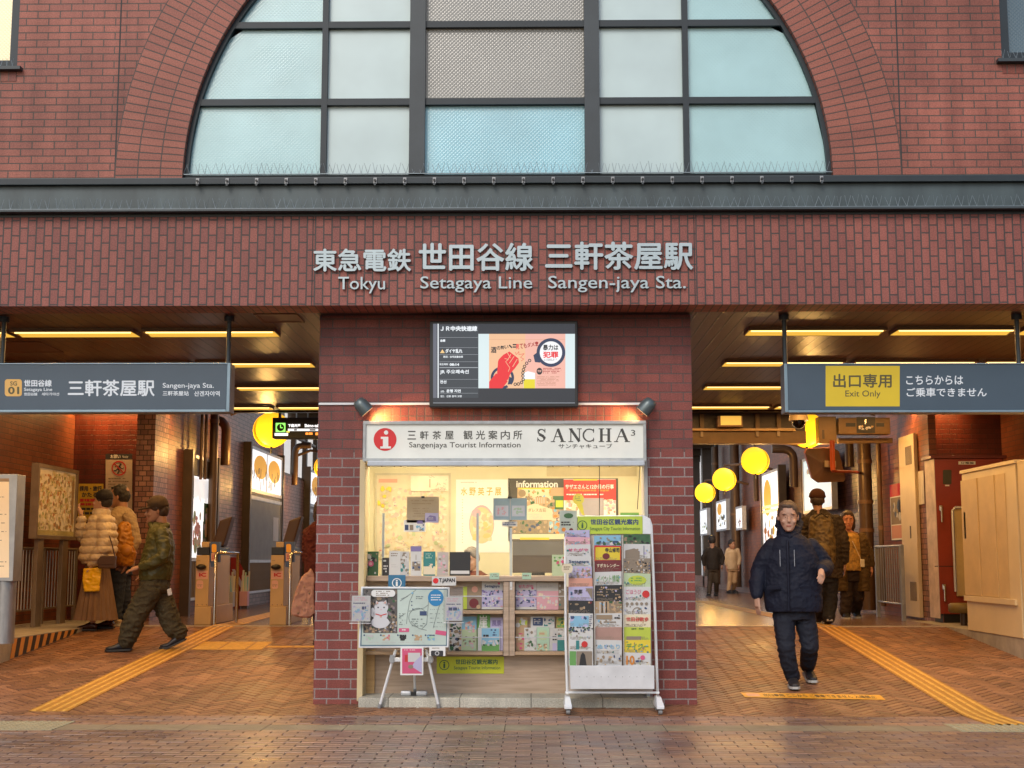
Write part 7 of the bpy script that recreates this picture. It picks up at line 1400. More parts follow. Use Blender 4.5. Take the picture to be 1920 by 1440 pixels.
    def shoes(s, feet, m, sole, sz=.27, w=.05, bulk=1.):
        """feet: (ankle point, toe direction, heel lift)"""
        for c, d, lift in feet:
            d = Vector((d[0], d[1], 0)).normalized(); fl = floorz(c.y); mb = MB(); tl = Vector((0, 0, 1)); a = Vector((-d.y, d.x, 0)); n = 14
            h = Vector((c.x, c.y, fl)); secs = [(-.065, .03, .035, .05), (-.05, .040, .0, .075), (.0, .043, .0, .105*bulk), (.06, .046, .0, .082*bulk), (.12, .052, 0, .058), (.17, .046, .0, .045), (.20, .025, .005, .034)]
            V = []; Vs = []
            for u, ww, z0, z1 in secs:
                u2 = u*sz/.27; zz = lift*max(0, (.12-u2)/.18)
                for i in range(n):
                    t = 2*math.pi*i/n; V.append(h+d*u2+a*ww*math.cos(t)*bulk+tl*(zz+.012+(z0+z1)/2+(z1-z0)/2*math.sin(t)))
                for z_ in (0, .022):
                    for e in (-1, 1): Vs.append(h+d*u2*1.04+a*e*ww*1.02*bulk+tl*(zz+z_))
            m_ = len(secs); mb.add(V, [(i*n+j, i*n+(j+1) % n, (i+1)*n+(j+1) % n, (i+1)*n+j) for i in range(m_-1) for j in range(n)]+[tuple(range(n-1, -1, -1)), tuple(range((m_-1)*n, m_*n))], skin, True)
            Vv, F = remeshed(mb, s.vx*.85, 2); o = MB(); o.add(Vv, F, m, True); so_ = o.build('shoe', s.T)
            o = MB(); F = []
            for i in range(m_-1): b = i*4; F += [(b, b+1, b+5, b+4), (b+2, b+6, b+7, b+3), (b, b+4, b+6, b+2), (b+1, b+3, b+7, b+5)]
            F += [(0, 2, 3, 1), (4*m_-4, 4*m_-3, 4*m_-1, 4*m_-2)]; o.add(Vs, F, sole); o.build('sole', so_, bevel=.003)
skin = M('skin_base', (.45, .27, .2), .5, var=0)
SK = ('light', (.47, .28, .20)); SK2 = ('warm', (.36, .19, .12))
blackhair = ('black', (.018, .014, .012)); brownhair = ('dark_brown', (.05, .03, .02)); greyhair = ('grey', (.20, .17, .15))
def fab(n, c, var=.15, rough=.75, b=.3, bs=300): return M('fabric_'+n, c, rough, var=var, vs=5, bump=b, bs=bs, spec=.3)
soleW = M('sole_pale', (.45, .45, .43), .6); soleD = M('sole_dark', (.03, .03, .03), .6)
def ank(px, Y, lift=0): p = PY(px, 1200, Y); return Vector((p.x, p.y, floorz(Y)+.09+lift))
# ---- man in the navy padded jacket, walking towards the camera
Y0 = PF(1490, 1292).y+.12
P = Fig('man in navy padded jacket walking towards the camera in the right passage', Y0, (-.05, -1), loc_px=(1490, 1280)); 
a1_ = ank(1484, Y0-.02); a2_ = ank(1513, Y0+.33, .03)
b = MB(); P.head(b, 1478, 941, 996, -.04, (-.12, -1), .10)
P.rings(b, [(1481, 1000, 0, .06, .06), (1482, 1014, .01, .12, .09), (1483, 1040, .02, .15, .11), (1486, 1090, .02, .14, .10), (1489, 1130, .02, .16, .11), (1490, 1150, .02, .15, .10)])
wl1 = P.J((1419, 1119, -.06)); wr1 = P.J((1541, 1069, -.22))
P.limb(b, [(1450, 1028, .02), (1425, 1068, .04), wl1], [.045, .040, .027]); P.limb(b, [(1518, 1028, .02), (1546, 1062, .04), wr1], [.045, .040, .027])
P.hand(b, wl1, Vector((.03, -.25, -1)), Vector((.8, .3, 0)), -1, .45); P.hand(b, wr1, Vector((-.25, -.75, -.62)), Vector((-.6, .1, -.6)), 1, .85)
P.limb(b, [(1471, 1148, 0), (1474, 1214, -.10), a1_], [.085, .058, .038]); P.limb(b, [(1508, 1148, .03), (1517, 1210, .0), a2_], [.085, .058, .038]); P.finish_body(b, SK); P.hair('short', ('brown_grey', (.09, .06, .045)))
b = MB(); P.rings(b, [(1480, 994, -.01, .085, .085), (1481, 1003, .0, .11, .10), (1482, 1010, .0, .155, .12), (1483, 1022, .01, .205, .145), (1484, 1045, .015, .248, .165), (1486, 1080, .01, .262, .172), (1487, 1112, .0, .268, .175), (1488, 1138, .0, .262, .172), (1488, 1147, .0, .25, .165)], 30)
P.limb(b, [(1447, 1025, .02), (1434, 1046, .03), (1424, 1070, .05), (1419, 1095, .0), P.J((1419, 1113, -.05))], [.078, .082, .082, .074, .058]); P.limb(b, [(1521, 1025, .02), (1536, 1044, .04), (1547, 1062, .05), P.J((1546, 1067, -.09)), P.J((1542, 1068, -.19))], [.078, .083, .084, .076, .060])
navy_f = M('navy_shell', (.009, .012, .026), .7, var=.2, bump=.2, bs=120, spec=.25); P.cloth('jacket', b, navy_f, lambda v: folds(.006, 4, 8)(v)+puff(.003, .19)(v))
b = MB(); P.rings(b, [(1479, 985, .02, .095, .085), (1480, 996, .03, .115, .105), (1481, 1005, .04, .12, .10)], 24); b.tube([P.J((1462, 960, .10)), P.J((1460, 985, .06)), P.J((1470, 1003, -.06)), P.J((1480, 1006, -.10)), P.J((1492, 1002, -.06)), P.J((1500, 984, .06)), P.J((1497, 962, .10))], [.02, .035, .032, .03, .032, .035, .02], skin, 10); P.cloth('hood', b, navy_f, folds(.008))
zipm = M('zip_silver', (.35, .37, .42), .35, metal=.5)
for xx in (1462, 1489): mb = MB(); mb.tube([P.J((xx, 1031, -.166)), P.J((xx+1, 1062, -.178))], .0035, zipm, 5); mb.build('zip', P.T)
mb = MB(); mb.tube([P.J((1476, 1012, -.145)), P.J((1477, 1045, -.176)), P.J((1478, 1090, -.188)), P.J((1479, 1145, -.186))], [.011, .012, .012, .011], navy_f, 6); mb.build('placket', P.T)
for xx in (1450, 1512): mb = MB(); c = P.J((xx, 1102, -.16)); mb.obox(c, (.062, .012*(1 if xx > 1480 else -1), .004), (0, .006, 0), (0, -.004, .018), navy_f); mb.build('pocket_flap', P.T, bevel=.005)
b = MB(); P.rings(b, [(1488, 1128, .01, .18, .13), (1489, 1150, .01, .185, .13), (1490, 1162, .01, .175, .12)], 24); P.limb(b, [(1470, 1155, 0), (1472, 1185, -.05), (1474, 1214, -.10), (1479, 1245, -.07), a1_+Vector((0, 0, .015))], [.105, .094, .082, .074, .068]); P.limb(b, [(1508, 1155, .03), (1514, 1185, .02), (1518, 1212, .0), (1516, 1238, .16), a2_+Vector((0, .01, .02))], [.105, .094, .082, .074, .066])
P.cloth('trousers', b, fab('navy_trouser', (.012, .015, .026)), folds(.008, 6, 13, 3)); P.shoes([(a1_, (-.08, -1), 0), (a2_, (.05, -1), .06)], M('sneaker_black', (.018, .018, .022), .5), soleW, .29)
# ---- man in the green jacket, walking left
Y1 = PF(228, 1222).y+.1
P = Fig('man in olive green jacket, khaki trousers and brown cap striding left', Y1, (-1, -.22), loc_px=(285, 1215)); a1_ = ank(236, Y1-.08); a2_ = ank(337, Y1+.12, .05)
b = MB(); P.head(b, 296, 934, 981, 0, (-1, -.25), .08); P.rings(b, [(297, 983, 0, .05, .06), (300, 992, 0, .17, .09), (298, 1030, 0, .16, .11), (293, 1075, 0, .15, .12), (291, 1095, 0, .15, .12)])
w1 = P.J((263, 1063, -.20)); w2 = P.J((272, 1070, .2)); P.limb(b, [(302, 1002, -.18), (306, 1040, -.24), w1], [.052, .042, .026]); P.limb(b, [(298, 1002, .18), (294, 1045, .24), w2], [.052, .042, .026]); P.hand(b, w1, Vector((-1, -.1, -.35)), Vector((-.3, .2, -1)), -1, .5); P.hand(b, w2, Vector((-.6, -.1, -.8)), Vector((-.6, .0, .4)), 1, .5)
P.limb(b, [(286, 1096, -.09), (256, 1150, -.10), a1_], [.085, .058, .038]); P.limb(b, [(294, 1096, .09), (312, 1148, .10), a2_], [.085, .058, .038]); P.finish_body(b, SK2); P.hair('short', brownhair); P.cap('cap', fab('brown_cap', (.055, .035, .02)))
b = MB(); P.rings(b, [(298, 980, 0, .075, .075), (299, 988, 0, .14, .10), (300, 998, 0, .20, .13), (299, 1025, 0, .215, .165), (295, 1055, 0, .21, .185), (292, 1078, 0, .20, .18), (291, 1087, 0, .185, .165)], 26)
P.limb(b, [(303, 1000, -.19), (308, 1025, -.23), (306, 1044, -.25), (286, 1056, -.235), P.J((267, 1062, -.21))], [.078, .075, .070, .060, .048]); P.limb(b, [(300, 1000, .18), (296, 1045, .25), P.J((277, 1066, .21))], [.078, .07, .05])
gj = M('green_nylon', (.060, .060, .014), .5, var=.08, bump=.2, bs=100); P.cloth('jacket', b, gj, folds(.009, 5, 11, 5)); b = MB(); b.tube([P.J((281, 980, -.04)), P.J((286, 990, -.07)), P.J((300, 992, -.09)), P.J((314, 986, -.03)), P.J((314, 984, .05))], [.03, .034, .036, .034, .03], skin, 10); P.cloth('collar', b, gj, folds(.006))
b = MB(); P.rings(b, [(291, 1080, 0, .165, .16), (290, 1100, 0, .175, .165), (289, 1112, 0, .16, .15)], 24); P.limb(b, [(283, 1105, -.09), (268, 1130, -.10), (254, 1155, -.10), (244, 1182, -.09), a1_+Vector((.01, 0, .03))], [.125, .125, .118, .110, .098]); P.limb(b, [(297, 1105, .09), (306, 1130, .10), (315, 1153, .10), (326, 1178, .11), a2_+Vector((-.01, 0, .045))], [.125, .122, .115, .105, .092])
P.cloth('trousers', b, fab('khaki_drab', (.060, .052, .028)), folds(.014, 6, 13, 9)); P.shoes([(a1_, (-1, -.15), .01), (a2_, (-1, -.1), .09)], M('shoe_slate', (.025, .028, .036), .45), soleD, .28, bulk=1.1)
T = thing('key_charm', P.J((318, 1108, -.2)), 'small white charm hanging from the hip of the man in the green jacket', 'charm'); mb = MB(); c = P.J((318, 1110, -.2)); mb.obox(c, (.022, 0, .008), (0, .006, 0), (-.008, 0, .035), Pm['white']); mb.build('charm_body', T, bevel=.006); mb = MB(); mb.cyl(c+Vector((0, 0, .035)), P.J((314, 1098, -.17)), .004, black, 6); mb.build('cord', T)
# ---- woman in the pale puffer coat
Y2 = PF(180, 1182).y+.05
P = Fig('woman in a cream puffer coat and long brown pleated skirt looking up at the notices', Y2, (-.95, .18), loc_px=(182, 1180)); a1_ = ank(172, Y2-.08); a2_ = ank(204, Y2+.14)
b = MB(); P.head(b, 190, 921, 960, 0, (-.95, .2), -.12); P.rings(b, [(190, 962, 0, .05, .05), (191, 972, 0, .15, .08), (188, 1010, 0, .14, .10), (185, 1050, 0, .13, .10), (184, 1075, 0, .15, .12)])
w1 = P.J((171, 1062, -.20)); w2 = P.J((153, 968, .12)); P.limb(b, [(194, 978, -.16), (193, 1022, -.22), w1], [.045, .036, .024]); P.limb(b, [(188, 978, .15), (160, 1008, .2), w2], [.045, .036, .024]); P.hand(b, w1, Vector((-.1, -.05, -1)), Vector((-1, .1, 0)), -1, .9); P.hand(b, w2, Vector((-.35, 0, 1)), Vector((1, 0, .3)), 1, .7)
P.limb(b, [(182, 1078, -.08), (178, 1120, -.08), a1_], [.075, .052, .035]); P.limb(b, [(188, 1078, .08), (196, 1120, .1), a2_], [.075, .052, .035]); P.finish_body(b, SK); P.hair('short', blackhair); P.cap('beret', fab('black_beret', (.014, .012, .014)), False)
b = MB(); P.rings(b, [(190, 955, 0, .09, .085), (190, 966, 0, .13, .115), (191, 974, 0, .19, .15), (189, 1000, 0, .215, .19), (185, 1028, 0, .225, .22), (182, 1046, 0, .22, .215), (182, 1056, 0, .195, .18)], 26); P.limb(b, [(196, 978, -.16), (199, 1005, -.21), (194, 1028, -.24), (182, 1044, -.23), P.J((173, 1056, -.205))], [.088, .098, .095, .085, .055]); P.limb(b, [(186, 978, .15), (168, 1000, .19), (154, 1004, .2), (152, 988, .16), P.J((153, 974, .13))], [.088, .088, .078, .07, .052])
P.cloth('puffer_coat', b, M('cream_nylon', (.55, .44, .30), .45, var=.08, bump=.15, bs=80), lambda v: puff(.022, .095, Y2)(v)+folds(.006, 10, 14)(v))
b = MB(); n = 44; V = []; sec = [(1050, .13, .13), (1070, .155, .15), (1100, .19, .18), (1130, .225, .21), (1162, .26, .245)]
for yy, rx, ry in sec:
    c = P.J((183-(yy-1050)*.03, yy, 0)); 
    for i in range(n): t = 2*math.pi*i/n; g_ = 1+(.045 if i % 2 else -.045)*(yy-1050)/80; V.append(c+P.s*rx*math.cos(t)*g_+P.f*ry*math.sin(t)*g_)
b.add(V, [(i*n+j, i*n+(j+1) % n, (i+1)*n+(j+1) % n, (i+1)*n+j) for i in range(4) for j in range(n)]+[tuple(range(4*n, 5*n))], fab('taupe_skirt', (.19, .115, .07)), False); b.build('skirt', P.T)
P.shoes([(a1_, (-1, .05), 0), (a2_, (-1, .15), 0)], M('loafer_brown', (.06, .018, .010), .25), soleD, .25)
yb_ = M('bag_yellow', (.75, .42, .01), .35, var=.1, bump=.2, bs=30, emit=.03); T = thing('carrier_bag', P.J((171, 1110, -.2)), 'bright yellow carrier bag held by the woman in the cream puffer coat', 'bag'); b = MB(); Yb2 = Y2-.22
pts_ = [(157, 1066), (190, 1064), (188, 1085), (186, 1108), (158, 1109), (155, 1088)]; f0 = [PY(x, y, Yb2-.03) for x, y in pts_]; f1 = [PY(x, y, Yb2+.03) for x, y in pts_]; k = len(pts_); b.add(f0+f1, [tuple(range(k)), tuple(range(2*k-1, k-1, -1))]+[(i, (i+1) % k, (i+1) % k+k, i+k) for i in range(k)], skin); V, F = remeshed(b, .008, 2, folds(.008, 10, 14)); o = MB(); o.add(V, F, yb_, True); o.build('bag_body', T)
T = thing('shoulder_bag', P.J((201, 1068, -.24)), 'dark brown flap shoulder bag at the hip of the woman in cream', 'bag'); db_ = M('leather_dark', (.07, .035, .018), .4); c = P.J((201, 1054, -.27)); b = MB(); b.obox(c, (.105, 0, .0), (0, .035, 0), (0, 0, .075), db_); b.build('bag_body', T, bevel=.015); b = MB(); b.obox(c+Vector((0, -.038, .02)), (.108, 0, 0), (0, .004, 0), (0, 0, .05), db_); b.build('flap', T, bevel=.004); b = MB(); b.tube([c+Vector((.09, 0, .07)), P.J((210, 1020, -.30)), P.J((199, 985, -.25)), P.J((190, 968, -.12))], .007, db_, 6); b.build('strap', T)
# ---- man with the orange backpack
Y3 = PF(222, 1176).y+.35
P = Fig('man in a beige top and jeans wearing an orange backpack, beside the woman in cream', Y3, (-.8, .45), loc_px=(225, 1172)); a1_ = ank(217, Y3-.1); a2_ = ank(232, Y3+.15)
b = MB(); P.head(b, 224, 910, 952, 0, (-.95, .1), 0); P.rings(b, [(226, 953, 0, .05, .05), (230, 962, 0, .17, .09), (230, 1000, 0, .16, .10), (226, 1050, 0, .15, .11), (226, 1070, 0, .15, .11)])
w1 = P.J((238, 1052, -.18)); w2 = P.J((205, 1040, .2)); P.limb(b, [(240, 970, -.14), (254, 1015, -.16), w1], [.052, .042, .026]); P.limb(b, [(222, 970, .15), (212, 1010, .2), w2], [.052, .042, .026]); P.hand(b, w1, Vector((-.3, 0, -1)), Vector((-1, 0, 0)), -1, .5); P.hand(b, w2, Vector((-.3, 0, -1)), Vector((-1, 0, 0)), 1, .5)
P.limb(b, [(224, 1070, -.08), (222, 1115, -.08), a1_], [.085, .058, .038]); P.limb(b, [(230, 1070, .08), (232, 1115, .08), a2_], [.085, .058, .038]); P.finish_body(b, SK2); P.hair('short', blackhair)
b = MB(); P.rings(b, [(227, 950, 0, .075, .07), (230, 958, 0, .16, .10), (231, 968, 0, .205, .125), (230, 1000, 0, .215, .15), (227, 1040, 0, .20, .15), (226, 1062, 0, .19, .145)], 24); P.limb(b, [(241, 970, -.14), (250, 992, -.16), (255, 1015, -.16), P.J((240, 1047, -.175))], [.075, .072, .066, .046]); P.limb(b, [(222, 970, .15), (212, 1010, .2), P.J((206, 1036, .2))], [.072, .062, .046]); P.cloth('sweatshirt', b, fab('beige_sweat', (.36, .26, .15)), folds(.009))
b = MB(); P.rings(b, [(226, 1056, 0, .17, .13), (226, 1078, 0, .165, .13)], 20); P.limb(b, [(223, 1078, -.08), (221, 1118, -.08), a1_+Vector((0, 0, .02))], [.10, .08, .07]); P.limb(b, [(230, 1078, .08), (233, 1118, .08), a2_+Vector((0, 0, .02))], [.10, .08, .07]); P.cloth('jeans', b, fab('denim', (.025, .035, .055)), folds(.008)); P.shoes([(a1_, (-.9, .3), 0), (a2_, (-.9, .3), 0)], M('shoe_cream', (.48, .38, .25), .5), soleW, .27)
T = thing('backpack', P.J((240, 1058, -.15)), 'bulging orange backpack worn by the man behind the woman in cream', 'backpack'); om = M('orange_nylon', (.42, .17, .012), .45, var=.25, bump=.2); b = MB(); Q = Fig.__new__(Fig); 
def blob(P, secs, n=22): b = MB(); P.rings(b, secs, n); return b
b = MB(); P.rings(b, [(238, 978, -.16, .07, .05), (238, 985, -.17, .12, .085), (237, 1010, -.18, .15, .11), (235, 1035, -.19, .155, .125), (234, 1052, -.18, .14, .11), (235, 1060, -.17, .10, .08)], 22); V, F = remeshed(b, .009, 3, folds(.012, 9, 12, 2)); o = MB(); o.add(V, F, om, True); o.build('pack_body', T); b = MB(); b.tube([P.J((240, 985, -.25)), P.J((236, 970, -.10)), P.J((228, 962, -.02))], .018, om, 8); b.build('strap', T); b = MB(); c = P.J((236, 1032, -.31)); b.sphere(c, (.085, .04, .075), om, 14, 10); b.build('front_pocket', T)
# ---- person half hidden by the kiosk pier
Y4 = 4.0
P = Fig('person in dark red-brown coat half hidden behind the kiosk pier', Y4, (-.3, 1), loc_px=(604, 1200), detail=2); a1_ = ank(596, Y4); a2_ = ank(614, Y4+.1)
b = MB(); P.head(b, 604, 935, 976, 0, (-.2, 1), 0); P.rings(b, [(604, 980, 0, .05, .05), (604, 990, 0, .16, .09), (604, 1030, 0, .15, .10), (604, 1090, 0, .16, .11)]); w1 = P.J((588, 1080, .05)); w2 = P.J((626, 1090, .0)); P.limb(b, [(580, 1000, 0), (578, 1045, .02), w1], [.05, .04, .026]); P.limb(b, [(628, 1000, 0), (632, 1048, 0), w2], [.05, .04, .026])
P.hand(b, w1, Vector((0, 0, -1)), Vector((1, 0, 0)), 1, .8); P.hand(b, w2, Vector((0, 0, -1)), Vector((-1, 0, 0)), -1, .5); P.limb(b, [(597, 1095, 0), (596, 1145, 0), a1_], [.08, .055, .036]); P.limb(b, [(612, 1095, 0), (613, 1145, 0), a2_], [.08, .055, .036]); P.finish_body(b, SK); P.hair('long', brownhair)
b = MB(); P.rings(b, [(604, 975, 0, .07, .07), (604, 988, 0, .16, .11), (604, 1000, 0, .20, .14), (603, 1040, 0, .19, .16), (603, 1090, 0, .19, .17), (603, 1135, 0, .175, .17), (603, 1150, 0, .17, .165)], 24); P.limb(b, [(580, 1000, 0), (577, 1045, .02), P.J((586, 1074, .05))], [.075, .07, .055]); P.limb(b, [(628, 1000, 0), (633, 1048, 0), P.J((627, 1084, 0))], [.075, .07, .055]); P.cloth('coat', b, fab('maroon_pile', (.075, .014, .010), .4, .9, .6, 120), folds(.012, 10, 16))
b = MB(); P.limb(b, [(597, 1130, 0), (596, 1160, 0), a1_], [.07, .055, .045]); P.limb(b, [(612, 1130, 0), (613, 1160, 0), a2_], [.07, .055, .045]); P.cloth('trousers', b, fab('black_trouser', (.015, .014, .015)), folds(.004)); P.shoes([(a1_, (-.2, 1), 0), (a2_, (0, 1), 0)], M('shoe_black', (.015, .015, .015), .4), soleD, .25)
T = thing('tote_bag', PY(566, 1160, 3.9), 'large dusty pink spotted tote bag hanging beside the pier from the hidden person', 'bag'); b = MB(); pts_ = [(583, 1066), (590, 1075), (590, 1150), (582, 1158), (562, 1157), (546, 1152), (549, 1130), (556, 1105), (566, 1082)]; k = len(pts_); f0 = [PY(x, y, 3.82) for x, y in pts_]; f1 = [PY(x, y, 3.98) for x, y in pts_]
b.add(f0+f1, [tuple(range(k)), tuple(range(2*k-1, k-1, -1))]+[(i, (i+1) % k, (i+1) % k+k, i+k) for i in range(k)], skin); V, F = remeshed(b, .01, 3, folds(.010, 9, 5)); o = MB(); pmz = M('bag_pink', (.48, .27, .21), .6, var=.1); o.add(V, F, pmz, True); o.build('bag_body', T)
o = MB(('Y', 3.80)); rr = random.Random(4)
for x, y in ((560, 1112), (571, 1100), (580, 1112), (566, 1126), (556, 1136), (576, 1130), (568, 1142), (584, 1140), (559, 1149)): o.sphere(PY(x, y, 3.825), (.012, .012, .012), Pm['brown'], 8, 6)
o.build('spots', T); o = MB(); o.tube([PY(580, 1068, 3.9), PY(584, 1055, 3.95), PY(588, 1068, 3.95)], .012, pmz, 8); o.build('handle', T)
# ---- man with the camouflage backpack, back to the camera
Y5 = PF(1548, 1172).y+.15
P = Fig('man in a brown knit hat walking away with a dark patterned backpack', Y5, (.03, 1), loc_px=(1545, 1170)); a1_ = ank(1535, Y5+.25); a2_ = ank(1555, Y5-.12)
b = MB(); P.head(b, 1533, 920, 957, 0, (.1, 1), 0); P.rings(b, [(1535, 960, 0, .05, .05), (1538, 970, 0, .17, .09), (1541, 1010, 0, .17, .11), (1544, 1060, 0, .15, .11), (1545, 1080, 0, .16, .11)]); w1 = P.J((1503, 1062, .1)); w2 = P.J((1583, 1056, .0)); P.limb(b, [(1512, 982, 0), (1502, 1022, 0), w1], [.055, .042, .027]); P.limb(b, [(1568, 980, 0), (1580, 1020, 0), w2], [.055, .042, .027]); P.hand(b, w1, Vector((0, .2, -1)), Vector((1, 0, 0)), 1, .5); P.hand(b, w2, Vector((0, .2, -1)), Vector((-1, 0, 0)), -1, .5)
P.limb(b, [(1535, 1080, 0), (1534, 1125, .1), a1_], [.085, .058, .038]); P.limb(b, [(1556, 1080, 0), (1556, 1125, -.02), a2_], [.085, .058, .038]); P.finish_body(b, SK2); P.hair('short', brownhair); P.cap('knit_hat', fab('brown_knit', (.06, .022, .012), .3, .9, .8, 90), False)
dkj = fab('dark_camo', (.040, .026, .014), .5); b = MB(); P.rings(b, [(1535, 955, 0, .085, .08), (1537, 964, 0, .15, .11), (1539, 975, 0, .235, .14), (1541, 1010, 0, .25, .17), (1544, 1050, 0, .24, .17), (1545, 1084, 0, .235, .165)], 24); P.limb(b, [(1512, 980, 0), (1501, 1020, 0), P.J((1503, 1056, .08))], [.09, .082, .058]); P.limb(b, [(1568, 978, 0), (1581, 1018, 0), P.J((1583, 1050, 0))], [.09, .082, .058]); P.cloth('jacket', b, dkj, folds(.014))
b = MB(); P.rings(b, [(1545, 1070, 0, .19, .14), (1545, 1092, 0, .18, .14)], 20); P.limb(b, [(1535, 1092, 0), (1534, 1128, .1), a1_], [.11, .09, .078]); P.limb(b, [(1556, 1092, 0), (1557, 1128, -.02), a2_], [.11, .09, .078]); P.cloth('trousers', b, fab('black_trouser', (.015, .014, .015)), folds(.008)); P.shoes([(a1_, (0, 1), 0), (a2_, (0, 1), .05)], M('shoe_brown_black', (.03, .02, .015), .5), soleW, .29)
T = thing('backpack', P.J((1540, 1058, -.2)), 'olive and brown patterned backpack on the back of the man in the knit hat', 'backpack'); b = MB(); P.rings(b, [(1538, 966, -.20, .11, .06), (1539, 976, -.21, .15, .09), (1541, 1010, -.22, .165, .11), (1543, 1040, -.22, .165, .12), (1544, 1058, -.21, .14, .10)], 22)
V, F = remeshed(b, .01, 3, folds(.010, 9, 12, 2)); o = MB(); o.add(V, F, M('camo_olive', (.11, .07, .022), .6, var=.75, vs=14), True); o.build('pack_body', T); o = MB(); o.tube([P.J((1526, 972, -.3)), P.J((1540, 962, -.3)), P.J((1553, 971, -.3))], .01, dkj, 6); o.build('handle', T); o = MB(); o.sphere(P.J((1542, 1032, -.34)), (.12, .05, .10), M('camo_olive', (.11, .07, .022), .6), 16, 10); o.build('front_pocket', T)
# ---- woman in the open brown coat
Y6 = PF(1595, 1160).y+.1
P = Fig('woman in open olive brown coat over a mustard patterned top', Y6, (.05, -1), loc_px=(1595, 1158)); a1_ = ank(1586, Y6-.1); a2_ = ank(1606, Y6+.2, .02)
b = MB(); P.head(b, 1590, 958, 992, -.02, (-.1, -1), .08); P.rings(b, [(1591, 995, 0, .05, .05), (1594, 1002, 0, .14, .08), (1596, 1035, 0, .13, .10), (1598, 1068, 0, .13, .10), (1598, 1085, 0, .15, .11)]); w1 = P.J((1568, 1062, -.1)); w2 = P.J((1633, 1062, -.03)); P.limb(b, [(1574, 1008, 0), (1566, 1036, 0), w1], [.045, .037, .024]); P.limb(b, [(1615, 1008, 0), (1628, 1036, 0), w2], [.045, .037, .024]); P.hand(b, w1, Vector((0, -.3, -1)), Vector((1, 0, 0)), -1, .5, .9); P.hand(b, w2, Vector((0, -.3, -1)), Vector((-1, 0, 0)), 1, .5, .9)
P.limb(b, [(1589, 1086, 0), (1587, 1120, -.08), a1_], [.075, .052, .034]); P.limb(b, [(1607, 1086, 0), (1608, 1118, .02), a2_], [.075, .052, .034]); P.finish_body(b, ('flushed', (.50, .22, .13))); P.hair('long', brownhair)
b = MB(); P.rings(b, [(1593, 998, -.03, .08, .07), (1595, 1006, -.04, .14, .11), (1596, 1040, -.045, .15, .13), (1597, 1070, -.04, .16, .135)], 20); P.cloth('top', b, M('mustard_floral', (.40, .22, .04), .7, var=.6, vs=22), folds(.005))
cb = fab('olive_brown_coat', (.085, .05, .016), .2); b = MB()
for e, xs in ((-1, (1580, 1577, 1576, 1577, 1578)), (1, (1612, 1615, 1616, 1617, 1617))): P.rings(b, [(xs[0], 1001, .0, .07, .10), (xs[1], 1012, .0, .10, .14), (xs[2], 1045, .0, .10, .15), (xs[3], 1085, .0, .10, .155), (xs[4], 1108, .0, .10, .155)], 18)
P.rings(b, [(1595, 998, .06, .10, .06), (1596, 1010, .08, .19, .08), (1597, 1050, .09, .20, .085), (1597, 1108, .10, .20, .085)], 22); P.limb(b, [(1574, 1008, 0), (1565, 1036, 0), P.J((1567, 1058, -.08))], [.075, .07, .055]); P.limb(b, [(1616, 1008, 0), (1629, 1036, 0), P.J((1633, 1058, -.02))], [.075, .07, .055]); P.cloth('coat', b, cb, folds(.010))
b = MB(); P.rings(b, [(1598, 1066, -.01, .155, .12), (1598, 1090, -.01, .16, .12)], 20); P.limb(b, [(1589, 1090, 0), (1587, 1122, -.08), a1_], [.095, .085, .08]); P.limb(b, [(1607, 1090, 0), (1609, 1120, .02), a2_], [.095, .085, .08]); P.cloth('trousers', b, fab('dark_brown_trouser', (.028, .016, .012)), folds(.008)); P.shoes([(a1_, (0, -1), 0), (a2_, (0, -1), .03)], M('shoe_black', (.015, .015, .015), .4), soleW, .25)
T = thing('phone_pouch', P.J((1617, 1062, -.2)), 'little cream pouch on a cord hanging over the olive brown coat', 'pouch'); o = MB(); c = P.J((1617, 1056, -.19)); o.obox(c, (.03, 0, 0), (0, .01, 0), (0, 0, .055), Pm['cream']); o.build('pouch_body', T, bevel=.008); o = MB(); o.tube([c+Vector((-.02, 0, .055)), P.J((1600, 1018, -.17)), P.J((1592, 1002, -.10))], .004, Pm['cream'], 5); o.build('cord', T)
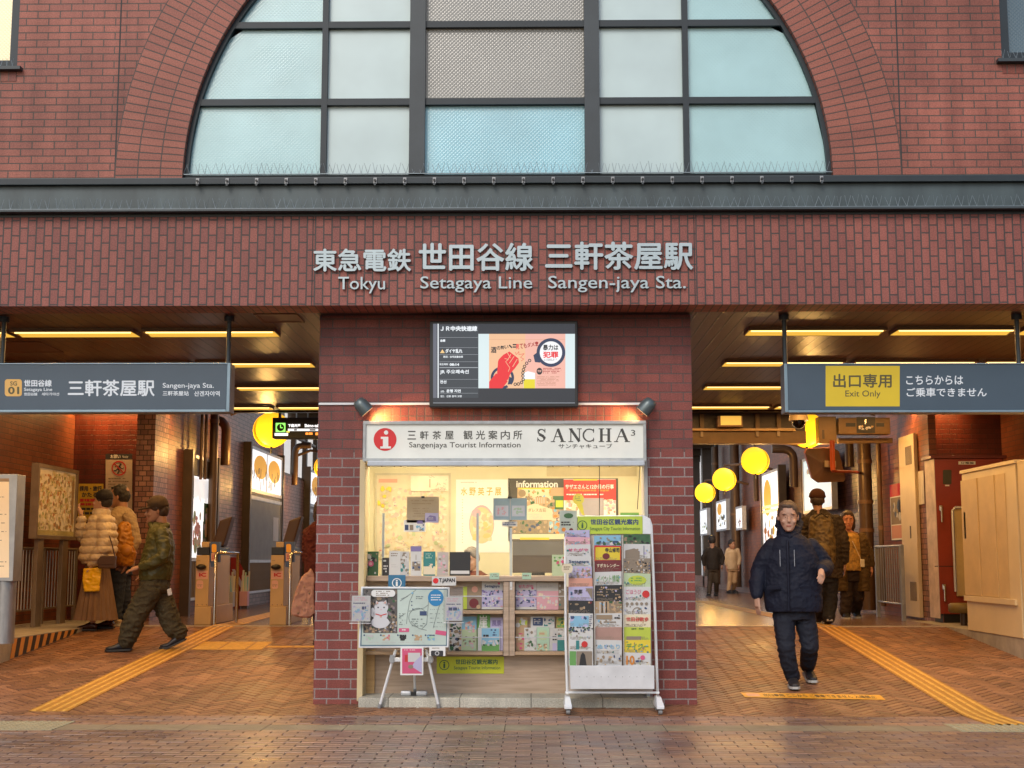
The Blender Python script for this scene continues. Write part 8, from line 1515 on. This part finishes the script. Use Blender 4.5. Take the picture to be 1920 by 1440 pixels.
# ---- two people far down the right passage
for (hx, ht, hc, fx, fy, f_, lab, jc, tc_, tags, sk_w) in ((1335, 1004, 1024, (1331, 1345), 1118, (0, 1), 'distant man in black top and dark trousers at the far end of the passage', fab('black_top', (.022, .016, .012)), fab('dark_trouser_far', (.05, .035, .022)), 'jumper', 20), (1372, 1012, 1030, (1368, 1377), 1113, (.6, -1), 'distant person in cream top and beige trousers by the far right wall', fab('cream_top', (.45, .33, .2)), fab('beige_trouser', (.36, .23, .12)), 'jumper', 14)):
    Yf = PF(hx, fy).y; P = Fig(lab, Yf, f_, detail=3, loc_px=(hx, fy)); a1_ = ank(fx[0], Yf-.1); a2_ = ank(fx[1], Yf+.15); b = MB(); cx = hx+2; w = sk_w*P.k/.8
    P.head(b, hx, ht, hc, 0); P.rings(b, [(cx, hc+1, 0, .04, .05), (cx, hc+5, 0, .13, .08), (cx, 1055, 0, .11, .09), (cx, 1066, 0, .12, .1)]); e1 = P.J((cx-sk_w*.82, 1062, 0)); e2 = P.J((cx+sk_w*.82, 1060, -.05)); P.limb(b, [(cx-sk_w*.6, 1031, 0), (cx-sk_w*.9, 1046, 0), e1], [.045, .036, .024]); P.limb(b, [(cx+sk_w*.6, 1031, 0), (cx+sk_w*.9, 1046, 0), e2], [.045, .036, .024])
    P.hand(b, e1, Vector((0, 0, -1)), Vector((1, 0, 0)), 1, .5, .9); P.hand(b, e2, Vector((0, 0, -1)), Vector((-1, 0, 0)), -1, .5, .9); P.limb(b, [(cx-4, 1066, 0), ((cx-5+fx[0])/2, 1090, 0), a1_], [.065, .048, .032]); P.limb(b, [(cx+4, 1066, 0), ((cx+5+fx[1])/2, 1090, 0), a2_], [.065, .048, .032]); P.finish_body(b, SK2); P.hair('short', blackhair)
    b = MB(); P.rings(b, [(cx, hc, 0, .06, .06), (cx, hc+5, 0, .155, .1), (cx, 1045, 0, .15, .115), (cx, 1068, 0, .14, .11)], 18); P.limb(b, [(cx-sk_w*.6, 1032, 0), (cx-sk_w*.92, 1046, 0), P.J((cx-sk_w*.84, 1059, 0))], [.062, .055, .04]); P.limb(b, [(cx+sk_w*.6, 1032, 0), (cx+sk_w*.92, 1046, 0), P.J((cx+sk_w*.84, 1057, -.05))], [.062, .055, .04]); P.cloth(tags, b, jc, folds(.006))
    b = MB(); P.rings(b, [(cx, 1063, 0, .13, .1), (cx, 1071, 0, .125, .1)], 18); P.limb(b, [(cx-4, 1070, 0), ((cx-5+fx[0])/2, 1091, 0), a1_], [.075, .062, .052]); P.limb(b, [(cx+4, 1070, 0), ((cx+5+fx[1])/2, 1091, 0), a2_], [.075, .062, .052]); P.cloth('trousers', b, tc_, folds(.005)); P.shoes([(a1_, f_, 0), (a2_, f_, .02)], M('shoe_black', (.015, .015, .015), .4), soleD, .22)
# ---- staff member behind the counter
Y7 = 1.25; P = Fig('grey-haired staff member in dark clothes seated behind the kiosk counter', Y7, (-.3, -1), loc_px=(884, 1150), detail=2); P.T.location.z = .1; P.T['_org'] = list(P.T.location)
b = MB(); P.head(b, 886, 1027, 1068, 0, (-.5, -1), .2); P.rings(b, [(886, 1070, .02, .05, .05), (886, 1082, .03, .16, .09), (886, 1120, .04, .15, .10), (886, 1160, .04, .16, .11)]); w1 = P.J((872, 1112, -.28)); w2 = P.J((902, 1112, -.28)); P.limb(b, [(852, 1092, .03), (846, 1130, -.02), w1], [.048, .038, .025]); P.limb(b, [(920, 1092, .03), (926, 1130, -.02), w2], [.048, .038, .025]); P.hand(b, w1, Vector((.2, -1, 0)), Vector((0, 0, -1)), 1, .3); P.hand(b, w2, Vector((-.2, -1, 0)), Vector((0, 0, -1)), -1, .3)
P.limb(b, [(870, 1160, 0), (868, 1165, -.1), (868, 1235, -.08)], [.08, .06, .04]); P.limb(b, [(900, 1160, 0), (902, 1165, -.1), (902, 1235, -.08)], [.08, .06, .04]); P.finish_body(b, SK); P.hair('short', greyhair)
b = MB(); P.rings(b, [(886, 1070, .02, .075, .07), (886, 1080, .03, .16, .10), (886, 1092, .03, .20, .125), (886, 1150, .04, .19, .14), (886, 1172, .04, .20, .15)], 22); P.limb(b, [(852, 1092, .03), (845, 1130, -.02), P.J((868, 1115, -.22))], [.07, .062, .045]); P.limb(b, [(920, 1092, .03), (927, 1130, -.02), P.J((906, 1115, -.22))], [.07, .062, .045]); P.cloth('cardigan', b, fab('red_brown_knit', (.16, .04, .025)), folds(.006)); b = MB(); P.limb(b, [(870, 1166, 0), (868, 1172, -.1), (868, 1238, -.08)], [.1, .08, .06]); P.limb(b, [(900, 1166, 0), (902, 1172, -.1), (902, 1238, -.08)], [.1, .08, .06]); P.cloth('trousers', b, fab('black_trouser', (.015, .014, .015)), folds(.006))
for o in list(bpy.data.objects):
    if '_org' in o: del o['_org']
